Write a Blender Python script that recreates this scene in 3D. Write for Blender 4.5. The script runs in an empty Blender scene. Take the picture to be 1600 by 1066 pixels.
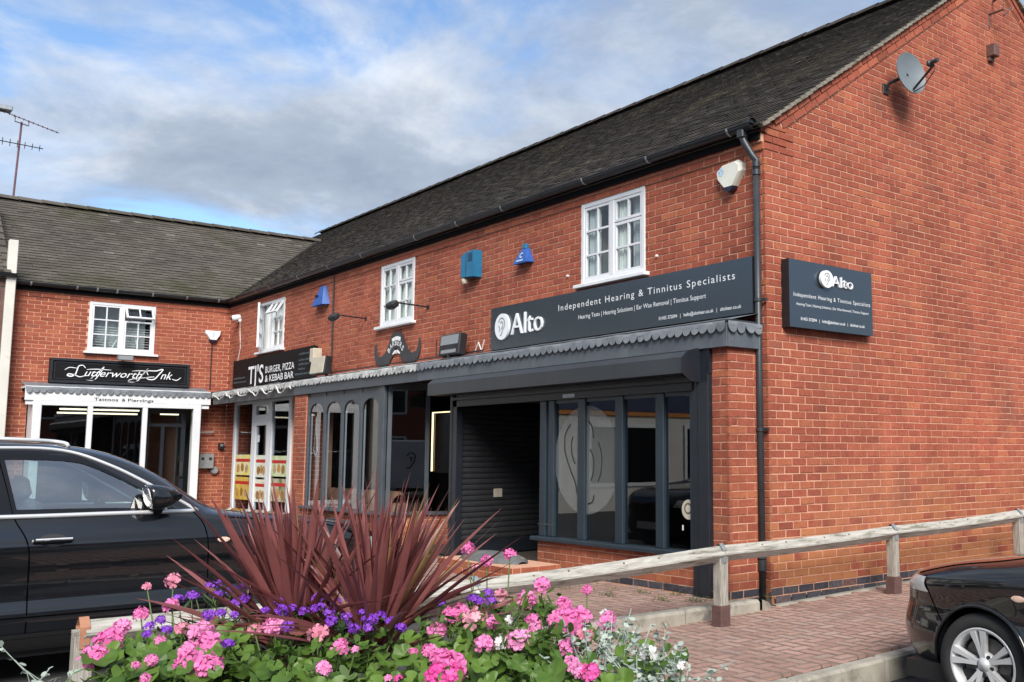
import bpy, math, random
from mathutils import Vector, Matrix

random.seed(7)
SC = bpy.context.scene
COL = SC.collection
# ------------------------------------------------------------------ camera, sky, sun, exposure
YAW, PITCH, ROLL = 0.86243, 0.11986, -0.0016
CAM_LOC = Vector((6.5113, -7.1494, 1.3982))
_f = Vector((-math.sin(YAW)*math.cos(PITCH), math.cos(YAW)*math.cos(PITCH), math.sin(PITCH)))
_r = Vector((math.cos(YAW), math.sin(YAW), 0))
_u = _r.cross(_f)
CR = math.cos(ROLL)*_r + math.sin(ROLL)*_u
CU = -math.sin(ROLL)*_r + math.cos(ROLL)*_u
CF = _f
cam = bpy.data.cameras.new('camera')
cam.sensor_width = 36.0
cam.lens = 1576.57/1600*36
cam.shift_x = (800-1004.05)/1600
cam.shift_y = (518.34-533)/1600
cam.clip_start = 0.05
cam.clip_end = 2000
camo = bpy.data.objects.new('camera', cam)
COL.objects.link(camo)
camo.matrix_world = Matrix(((CR.x, CU.x, -CF.x, CAM_LOC.x), (CR.y, CU.y, -CF.y, CAM_LOC.y), (CR.z, CU.z, -CF.z, CAM_LOC.z), (0, 0, 0, 1)))
SC.camera = camo

SUN_AZ = math.radians(-31)      # direction towards the sun, measured from +X towards +Y
SUN_EL = math.radians(38)
sun = bpy.data.lights.new('sun', 'SUN')
sun.energy = 2.2
sun.angle = math.radians(30)
sun.color = (1.0, 0.95, 0.88)
suno = bpy.data.objects.new('sun', sun)
COL.objects.link(suno)
sd = Vector((math.cos(SUN_EL)*math.cos(SUN_AZ), math.cos(SUN_EL)*math.sin(SUN_AZ), math.sin(SUN_EL)))
suno.rotation_euler = sd.to_track_quat('Z', 'Y').to_euler()
suno.location = sd*40

SC.view_settings.view_transform = 'Standard'
SC.view_settings.look = 'None'
SC.view_settings.gamma = 1.0
SC.view_settings.use_curve_mapping = False
SC.view_settings.exposure = 1.32
SC.render.engine = 'CYCLES'
SC.cycles.max_bounces = 8
SC.cycles.transparent_max_bounces = 16
SC.cycles.use_denoising = True

class NT:
    """small wrapper to wire shader nodes"""
    def __init__(s, tree):
        s.t = tree; s.n = tree.nodes; s.l = tree.links
    def node(s, typ, **kw):
        nd = s.n.new(typ)
        for k, v in kw.items():
            if k == 'ins':
                for a, b in v.items():
                    if hasattr(b, 'is_output') or isinstance(b, bpy.types.NodeSocket): s.l.new(b, nd.inputs[a])
                    else: nd.inputs[a].default_value = b
            else: setattr(nd, k, v)
        return nd
    def math(s, op, a, b=0.0, c=0.0, clamp=False):
        nd = s.n.new('ShaderNodeMath'); nd.operation = op; nd.use_clamp = clamp
        for i, v in enumerate((a, b, c)):
            if isinstance(v, bpy.types.NodeSocket): s.l.new(v, nd.inputs[i])
            else: nd.inputs[i].default_value = v
        return nd.outputs[0]
    def mix(s, fac, a, b, blend='MIX'):
        nd = s.n.new('ShaderNodeMix'); nd.data_type = 'RGBA'; nd.blend_type = blend
        for k, v in ((0, fac), (6, a), (7, b)):
            if isinstance(v, bpy.types.NodeSocket): s.l.new(v, nd.inputs[k])
            else: nd.inputs[k].default_value = (v if k == 0 else (tuple(v)+(1,) if len(v) == 3 else v))
        return nd.outputs[2]
    def ramp(s, fac, stops, interp='LINEAR'):
        nd = s.n.new('ShaderNodeValToRGB'); cr = nd.color_ramp; cr.interpolation = interp
        while len(cr.elements) < len(stops): cr.elements.new(0.5)
        for e, (p, c) in zip(cr.elements, stops):
            e.position = p; e.color = (c, c, c, 1) if not hasattr(c, '__len__') else tuple(c)+(1,)
        s.l.new(fac, nd.inputs[0])
        return nd.outputs[0]
    def noise(s, vec, scale, detail=4, rough=0.55, dist=0.0, out=0):
        nd = s.n.new('ShaderNodeTexNoise')
        nd.inputs['Scale'].default_value = scale; nd.inputs['Detail'].default_value = detail
        nd.inputs['Roughness'].default_value = rough; nd.inputs['Distortion'].default_value = dist
        if vec is not None: s.l.new(vec, nd.inputs['Vector'])
        return nd.outputs[out]

world = bpy.data.worlds.new('World')
SC.world = world
world.use_nodes = True
w = NT(world.node_tree)
w.n.clear()
sky = w.node('ShaderNodeTexSky', sky_type='NISHITA', sun_disc=False, sun_elevation=SUN_EL, sun_rotation=math.pi/2-SUN_AZ, altitude=100.0, air_density=1.0, dust_density=0.6, ozone_density=1.6)
tc = w.node('ShaderNodeTexCoord')
sep = w.node('ShaderNodeSeparateXYZ', ins={0: tc.outputs['Generated']})
SKYZ = 5.2
den = w.math('ADD', w.math('MAXIMUM', sep.outputs[2], 0.0), 0.22)
cx_ = w.math('DIVIDE', sep.outputs[0], den)
cy_ = w.math('DIVIDE', sep.outputs[1], den)
pv = w.node('ShaderNodeCombineXYZ', ins={0: cx_, 1: cy_, 2: SKYZ}).outputs[0]
n1 = w.noise(pv, 1.5, 8, 0.56, 0.4)
n2 = w.noise(pv, 2.3, 9, 0.62, 0.2)
n3 = w.noise(pv, 0.8, 3, 0.5, 0.2)
cover = w.ramp(n1, ((0.36, 0.04), (0.44, 0.72), (0.53, 1.0)))
shade = w.ramp(w.math('ADD', w.math('MULTIPLY', n2, 0.65), w.math('MULTIPLY', n3, 0.35)), ((0.38, (1.85, 2.2, 2.85)), (0.47, (2.3, 2.7, 3.35)), (0.54, (3.2, 3.55, 4.1)), (0.63, (4.6, 4.8, 5.1))))
skyc = w.mix(1.0, sky.outputs[0], (0.80, 0.93, 1.04), 'MULTIPLY')
mixc = w.mix(cover, skyc, shade)
bg = w.node('ShaderNodeBackground', ins={'Color': mixc, 'Strength': 0.08})
wo = w.node('ShaderNodeOutputWorld', ins={'Surface': bg.outputs[0]})

# ------------------------------------------------------------------ materials
MATS = {}
def pmat(name, c1, c2=None, scale=6.0, rough=0.6, bump=0.0, bscale=60.0, metal=0.0, spec=0.5, coat=0.0, detail=5, rvar=0.0, dirt=None, emit=None, sheen=None, stretch=None):
    """principled material whose colour wanders between c1 and c2 with world-space noise"""
    m = bpy.data.materials.new(name); m.use_nodes = True
    t = NT(m.node_tree); b = t.n['Principled BSDF']
    b.inputs['Roughness'].default_value = rough
    b.inputs['Metallic'].default_value = metal
    b.inputs['Specular IOR Level'].default_value = spec
    b.inputs['Coat Weight'].default_value = coat
    b.inputs['Coat Roughness'].default_value = 0.03
    pos = t.node('ShaderNodeNewGeometry').outputs['Position']
    if stretch:
        mp = t.node('ShaderNodeMapping', ins={'Vector': pos}); mp.inputs['Scale'].default_value = stretch; pos = mp.outputs[0]
    if c2 is None: b.inputs['Base Color'].default_value = tuple(c1)+(1,)
    else:
        f = t.ramp(t.noise(pos, scale, detail, 0.6), ((0.32, 0.0), (0.68, 1.0)))
        col = t.mix(f, c1, c2)
        if dirt:
            d = t.ramp(t.noise(pos, dirt[1], 6, 0.65, 0.4), ((dirt[2], 0.0), (dirt[2]+0.12, 1.0)))
            col = t.mix(t.math('MULTIPLY', d, dirt[3] if len(dirt) > 3 else 0.8), col, dirt[0])
        t.l.new(col, b.inputs['Base Color'])
    if rvar:
        t.l.new(t.math('ADD', t.math('MULTIPLY', t.noise(pos, scale*2.3, 4), rvar), rough-rvar*0.5), b.inputs['Roughness'])
    if bump:
        bn = t.node('ShaderNodeBump', ins={'Strength': bump, 'Distance': 0.01, 'Height': t.noise(pos, bscale, 5, 0.65)})
        t.l.new(bn.outputs[0], b.inputs['Normal'])
    if emit:
        b.inputs['Emission Color'].default_value = tuple(emit[0])+(1,); b.inputs['Emission Strength'].default_value = emit[1]
    MATS[name] = m
    return m

def piece_mat(name, stops, per_object, rough=0.85, mottle=0.26, bump=0.5, bscale=90, stain=None, lichen=None, mott_scale=35, stain2=None):
    """colour picked per piece (per object or per mesh island) along a ramp, mottled by noise"""
    m = bpy.data.materials.new(name); m.use_nodes = True
    t = NT(m.node_tree); b = t.n['Principled BSDF']
    geo = t.node('ShaderNodeNewGeometry'); pos = geo.outputs['Position']
    rnd = t.node('ShaderNodeObjectInfo').outputs['Random'] if per_object else geo.outputs['Random Per Island']
    col = t.ramp(rnd, stops)
    mo = t.ramp(t.noise(pos, mott_scale, 5, 0.65), ((0.3, 1.0-mottle), (0.7, 1.0+mottle*0.6)))
    col = t.mix(1.0, col, mo, 'MULTIPLY')
    big = t.ramp(t.noise(pos, 0.9, 4, 0.6), ((0.3, 0.80), (0.7, 1.12)))
    col = t.mix(1.0, col, big, 'MULTIPLY')
    sepx = t.node('ShaderNodeSeparateXYZ', ins={0: pos})
    mps = t.node('ShaderNodeMapping', ins={'Vector': pos}); mps.inputs['Scale'].default_value = (2.6, 2.6, 0.22)
    col = t.mix(1.0, col, t.ramp(t.noise(mps.outputs[0], 1.0, 5, 0.65), ((0.32, 0.84), (0.6, 1.04))), 'MULTIPLY')
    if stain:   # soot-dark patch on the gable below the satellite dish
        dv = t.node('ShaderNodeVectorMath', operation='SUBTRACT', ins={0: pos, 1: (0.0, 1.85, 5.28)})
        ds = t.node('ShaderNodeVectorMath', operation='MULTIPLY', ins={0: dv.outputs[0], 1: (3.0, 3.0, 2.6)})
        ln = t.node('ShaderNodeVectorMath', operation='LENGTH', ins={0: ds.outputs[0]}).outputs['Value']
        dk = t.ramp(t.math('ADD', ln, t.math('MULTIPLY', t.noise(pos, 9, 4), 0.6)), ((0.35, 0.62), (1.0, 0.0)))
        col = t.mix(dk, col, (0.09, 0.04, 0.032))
    if stain:   # (colour, z_full, z_none): damp stain rising from the ground
        zf = t.node('ShaderNodeMapRange', ins={0: sepx.outputs[2], 1: stain[1], 2: stain[2], 3: 1.0, 4: 0.0}).outputs[0]
        patch = t.ramp(t.math('ADD', t.noise(pos, 1.7, 4, 0.6), t.math('MULTIPLY', rnd, 0.25)), ((0.50, 0.0), (0.64, 1.0)))
        gx = t.math('GREATER_THAN', sepx.outputs[0], -0.02)
        ff = t.math('MULTIPLY', t.math('MULTIPLY', zf, patch), t.math('ADD', t.math('MULTIPLY', gx, 0.42), 0.16))
        col = t.mix(ff, col, stain[0])
    if lichen:
        lf = t.ramp(t.noise(pos, lichen[1], 6, 0.7), ((lichen[2], 0.0), (lichen[2]+0.06, 1.0)))
        col = t.mix(t.math('MULTIPLY', lf, 0.8), col, lichen[0])
    if stain2:
        lf = t.ramp(t.noise(pos, stain2[1], 5, 0.6), ((stain2[2], 0.0), (stain2[2]+0.15, 1.0)))
        col = t.mix(t.math('MULTIPLY', lf, 0.75), col, stain2[0])
    t.l.new(col, b.inputs['Base Color'])
    b.inputs['Roughness'].default_value = rough
    b.inputs['Specular IOR Level'].default_value = 0.25
    bn = t.node('ShaderNodeBump', ins={'Strength': bump, 'Distance': 0.006, 'Height': t.noise(pos, bscale, 6, 0.7)})
    t.l.new(bn.outputs[0], b.inputs['Normal'])
    MATS[name] = m
    return m

def glass_mat(name, tint=(0.9, 0.94, 0.93), f0=0.07, rough=0.0):
    """thin sheet of window glass: see-through with Fresnel reflection"""
    m = bpy.data.materials.new(name); m.use_nodes = True
    t = NT(m.node_tree); t.n.clear()
    lw = t.node('ShaderNodeLayerWeight', ins={'Blend': 0.5})
    fr = t.math('ADD', t.math('MULTIPLY', t.math('POWER', lw.outputs['Facing'], 4.0), 1.0-f0), f0, clamp=True)
    gl = t.node('ShaderNodeBsdfGlossy', ins={'Roughness': rough, 'Color': (1, 1, 1, 1)})
    tr = t.node('ShaderNodeBsdfTransparent', ins={'Color': tuple(tint)+(1,)})
    mx = t.node('ShaderNodeMixShader', ins={0: fr, 1: tr.outputs[0], 2: gl.outputs[0]})
    t.node('ShaderNodeOutputMaterial', ins={'Surface': mx.outputs[0]})
    MATS[name] = m
    return m

def leaf_mat(name, c1, c2, scale=30, rough=0.5, trans=0.25, per_obj=True, spec=0.4):
    m = bpy.data.materials.new(name); m.use_nodes = True
    t = NT(m.node_tree); b = t.n['Principled BSDF']
    geo = t.node('ShaderNodeNewGeometry')
    oi = t.node('ShaderNodeObjectInfo').outputs['Random'] if per_obj else geo.outputs['Random Per Island']
    f = t.math('ADD', t.math('MULTIPLY', oi, 0.65), t.math('MULTIPLY', t.noise(geo.outputs['Position'], scale, 4), 0.5), clamp=True)
    col = t.mix(f, c1, c2)
    t.l.new(col, b.inputs['Base Color'])
    b.inputs['Roughness'].default_value = rough
    b.inputs['Specular IOR Level'].default_value = spec
    tl = t.node('ShaderNodeBsdfTranslucent', ins={'Color': col})
    mx = t.node('ShaderNodeMixShader', ins={0: trans, 1: b.outputs[0], 2: tl.outputs[0]})
    t.l.new(mx.outputs[0], t.n['Material Output'].inputs['Surface'])
    MATS[name] = m
    return m

BR = ((0.0, (0.255, 0.074, 0.047)), (0.04, (0.31, 0.084, 0.052)), (0.3, (0.35, 0.094, 0.057)), (0.6, (0.375, 0.104, 0.062)), (0.86, (0.40, 0.117, 0.067)), (0.95, (0.44, 0.142, 0.072)), (1.0, (0.33, 0.105, 0.07)))
STN = ((0.42, 0.215, 0.085), 0.15, 1.45)
piece_mat('brick_single', BR, True, stain=STN, stain2=((0.215, 0.085, 0.06), 0.75, 0.60))
piece_mat('brick_mass', BR, False, stain=STN, stain2=((0.215, 0.085, 0.06), 0.75, 0.60))
BB = ((0.0, (0.05, 0.05, 0.062)), (0.6, (0.085, 0.082, 0.095)), (0.86, (0.11, 0.10, 0.105)), (0.93, (0.2, 0.065, 0.055)), (1.0, (0.14, 0.12, 0.12)))
piece_mat('blue_brick', BB, True, rough=0.6, mottle=0.5)
piece_mat('blue_brick_mass', BB, False, rough=0.6, mottle=0.5)
TL = ((0.0, (0.040, 0.034, 0.030)), (0.5, (0.056, 0.048, 0.042)), (0.93, (0.072, 0.063, 0.055)), (1.0, (0.12, 0.11, 0.098)))
piece_mat('tile_single', TL, True, rough=0.92, mottle=0.35, lichen=((0.26, 0.245, 0.20), 22, 0.66), stain2=((0.10, 0.085, 0.06), 0.7, 0.56))
piece_mat('tile_mass', TL, False, rough=0.92, mottle=0.35, lichen=((0.26, 0.245, 0.20), 22, 0.66), stain2=((0.10, 0.085, 0.06), 0.7, 0.56))
TW = ((0.0, (0.088, 0.078, 0.064)), (0.5, (0.106, 0.095, 0.079)), (0.985, (0.122, 0.110, 0.093)), (1.0, (0.20, 0.19, 0.165)))
piece_mat('tile_wing', TW, False, rough=0.92, mottle=0.18, lichen=((0.30, 0.29, 0.25), 9, 0.75), stain2=((0.05, 0.052, 0.026), 0.8, 0.55))
PV = ((0.0, (0.33, 0.20, 0.165)), (0.35, (0.39, 0.24, 0.195)), (0.7, (0.43, 0.275, 0.225)), (1.0, (0.37, 0.265, 0.225)))
piece_mat('paver_single', PV, True, rough=0.9, mottle=0.16, bscale=140, stain2=((0.27, 0.21, 0.17), 1.6, 0.6))
piece_mat('paver_mass', PV, False, rough=0.9, mottle=0.16, bscale=140, stain2=((0.27, 0.21, 0.17), 1.6, 0.6))
pmat('mortar', (0.56, 0.30, 0.195), (0.65, 0.37, 0.255), 9, 0.95, 0.4, 160, dirt=((0.42, 0.26, 0.19), 1.3, 0.6, 0.5))
pmat('sand_joint', (0.05, 0.04, 0.033), (0.085, 0.068, 0.055), 12, 0.95, 0.5, 150, dirt=((0.07, 0.075, 0.04), 3, 0.6))
pmat('verge_mortar', (0.17, 0.155, 0.12), (0.29, 0.265, 0.215), 14, 0.95, 0.9, 40, dirt=((0.11, 0.10, 0.08), 5, 0.5))
pmat('paver_edge', (0.14, 0.098, 0.08), (0.20, 0.14, 0.115), 9, 0.95)
pmat('asphalt', (0.045, 0.045, 0.047), (0.075, 0.074, 0.073), 3, 0.88, 0.8, 220, dirt=((0.10, 0.098, 0.09), 1.2, 0.6, 0.5))
pmat('kerb_concrete', (0.29, 0.265, 0.22), (0.40, 0.37, 0.31), 7, 0.92, 0.6, 90, dirt=((0.14, 0.13, 0.10), 4, 0.52, 0.7))
pmat('white_upvc', (0.66, 0.68, 0.71), (0.73, 0.74, 0.76), 3, 0.35, dirt=((0.55, 0.55, 0.53), 5, 0.66, 0.5))
pmat('white_paint', (0.70, 0.72, 0.74), (0.80, 0.81, 0.82), 5, 0.45, 0.2, 60, dirt=((0.45, 0.44, 0.4), 7, 0.62, 0.6))
pmat('cream_paint', (0.60, 0.585, 0.53), (0.68, 0.66, 0.60), 2, 0.6, 0.2, 40, dirt=((0.42, 0.40, 0.34), 3, 0.62, 0.5))
pmat('fascia_black', (0.008, 0.008, 0.009), None, 1, 0.9, spec=0.1)
pmat('tile_butt', (0.022, 0.02, 0.017), (0.04, 0.036, 0.03), 9, 0.95)  # dark tile front edges: dirt plus the shadow line under each course, painted in
pmat('gutter_black', (0.010, 0.012, 0.015), (0.02, 0.022, 0.025), 5, 0.4, 0.05, 40, rvar=0.15)
pmat('pipe_black', (0.022, 0.026, 0.032), (0.04, 0.044, 0.05), 4, 0.42, 0.05, 40, dirt=((0.10, 0.09, 0.08), 6, 0.68, 0.5))
pmat('grey_paint', (0.078, 0.092, 0.110), (0.11, 0.126, 0.145), 3, 0.5, 0.2, 60, stretch=(1, 1, 0.35), dirt=((0.22, 0.23, 0.24), 5, 0.60, 0.45))
pmat('grey_frame', (0.052, 0.064, 0.078), (0.068, 0.082, 0.097), 3, 0.42, rvar=0.1)
pmat('blue_grey_frame', (0.015, 0.026, 0.037), (0.021, 0.034, 0.047), 3, 0.38, rvar=0.1)
pmat('anthracite', (0.027, 0.031, 0.037), (0.040, 0.045, 0.052), 2, 0.42, rvar=0.12, stretch=(1, 1, 0.3), dirt=((0.10, 0.105, 0.11), 6, 0.66, 0.35))
pmat('shutter_dark', (0.026, 0.028, 0.031), (0.036, 0.038, 0.042), 8, 0.36, rvar=0.1)
pmat('shutter_guide', (0.011, 0.014, 0.020), (0.017, 0.021, 0.028), 6, 0.4)
pmat('lead', (0.12, 0.135, 0.155), (0.20, 0.215, 0.235), 8, 0.55, 0.2, 50, dirt=((0.33, 0.34, 0.35), 10, 0.62, 0.6))
pmat('lead_white', (0.36, 0.37, 0.37), (0.56, 0.56, 0.55), 10, 0.65, 0.3, 60, dirt=((0.14, 0.145, 0.15), 9, 0.52, 0.8))
pmat('dark_fascia', (0.045, 0.045, 0.048), (0.09, 0.09, 0.092), 6, 0.6, dirt=((0.2, 0.2, 0.2), 8, 0.62, 0.5))
pmat('sign_slate', (0.088, 0.112, 0.136), (0.096, 0.121, 0.146), 1.0, 0.24, metal=0.75)
pmat('sign_slate_edge', (0.012, 0.014, 0.018), None, 1.0, 0.4)
pmat('sign_black', (0.007, 0.007, 0.008), (0.011, 0.011, 0.012), 4, 0.6, spec=0.15)
pmat('sign_moulding', (0.012, 0.014, 0.02), (0.022, 0.025, 0.033), 9, 0.4)
pmat('letter_white', (0.80, 0.82, 0.84), None, 1, 0.4)
pmat('letter_black', (0.02, 0.02, 0.022), None, 1, 0.5)
pmat('letter_dim', (0.045, 0.075, 0.095), None, 1, 0.5)
pmat('emblem_line', (0.22, 0.25, 0.28), None, 1, 0.5)
pmat('room_dark', (0.012, 0.012, 0.014), (0.022, 0.021, 0.022), 2, 0.85)
pmat('room_floor', (0.03, 0.028, 0.026), (0.045, 0.04, 0.036), 3, 0.7)
pmat('curtain', (0.74, 0.75, 0.74), (0.84, 0.85, 0.83), 2.5, 0.9, stretch=(14, 14, 0.6))
pmat('blind_grey', (0.50, 0.54, 0.57), (0.58, 0.62, 0.65), 2.5, 0.9)
pmat('blind_dark', (0.20, 0.23, 0.27), (0.24, 0.27, 0.31), 2.5, 0.9)
pmat('tan_leather', (0.36, 0.17, 0.10), (0.44, 0.22, 0.13), 6, 0.45, 0.15, 60)
pmat('blue_plastic', (0.02, 0.085, 0.33), (0.03, 0.11, 0.40), 5, 0.4)
pmat('teal_box', (0.012, 0.13, 0.26), (0.02, 0.17, 0.32), 5, 0.45)
pmat('dark_slot', (0.006, 0.02, 0.04), None, 1, 0.6)
pmat('alarm_white', (0.66, 0.67, 0.58), (0.74, 0.75, 0.68), 8, 0.45)
pmat('alarm_white_cool', (0.74, 0.76, 0.78), None, 8, 0.4)
pmat('navy_plastic', (0.008, 0.011, 0.035), None, 5, 0.3)
pmat('pale_blue_print', (0.23, 0.45, 0.78), (0.55, 0.70, 0.82), 60, 0.5)
pmat('lamp_black', (0.012, 0.012, 0.014), (0.02, 0.02, 0.022), 6, 0.45)
pmat('lamp_glass', (0.26, 0.28, 0.30), None, 3, 0.15)
pmat('lamp_cream', (0.46, 0.42, 0.33), (0.56, 0.52, 0.42), 12, 0.5, dirt=((0.25, 0.22, 0.16), 14, 0.6, 0.6))
pmat('galvanised', (0.30, 0.33, 0.35), (0.42, 0.45, 0.47), 12, 0.45, metal=0.6)
pmat('dish_grey', (0.135, 0.16, 0.18), (0.17, 0.195, 0.215), 4, 0.5)
pmat('rust_brown', (0.10, 0.05, 0.045), (0.15, 0.08, 0.065), 14, 0.7)
pmat('cable_white', (0.66, 0.64, 0.62), None, 3, 0.6)
pmat('cable_black', (0.02, 0.02, 0.022), None, 3, 0.6)
pmat('mast_maroon', (0.12, 0.055, 0.075), (0.17, 0.08, 0.10), 9, 0.6)
pmat('timber_grey', (0.33, 0.315, 0.275), (0.52, 0.50, 0.455), 5, 0.85, 0.6, 40, stretch=(7, 1.0, 10), dirt=((0.15, 0.145, 0.105), 3, 0.50, 0.8))
pmat('timber_post', (0.22, 0.20, 0.165), (0.47, 0.445, 0.39), 5, 0.88, 0.6, 40, stretch=(16, 16, 1.3), dirt=((0.10, 0.09, 0.07), 4, 0.55, 0.7))
pmat('post_shoe', (0.085, 0.045, 0.042), (0.13, 0.07, 0.062), 14, 0.6, 0.3, 60)
pmat('strap_rust', (0.34, 0.15, 0.085), (0.42, 0.20, 0.12), 20, 0.6)
pmat('terracotta_cap', (0.36, 0.14, 0.08), (0.44, 0.19, 0.11), 20, 0.7)
pmat('stone_cap', (0.09, 0.094, 0.096), (0.14, 0.145, 0.145), 9, 0.85, 0.5, 60, dirt=((0.36, 0.29, 0.19), 5, 0.6, 0.7))
pmat('car_black', (0.004, 0.005, 0.007), None, 1, 0.30, spec=0.2, coat=1.0)
MATS['car_black'].node_tree.nodes['Principled BSDF'].inputs['Coat IOR'].default_value = 1.62
MATS['car_black'].node_tree.nodes['Principled BSDF'].inputs['Coat Roughness'].default_value = 0.015
pmat('car_trim', (0.012, 0.012, 0.013), None, 1, 0.5)
pmat('gap_black', (0.002, 0.002, 0.002), None, 1, 0.9, spec=0.0)
pmat('car_gloss_trim', (0.006, 0.006, 0.007), None, 1, 0.12)
pmat('chrome', (0.80, 0.81, 0.82), None, 1, 0.3, metal=0.55)
pmat('rail_silver', (0.66, 0.67, 0.68), None, 1, 0.4, metal=0.3)
pmat('tyre', (0.014, 0.014, 0.015), (0.022, 0.022, 0.022), 20, 0.8, 0.2, 200)
pmat('alloy', (0.56, 0.57, 0.58), (0.64, 0.65, 0.66), 8, 0.38, metal=0.35, dirt=((0.26, 0.25, 0.24), 14, 0.66, 0.4))
pmat('brake', (0.10, 0.095, 0.09), (0.16, 0.15, 0.14), 14, 0.55, metal=0.5)
pmat('seat_cloth', (0.10, 0.105, 0.11), (0.14, 0.145, 0.15), 20, 0.8)
pmat('car_inside', (0.05, 0.052, 0.055), None, 1, 0.7)
pmat('lamp_lens', (0.45, 0.46, 0.45), (0.70, 0.71, 0.68), 26, 0.12, coat=1.0)
pmat('amber', (0.75, 0.40, 0.24), (0.82, 0.70, 0.62), 50, 0.2, coat=1.0)
pmat('red_lens', (0.28, 0.012, 0.012), None, 1, 0.15, coat=1.0)
pmat('van_white', (0.72, 0.73, 0.74), (0.78, 0.79, 0.80), 2, 0.3, coat=0.6)
pmat('soil', (0.03, 0.022, 0.016), (0.05, 0.038, 0.026), 20, 0.95, 0.6, 90)
pmat('strip_light', (0.9, 0.85, 0.65), None, 1, 0.5, emit=((1.0, 0.86, 0.58), 1.15))
pmat('led_warm', (0.9, 0.75, 0.5), None, 1, 0.5, emit=((1.0, 0.72, 0.38), 1.6))
pmat('orange_stripe', (0.45, 0.17, 0.04), (0.5, 0.2, 0.05), 3, 0.5)
pmat('navy_band', (0.03, 0.04, 0.09), None, 1, 0.5)
pmat('render_white', (0.55, 0.54, 0.50), (0.64, 0.63, 0.59), 1.5, 0.8, dirt=((0.40, 0.385, 0.34), 2, 0.6, 0.5))
glass_mat('glass', (0.86, 0.92, 0.91), 0.075)
glass_mat('shop_glass', (0.62, 0.68, 0.72), 0.085)
glass_mat('car_glass', (0.72, 0.88, 0.87), 0.36)
def film_mat(name, col, fac):
    m = bpy.data.materials.new(name); m.use_nodes = True; t = NT(m.node_tree); t.n.clear()
    df = t.node('ShaderNodeBsdfDiffuse', ins={'Color': tuple(col)+(1,)}); tr = t.node('ShaderNodeBsdfTransparent')
    mx = t.node('ShaderNodeMixShader', ins={0: fac, 1: tr.outputs[0], 2: df.outputs[0]}); t.node('ShaderNodeOutputMaterial', ins={'Surface': mx.outputs[0]}); MATS[name] = m
film_mat('decal_film', (0.42, 0.45, 0.44), 0.24)
leaf_mat('geranium_leaf', (0.028, 0.08, 0.012), (0.13, 0.225, 0.032), 45, 0.45, 0.25)
leaf_mat('verbena_leaf', (0.035, 0.075, 0.03), (0.085, 0.15, 0.06), 30, 0.55, 0.25)
leaf_mat('filler_leaf', (0.035, 0.085, 0.014), (0.13, 0.22, 0.04), 14, 0.55, 0.3, False)
leaf_mat('silver_leaf', (0.27, 0.34, 0.29), (0.46, 0.52, 0.46), 40, 0.8, 0.15, False, 0.15)
leaf_mat('cordyline_leaf', (0.075, 0.018, 0.020), (0.28, 0.10, 0.095), 12, 0.36, 0.15)
leaf_mat('cordyline_dry', (0.30, 0.17, 0.07), (0.40, 0.25, 0.10), 9, 0.6, 0.15)
leaf_mat('petal_pink', (0.86, 0.17, 0.50), (0.93, 0.40, 0.68), 60, 0.55, 0.35)
leaf_mat('petal_salmon', (0.85, 0.24, 0.40), (0.92, 0.46, 0.56), 60, 0.55, 0.35)
leaf_mat('petal_magenta', (0.78, 0.06, 0.36), (0.88, 0.16, 0.50), 60, 0.55, 0.3)
leaf_mat('petal_white', (0.78, 0.76, 0.75), (0.85, 0.84, 0.83), 60, 0.6, 0.3)
leaf_mat('petal_purple', (0.20, 0.03, 0.52), (0.36, 0.10, 0.68), 60, 0.6, 0.25)
leaf_mat('stem_green', (0.06, 0.11, 0.025), (0.12, 0.17, 0.05), 30, 0.6, 0.1)
leaf_mat('weed_green', (0.05, 0.10, 0.02), (0.12, 0.18, 0.05), 30, 0.7, 0.2, False)

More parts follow.
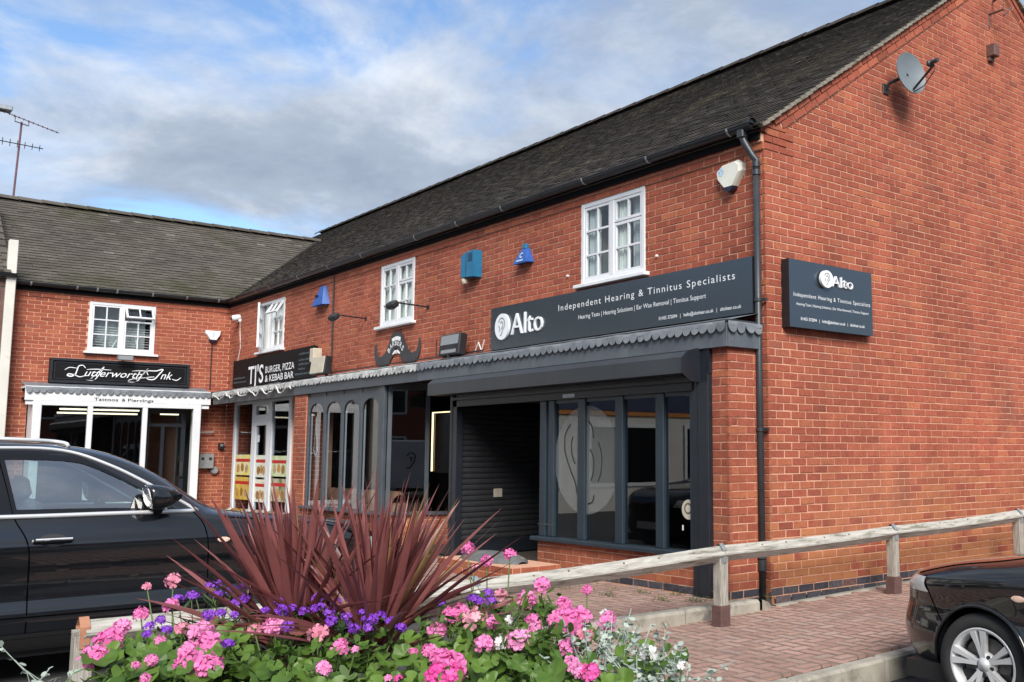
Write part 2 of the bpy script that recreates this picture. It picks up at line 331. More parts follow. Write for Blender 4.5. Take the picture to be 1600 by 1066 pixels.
# ------------------------------------------------------------------ mesh helpers
WPOS = {}          # world position of each object's origin (objects here are only translated while being built)
def V(*a): return Vector(a)
class MB:
    def __init__(s): s.v = []; s.f = []
    def quad(s, a, b, c, d):
        n = len(s.v); s.v += [tuple(a), tuple(b), tuple(c), tuple(d)]; s.f.append((n, n+1, n+2, n+3)); return s
    def poly(s, pts):
        n = len(s.v); s.v += [tuple(p) for p in pts]; s.f.append(tuple(range(n, n+len(pts)))); return s
    def box(s, x0, x1, y0, y1, z0, z1):
        return s.obox(V((x0+x1)/2, (y0+y1)/2, (z0+z1)/2), V(1, 0, 0), V(0, 1, 0), V(0, 0, 1), (x1-x0)/2, (y1-y0)/2, (z1-z0)/2)
    def obox(s, c, a, b, d, ha, hb, hd):
        n = len(s.v); c = Vector(c)
        for k in (-1, 1):
            for j in (-1, 1):
                for i in (-1, 1): s.v.append(tuple(c+a*(ha*i)+b*(hb*j)+d*(hd*k)))
        s.f += [(n, n+2, n+3, n+1), (n+4, n+5, n+7, n+6), (n, n+1, n+5, n+4), (n+2, n+6, n+7, n+3), (n, n+4, n+6, n+2), (n+1, n+3, n+7, n+5)]
        return s
    def bbox(s, c, a, b, d, ha, hb, hd, bv):
        """box with chamfered edges"""
        n = len(s.v); c = Vector(c); idx = {}
        for i in (-1, 1):
            for j in (-1, 1):
                for k in (-1, 1):
                    for ax in range(3):
                        e = [ha, hb, hd]; q = [ha-bv, hb-bv, hd-bv]; q[ax] = e[ax]
                        idx[(i, j, k, ax)] = len(s.v)
                        s.v.append(tuple(c+a*(q[0]*i)+b*(q[1]*j)+d*(q[2]*k)))
        g = lambda i, j, k, ax: idx[(i, j, k, ax)]
        for i in (-1, 1): s.f.append((g(i, -1, -1, 0), g(i, 1, -1, 0), g(i, 1, 1, 0), g(i, -1, 1, 0)))
        for j in (-1, 1): s.f.append((g(-1, j, -1, 1), g(1, j, -1, 1), g(1, j, 1, 1), g(-1, j, 1, 1)))
        for k in (-1, 1): s.f.append((g(-1, -1, k, 2), g(1, -1, k, 2), g(1, 1, k, 2), g(-1, 1, k, 2)))
        for j in (-1, 1):
            for k in (-1, 1): s.f.append((g(-1, j, k, 1), g(1, j, k, 1), g(1, j, k, 2), g(-1, j, k, 2)))
        for i in (-1, 1):
            for k in (-1, 1): s.f.append((g(i, -1, k, 0), g(i, 1, k, 0), g(i, 1, k, 2), g(i, -1, k, 2)))
        for i in (-1, 1):
            for j in (-1, 1): s.f.append((g(i, j, -1, 0), g(i, j, 1, 0), g(i, j, 1, 1), g(i, j, -1, 1)))
        for i in (-1, 1):
            for j in (-1, 1):
                for k in (-1, 1): s.f.append((g(i, j, k, 0), g(i, j, k, 1), g(i, j, k, 2)))
        return s
    def cbox(s, x0, x1, y0, y1, z0, z1, bv=0.004):
        return s.bbox(V((x0+x1)/2, (y0+y1)/2, (z0+z1)/2), V(1, 0, 0), V(0, 1, 0), V(0, 0, 1), (x1-x0)/2, (y1-y0)/2, (z1-z0)/2, bv)
    def tube(s, pts, r, n=8, caps=True, ref=None):
        pts = [Vector(p) for p in pts]; k0 = len(s.v); m = len(pts)
        up = Vector(ref) if ref else V(0, 0, 1)
        for i, p in enumerate(pts):
            t = (pts[min(i+1, m-1)]-pts[max(i-1, 0)]).normalized()
            a = t.cross(up)
            if a.length < 1e-3: a = t.cross(V(1, 0, 0))
            a.normalize(); b = a.cross(t)
            rr = r[i] if hasattr(r, '__len__') else r
            for j in range(n):
                q = 2*math.pi*j/n; s.v.append(tuple(p+a*(rr*math.cos(q))+b*(rr*math.sin(q))))
        for i in range(m-1):
            for j in range(n):
                a0 = k0+i*n+j; a1 = k0+i*n+(j+1) % n
                s.f.append((a0, a1, a1+n, a0+n))
        if caps:
            s.f.append(tuple(k0+j for j in range(n))[::-1]); s.f.append(tuple(k0+(m-1)*n+j for j in range(n)))
        return s
    def prism(s, pts2, o, ax, ay, an, depth):
        """extrude a 2-D outline (ccw in ax, ay) from o backwards by depth along -an"""
        o = Vector(o); n = len(s.v); m = len(pts2)
        for p in pts2: s.v.append(tuple(o+ax*p[0]+ay*p[1]))
        for p in pts2: s.v.append(tuple(o+ax*p[0]+ay*p[1]-an*depth))
        s.f.append(tuple(range(n, n+m))); s.f.append(tuple(range(n+m, n+2*m))[::-1])
        for i in range(m):
            j = (i+1) % m; s.f.append((n+i, n+m+i, n+m+j, n+j))
        return s
    def lathe(s, prof, o, axis, ref, n=24):
        """prof: (radius, along-axis) pairs"""
        o = Vector(o); axis = Vector(axis).normalized(); a = Vector(ref); a = (a-axis*a.dot(axis)).normalized(); b = axis.cross(a)
        k0 = len(s.v); m = len(prof)
        for r, h in prof:
            for j in range(n):
                q = 2*math.pi*j/n; s.v.append(tuple(o+axis*h+a*(r*math.cos(q))+b*(r*math.sin(q))))
        for i in range(m-1):
            for j in range(n):
                a0 = k0+i*n+j; a1 = k0+i*n+(j+1) % n; s.f.append((a0, a1, a1+n, a0+n))
        return s
    def grid(s, rows):
        k0 = len(s.v); m = len(rows[0])
        for r in rows: s.v += [tuple(p) for p in r]
        for i in range(len(rows)-1):
            for j in range(m-1): s.f.append((k0+i*m+j, k0+i*m+j+1, k0+(i+1)*m+j+1, k0+(i+1)*m+j))
        return s
    def mesh(s, name, mat, smooth=False):
        me = bpy.data.meshes.new(name); me.from_pydata(s.v, [], s.f)
        if mat: me.materials.append(MATS[mat])
        if smooth:
            me.polygons.foreach_set('use_smooth', [True]*len(me.polygons))
        me.update()
        return me
    def build(s, name, mat, parent=None, smooth=False, **tags):
        return link(name, s.mesh(name, mat, smooth), parent, **tags)

def link(name, me, parent=None, loc=None, **tags):
    o = bpy.data.objects.new(name, me); COL.objects.link(o)
    if parent is not None:
        o.parent = parent; o.location = -WPOS.get(parent.name, V(0, 0, 0)) if loc is None else loc
        WPOS[o.name] = V(0, 0, 0)
    else: WPOS[o.name] = V(0, 0, 0)
    for k, v in tags.items(): o[k] = v
    return o

def thing(name, label, cat, loc=(0, 0, 0), group=None):
    o = bpy.data.objects.new(name, None); COL.objects.link(o); o.empty_display_size = 0.1
    o.location = loc; WPOS[o.name] = Vector(loc)
    o['label'] = label; o['category'] = cat
    if group: o['group'] = group
    return o

def place(parent, me, name, M):
    """add shared mesh data under parent at world matrix M"""
    o = bpy.data.objects.new(name, me); COL.objects.link(o)
    o.parent = parent
    T = WPOS.get(parent.name, V(0, 0, 0))
    o.matrix_local = Matrix.Translation(-T) @ M
    return o

def basis(a, b, c, o):
    return Matrix(((a.x, b.x, c.x, o.x), (a.y, b.y, c.y, o.y), (a.z, b.z, c.z, o.z), (0, 0, 0, 1)))

def pix(P):
    d = Vector(P)-CAM_LOC; D = d.dot(CF)
    if D < 0.2: return None
    return (1004.05+1576.57*d.dot(CR)/D, 518.34-1576.57*d.dot(CU)/D, D)
def shown(P, m=10):
    q = pix(P)
    return q is not None and -m < q[0] < 1600+m and -m < q[1] < 1066+m

def text_mesh(body, o, ax, ay, an, width, height, mat, depth=0.002, spacing=1.0, shear=0.0, offset=0.0, align='L', cap='A'):
    """lettering fitted to width x cap-height, laid on the plane (o, ax, ay), facing an"""
    cu = bpy.data.curves.new('lettering', 'FONT'); cu.body = body; cu.size = 1.0
    cu.space_character = spacing; cu.shear = shear; cu.offset = offset; cu.resolution_u = 3
    cu.fill_mode = 'FRONT'
    ob = bpy.data.objects.new('lettering_tmp', cu); COL.objects.link(ob)
    dg = bpy.context.evaluated_depsgraph_get(); dg.update()
    me = bpy.data.meshes.new_from_object(ob.evaluated_get(dg))
    xs = [v.co.x for v in me.vertices]; x0, x1 = min(xs), max(xs)
    capz = 0.70
    sx = width/(x1-x0); sy = height/capz
    pts = [(Vector(o)+ax*((v.co.x-x0)*sx)+ay*(v.co.y*sy)) for v in me.vertices]
    faces = [tuple(p.vertices) for p in me.polygons]
    bpy.data.objects.remove(ob); bpy.data.curves.remove(cu); bpy.data.meshes.remove(me)
    mb = MB()
    n = len(pts)
    mb.v = [tuple(p+an*depth) for p in pts]
    mb.f = list(faces)
    if depth > 0.004:      # raised letters: add the sides
        mb.v += [tuple(p) for p in pts]
        cnt = {}
        for f in faces:
            for i in range(len(f)):
                e = (f[i], f[(i+1) % len(f)]); cnt[e] = 1
        for (a, b) in cnt:
            if (b, a) not in cnt: mb.f.append((a, a+n, b+n, b))
    me2 = mb.mesh('lettering', mat)
    return me2

# ------------------------------------------------------------------ masonry
def brick_mesh(w, h, mat, seed, depth=0.03, proud=0.0055, bev=0.003):
    rd = random.Random(seed)
    return _brick(MB(), V(0, 0, 0), V(1, 0, 0), V(0, 1, 0), w, h, rd, depth, proud, bev).mesh('brick', mat)
Z = V(0, 0, 1)
def _brick(mb, c, du, dn, w, h, rd, depth=0.03, proud=0.0055, bev=0.003):
    n = len(mb.v); j = lambda a: rd.uniform(-a, a)
    for dep, ins in ((proud+j(0.0015), bev), (proud-bev, 0.0), (-depth, 0.0)):
        for sx, sz in ((-1, -1), (1, -1), (1, 1), (-1, 1)):
            q = 0.0022 if dep > -0.01 else 0
            mb.v.append(tuple(c+du*(sx*(w/2-ins)+j(q))+Z*(sz*(h/2-ins)+j(q))+dn*(dep+j(q*0.5))))
    mb.f.append((n, n+1, n+2, n+3))
    for r in (0, 4):
        for i in range(4):
            k = (i+1) % 4; mb.f.append((n+r+i, n+r+4+i, n+r+4+k, n+r+k))
    return mb

def lay(o, du, dn, L, z0, z1, holes=(), rng=None, pitch=0.225, phase=0.0, kind='red', step=None, ext=(0, 0)):
    """stretcher bond on the wall (o + du*u); returns brick records"""
    out = []; n = int(round((z1-z0)/0.075))
    for k in range(n):
        za = z0+k*0.075; zc = za+0.0375
        ua, ub = rng(zc) if rng else (0.0, L)
        ci = int(round(za/0.075))
        off = (pitch/2 if ci % 2 else 0.0)+phase
        u = ua-((ua-off) % pitch) if True else ua
        segs = [(ua, ub)]
        for (h0, h1, g0, g1) in holes:
            if g0-0.01 < zc < g1+0.01:
                ns = []
                for a, b in segs:
                    if h1 <= a or h0 >= b: ns.append((a, b))
                    else:
                        if h0 > a: ns.append((a, h0))
                        if h1 < b: ns.append((h1, b))
                segs = ns
        while u < ub:
            for a, b in segs:
                x0, x1 = max(u, a), min(u+pitch, b)
                if x1-x0 > 0.045:
                    if ext[0] and x0 <= ua+1e-6: x0 -= 0.0105
                    if ext[1] and x1 >= ub-1e-6: x1 += 0.0105
                    uc = (x0+x1)/2; ww = x1-x0-0.010
                    pr = step(ci, uc) if step else 0.0
                    out.append((Vector(o)+du*uc+Z*(zc-Vector(o).z)+dn*pr, du, dn, ww, 0.0645, kind))
            u += pitch
    return out

def wall_face(mb, o, du, dn, L, z0, z1, holes=(), reveal=0.10):
    """mortar backing: the wall plane around its openings, with reveals"""
    us = sorted({0.0, L, *[h for q in holes for h in q[:2]]}); zs = sorted({z0, z1, *[h for q in holes for h in q[2:]]})
    us = [u for u in us if 0 <= u <= L]; zs = [z for z in zs if z0 <= z <= z1]
    P = lambda u, z: V(o[0], o[1], 0)+du*u+Z*z
    for a, b in zip(us, us[1:]):
        for c, d in zip(zs, zs[1:]):
            if any(h[0]-1e-6 <= a and b <= h[1]+1e-6 and h[2]-1e-6 <= c and d <= h[3]+1e-6 for h in holes): continue
            mb.quad(P(a, c), P(b, c), P(b, d), P(a, d))
    for h in holes:
        cs = [P(h[0], h[2]), P(h[1], h[2]), P(h[1], h[3]), P(h[0], h[3])]
        for i in range(4):
            a, b = cs[i], cs[(i+1) % 4]; mb.quad(a, b, b-dn*reveal, a-dn*reveal)

def emit_pieces(parent, recs, name, mats, maxn=300, minpx=60.0):
    """the pieces that show largest become objects, the rest one joined part"""
    sc = []
    for i, r in enumerate(recs):
        c, du, dn, ww, h, kind = r
        q = pix(c)
        a = 0
        if q and -5 < q[0] < 1605 and -5 < q[1] < 1071 and (CAM_LOC-c).dot(dn) > 0 and ww > 0.09:
            vd = (c-CAM_LOC).normalized()
            a = (1576/q[2])**2*ww*h*abs(vd.dot(dn))
        sc.append((a, i))
    sc.sort(reverse=True)
    single = {i for a, i in sc[:maxn] if a > minpx}
    cache = {}; mass = {}
    for i, r in enumerate(recs):
        c, du, dn, ww, h, kind = r
        if i in single:
            key = (round(ww, 2), kind, i % 4)
            if key not in cache: cache[key] = brick_mesh(key[0], h, mats[kind][0], hash(key) % 999)
            rd = random.Random(i)
            M = basis(du, dn, Z, c+dn*rd.uniform(-0.002, 0.002)) @ Matrix.Rotation(rd.uniform(-0.008, 0.008), 4, 'Y')
            place(parent, cache[key], name, M)
        else:
            mb = mass.setdefault(kind, MB())
            _brick(mb, c, du, dn, ww, h, random.Random(i))
    for kind, mb in mass.items():
        mb.build(name+'work', mats[kind][1], parent, kind='stuff')
BMATS = {'red': ('brick_single', 'brick_mass'), 'blue': ('blue_brick', 'blue_brick_mass')}

X_, Y_ = V(1, 0, 0), V(0, 1, 0)
# ------------------------------------------------------------------ ground
SLOPE = 0.02
def gz(y): return SLOPE*y                       # pavement height
def build_ground():
    mb = MB(); mb.quad(V(-400, -400, -0.22), V(400, -400, -0.22), V(400, 400, -0.22), V(-400, 400, -0.22))
    mb.build('ground', 'asphalt', None, kind='structure')
    # road surface beside the kerb, following the slope
    mb = MB(); mb.quad(V(2.12, -30, gz(-8)-0.05), V(40, -30, gz(-8)-0.05), V(40, -8, gz(-8)-0.05), V(2.12, -8, gz(-8)-0.05))
    mb = MB(); mb.grid([[V(2.1, y, gz(y)*1.0-0.155), V(60, y, gz(y)-0.155)] for y in (-3.0, 25)])
    mb.build('road', 'asphalt', None, kind='structure')
    mb = MB(); mb.quad(V(-40, -40, -0.15), V(0.3, -40, -0.15), V(0.3, -2.2, -0.15), V(-40, -2.2, -0.15))
    mb.build('car_park', 'asphalt', None, kind='structure')
    pv = bpy.data.objects.new('pavement', None); COL.objects.link(pv); pv['kind'] = 'structure'; WPOS['pavement'] = V(0, 0, 0)
    bed = MB(); ys = [-12+i*1.0 for i in range(30)]
    bed.grid([[V(0.02, y, gz(y)-0.028), V(2.0, y, gz(y)-0.028)] for y in ys])
    bed.build('paving_bed', 'sand_joint', pv)
    herringbone(pv, 0.02, 2.0, -5.5, 6.5, lambda x, y: gz(y), 1)
    st = MB(); st.grid([[V(0.0, y, gz(y)+0.004), V(0.055, y, gz(y)+0.001), V(0.07, y, gz(y)-0.03)] for y in [0.0+i*0.3 for i in range(24)]]); st.build('mortar_strip', 'kerb_concrete', pv)
    # forecourt in front of the shop, a step up
    fc = bpy.data.objects.new('forecourt', None); COL.objects.link(fc); fc['kind'] = 'structure'; WPOS['forecourt'] = V(0, 0, 0)
    mb = MB(); mb.box(-15.2, 0.0, -2.25, 1.3, -0.3, 0.05); mb.build('paving_bed', 'sand_joint', fc)
    herringbone(fc, -6.5, -0.004, -2.2, -0.48, lambda x, y: 0.078, 2)
    mb = MB(); mb.box(-15.1, -6.5, -2.2, 0.3, 0.05, 0.074); mb.box(-6.5, -3.1, -0.48, 1.2, 0.05, 0.0745); mb.build('threshold', 'sand_joint', fc)
    # kerbs
    kb = bpy.data.objects.new('road_kerb', None); COL.objects.link(kb); kb['kind'] = 'structure'; WPOS['road_kerb'] = V(0, 0, 0)
    k = MB().bbox(V(0, 0, 0), X_, Y_, Z, 0.062, 0.4545, 0.15, 0.018).mesh('kerb_stone', 'kerb_concrete')
    for i in range(16):
        y = -6.2+i*0.915
        place(kb, k, 'kerb_stone', Matrix.Translation(V(2.065+random.uniform(-0.004, 0.004), y, gz(y)-0.142+random.uniform(-0.004, 0.004))) @ Matrix.Rotation(SLOPE, 4, 'X'))
    ke = bpy.data.objects.new('edging_kerb', None); COL.objects.link(ke); ke['kind'] = 'structure'; WPOS['edging_kerb'] = V(0, 0, 0)
    k2 = MB().bbox(V(0, 0, 0), X_, Y_, Z, 0.075, 0.4545, 0.12, 0.025).mesh('kerb_stone', 'kerb_concrete')
    for i in range(3):
        y = -0.75-i*0.915
        place(ke, k2, 'kerb_stone', Matrix.Translation(V(0.075, y, -0.028+random.uniform(-0.004, 0.003))))
    mb = MB(); mb.grid([[V(0.0, -0.29, -0.1), V(0.0, -0.29, 0.092), V(0.15, -0.29, 0.09), V(0.15, -0.29, -0.1)], [V(0.0, -0.16, -0.1), V(-0.0, -0.16, 0.06), V(0.11, -0.16, 0.05), V(0.13, -0.16, -0.1)], [V(0.0, -0.05, -0.1), V(0.0, -0.05, 0.0), V(0.06, -0.05, -0.01), V(0.08, -0.05, -0.1)]])
    mb.build('kerb_end', 'kerb_concrete', ke)

def herringbone(parent, x0, x1, y0, y1, zf, seed):
    """block paving in herringbone, the largest-looking blocks as objects"""
    a = 0.1; rd = random.Random(seed); recs = []
    ax = V(1, 0, 0); ay = V(0, 1, 0)
    R = int(max(x1-x0, y1-y0)/a)+6; c0 = V((x0+x1)/2, (y0+y1)/2, 0)
    for i in range(-R, R):
        for j in range(-R, R):
            m = (i-j) % 4
            if m == 0: ce, hor = V(i+1, j+0.5, 0), True      # covers (i,j),(i+1,j)
            elif m == 2 + 0*i:
                continue
            elif m == 3: ce, hor = V(i+0.5, j+1, 0), False
            else: continue
            p = c0+ax*(ce.x*a)+ay*(ce.y*a)
            if not (x0+0.06 < p.x < x1-0.06 and y0+0.06 < p.y < y1-0.06): continue
            recs.append((V(p.x, p.y, zf(p.x, p.y)+rd.uniform(-0.0025, 0.0025)), ax if hor else ay))
    sc = []
    for i, (p, d) in enumerate(recs):
        q = pix(p)
        sc.append((1/q[2] if q and 0 < q[0] < 1600 and 700 < q[1] < 1066 and (q[0] > 940 or q[1] < 930) else 0, i))
    sc.sort(reverse=True); single = {i for s, i in sc[:300] if s > 0}
    me = MB().bbox(V(0, 0, -0.03), X_, Y_, Z, 0.0965, 0.0465, 0.03, 0.0095).mesh('paver', 'paver_single')
    me.materials.append(MATS['paver_edge']); me.polygons.foreach_set('material_index', [0 if k < 6 else 1 for k in range(len(me.polygons))])
    mass = MB()
    for i, (p, d) in enumerate(recs):
        e = V(-d.y, d.x, 0)
        if i in single: place(parent, me, 'paver', basis(d, e, Z, p) @ Matrix.Rotation(rd.uniform(-.01, .01), 4, 'X') @ Matrix.Rotation(rd.uniform(-.006, .006), 4, 'Z'))
        else:
            n = len(mass.v)
            for s, t, zz in ((-1, -1, 0), (1, -1, 0), (1, 1, 0), (-1, 1, 0)): mass.v.append(tuple(p+d*(s*0.087)+e*(t*0.037)))
            for s, t in ((-1, -1), (1, -1), (1, 1), (-1, 1)): mass.v.append(tuple(p+d*(s*0.0965)+e*(t*0.0465)-Z*0.007))
            for s, t in ((-1, -1), (1, -1), (1, 1), (-1, 1)): mass.v.append(tuple(p+d*(s*0.0965)+e*(t*0.0465)-Z*0.03))
            mass.f.append((n, n+1, n+2, n+3))
            for r in (0, 4):
                for k in range(4): mass.f.append((n+r+k, n+r+4+k, n+r+4+(k+1) % 4, n+r+(k+1) % 4))
    o_ = mass.build('paving_blocks', 'paver_mass', parent, kind='stuff')
    o_.data.materials.append(MATS['paver_edge']); o_.data.polygons.foreach_set('material_index', [0 if k % 9 == 0 else 1 for k in range(len(mass.f))])
build_ground()

# ------------------------------------------------------------------ buildings
EZ, PIT = 4.62, 0.69                     # eaves height, roof pitch (rise per run)
APY, APZ = 4.45, EZ+0.69*4.45            # gable apex
LX = -15.22                              # inner corner
main = thing('brick_building', 'long red brick terrace with dark tiled roof, gable end and shopfronts', 'building', (-7.6, 4.45, 0))
wing = thing('brick_building', 'lower brown-roofed red brick wing with tattoo shop in the inner corner', 'building', (-17.0, -2.0, 0))

def window(parent, o, du, dn, W, H, lights, open_top=False, back='curtain', opened=None):
    """white casement: o is its lower left corner on the wall plane. lights: list of (u0,u1,z0,z1,cols,rows)"""
    o = Vector(o); fr = MB(); d0, d1 = 0.015, -0.05
    def bar(m, u0, u1, z0, z1, a=d0, b=d1): m.bbox(o+du*((u0+u1)/2)+Z*((z0+z1)/2)+dn*((a+b)/2), du, dn, Z, (u1-u0)/2, abs(a-b)/2, (z1-z0)/2, 0.004)
    t = 0.055
    bar(fr, 0, t, 0, H); bar(fr, W-t, W, 0, H); bar(fr, t, W-t, H-t, H, d0-0.002, d1); bar(fr, t, W-t, 0, t, d0-0.002, d1)
    mid = W*0.5
    bar(fr, mid-0.035, mid+0.035, t, H-t, d0-0.001, d1)
    f = fr.build('window', 'white_upvc', parent)
    for q in lights:
        u0, u1, z0, z1, nc, nr = q[:6]; swing = q[6] if len(q) > 6 else None
        s = MB(); g = 0.032; S = du; N = dn; UP = Z; base = o+du*u0+Z*z0+dn*0.0
        if swing == 'top':       # top-hung vent pushed open
            a = math.radians(32); hinge = o+du*u0+Z*z1; UP = (Z*math.cos(a)-dn*math.sin(a)); N = (dn*math.cos(a)+Z*math.sin(a)); base = hinge-UP*(z1-z0)+dn*0.02
        if swing == 'side':      # side-hung sash swung out
            a = math.radians(26); S = (du*math.cos(a)+dn*math.sin(a)); N = (dn*math.cos(a)-du*math.sin(a)); base = o+du*u0+Z*z0+dn*0.02
        def sb(a0, a1, b0, b1, pa=0.006, pb=-0.03):
            s.obox(base+S*((a0+a1)/2)+UP*((b0+b1)/2)+N*((pa+pb)/2), S, N, UP, (a1-a0)/2, abs(pa-pb)/2, (b1-b0)/2)
        ww, hh = u1-u0, z1-z0
        sb(0, g, 0, hh); sb(ww-g, ww, 0, hh); sb(g, ww-g, hh-g, hh, 0.005); sb(g, ww-g, 0, g, 0.005)
        for i in range(1, nc): sb(ww*i/nc-0.011, ww*i/nc+0.011, g, hh-g, 0.003)
        for i in range(1, nr):
            zz = hh*i/nr
            for c in range(nc):
                sb(max(g, ww*c/nc+0.011), min(ww-g, ww*(c+1)/nc-0.011), zz-0.011, zz+0.011, 0.0035)
        s.build('sash', 'white_upvc', f)
        for c in range(nc):
            for r in range(nr):
                a0, a1 = max(g, ww*c/nc+0.011), min(ww-g, ww*(c+1)/nc-0.011); b0, b1 = max(g, hh*r/nr+0.011), min(hh-g, hh*(r+1)/nr-0.011)
                p = MB(); tl = random.uniform(-0.0015, 0.0015)
                p.quad(base+S*a0+UP*b0-N*(0.012+tl), base+S*a1+UP*b0-N*(0.012-tl), base+S*a1+UP*b1-N*(0.012-tl), base+S*a0+UP*b1-N*(0.012+tl))
                p.build('pane', 'glass', f)
    sl = MB(); sl.bbox(o+du*(W/2)+Z*(-0.022)+dn*0.03, du, dn, Z, W/2+0.07, 0.055, 0.022, 0.006); sl.build('sill', 'white_paint', f)
    # room behind: side walls, and a curtain or blind close to the glass
    rm = MB(); dep = 0.9
    A = [o+dn*-0.06, o+du*W-dn*0.06, o+du*W+Z*H-dn*0.06, o+Z*H-dn*0.06]; B = [p-dn*dep for p in A]
    rm.quad(*B)
    for i in range(4): rm.quad(A[i], A[(i+1) % 4], B[(i+1) % 4], B[i])
    rm.build('room', 'room_dark' if back == 'dark' else 'blind_grey', f)
    def drape(u0, u1, d=0.12, m='curtain', z0=0.02):
        c = MB(); n = 26; rows = []
        for zz in (z0, H-0.03):
            rows.append([o+du*(u0+(u1-u0)*i/n)+Z*zz-dn*(d+0.018*math.sin(i*1.9)+0.01*math.sin(i*0.7)) for i in range(n+1)])
        c.grid(rows); c.build('curtain', m, f, smooth=True)
    if back == 'curtain':
        drape(0.03, W*0.27, 0.07, 'blind_grey'); drape(W*0.52, W*0.70, 0.07); drape(W*0.27, W*0.5, 0.2, 'blind_dark'); drape(W*0.70, W-0.03, 0.12, 'blind_grey')
    elif back == 'nets':
        drape(0.03, W*0.5, 0.07); drape(W*0.5, W-0.03, 0.07)
    elif back == 'dark':
        b = MB()
        for i in range(9): b.obox(o+du*(W/2)+Z*(0.10+i*0.05)-dn*(0.10+0.01*(i % 2)), du, dn, Z, W/2-0.08, 0.012, 0.004)
        b.build('blind_slats', 'white_upvc', f)
        b = MB(); b.obox(o+du*(W*0.42)+Z*0.22-dn*0.07, (Z+du*0.45).normalized(), dn, (du-Z*0.45).normalized(), 0.14, 0.006, 0.010); b.obox(o+du*(W*0.74)+Z*0.22-dn*0.07, (Z-du*0.3).normalized(), dn, (du+Z*0.3).normalized(), 0.12, 0.006, 0.010); b.build('window_stay', 'white_upvc', f)
        drape(0.05, W*0.95, 0.5, 'blind_grey')
    return f

W1, H1 = 1.16, 0.975
def std_lights(W, H, left_open=None, vent=None):
    m = W*0.5
    return [(0.055, m-0.035, 0.055, H-0.055, 2, 3, left_open), (m+0.035, W-0.055, 0.055, H*0.66, 2, 2), (m+0.035, W-0.055, H*0.66+0.012, H-0.055, 2, 1, vent)]

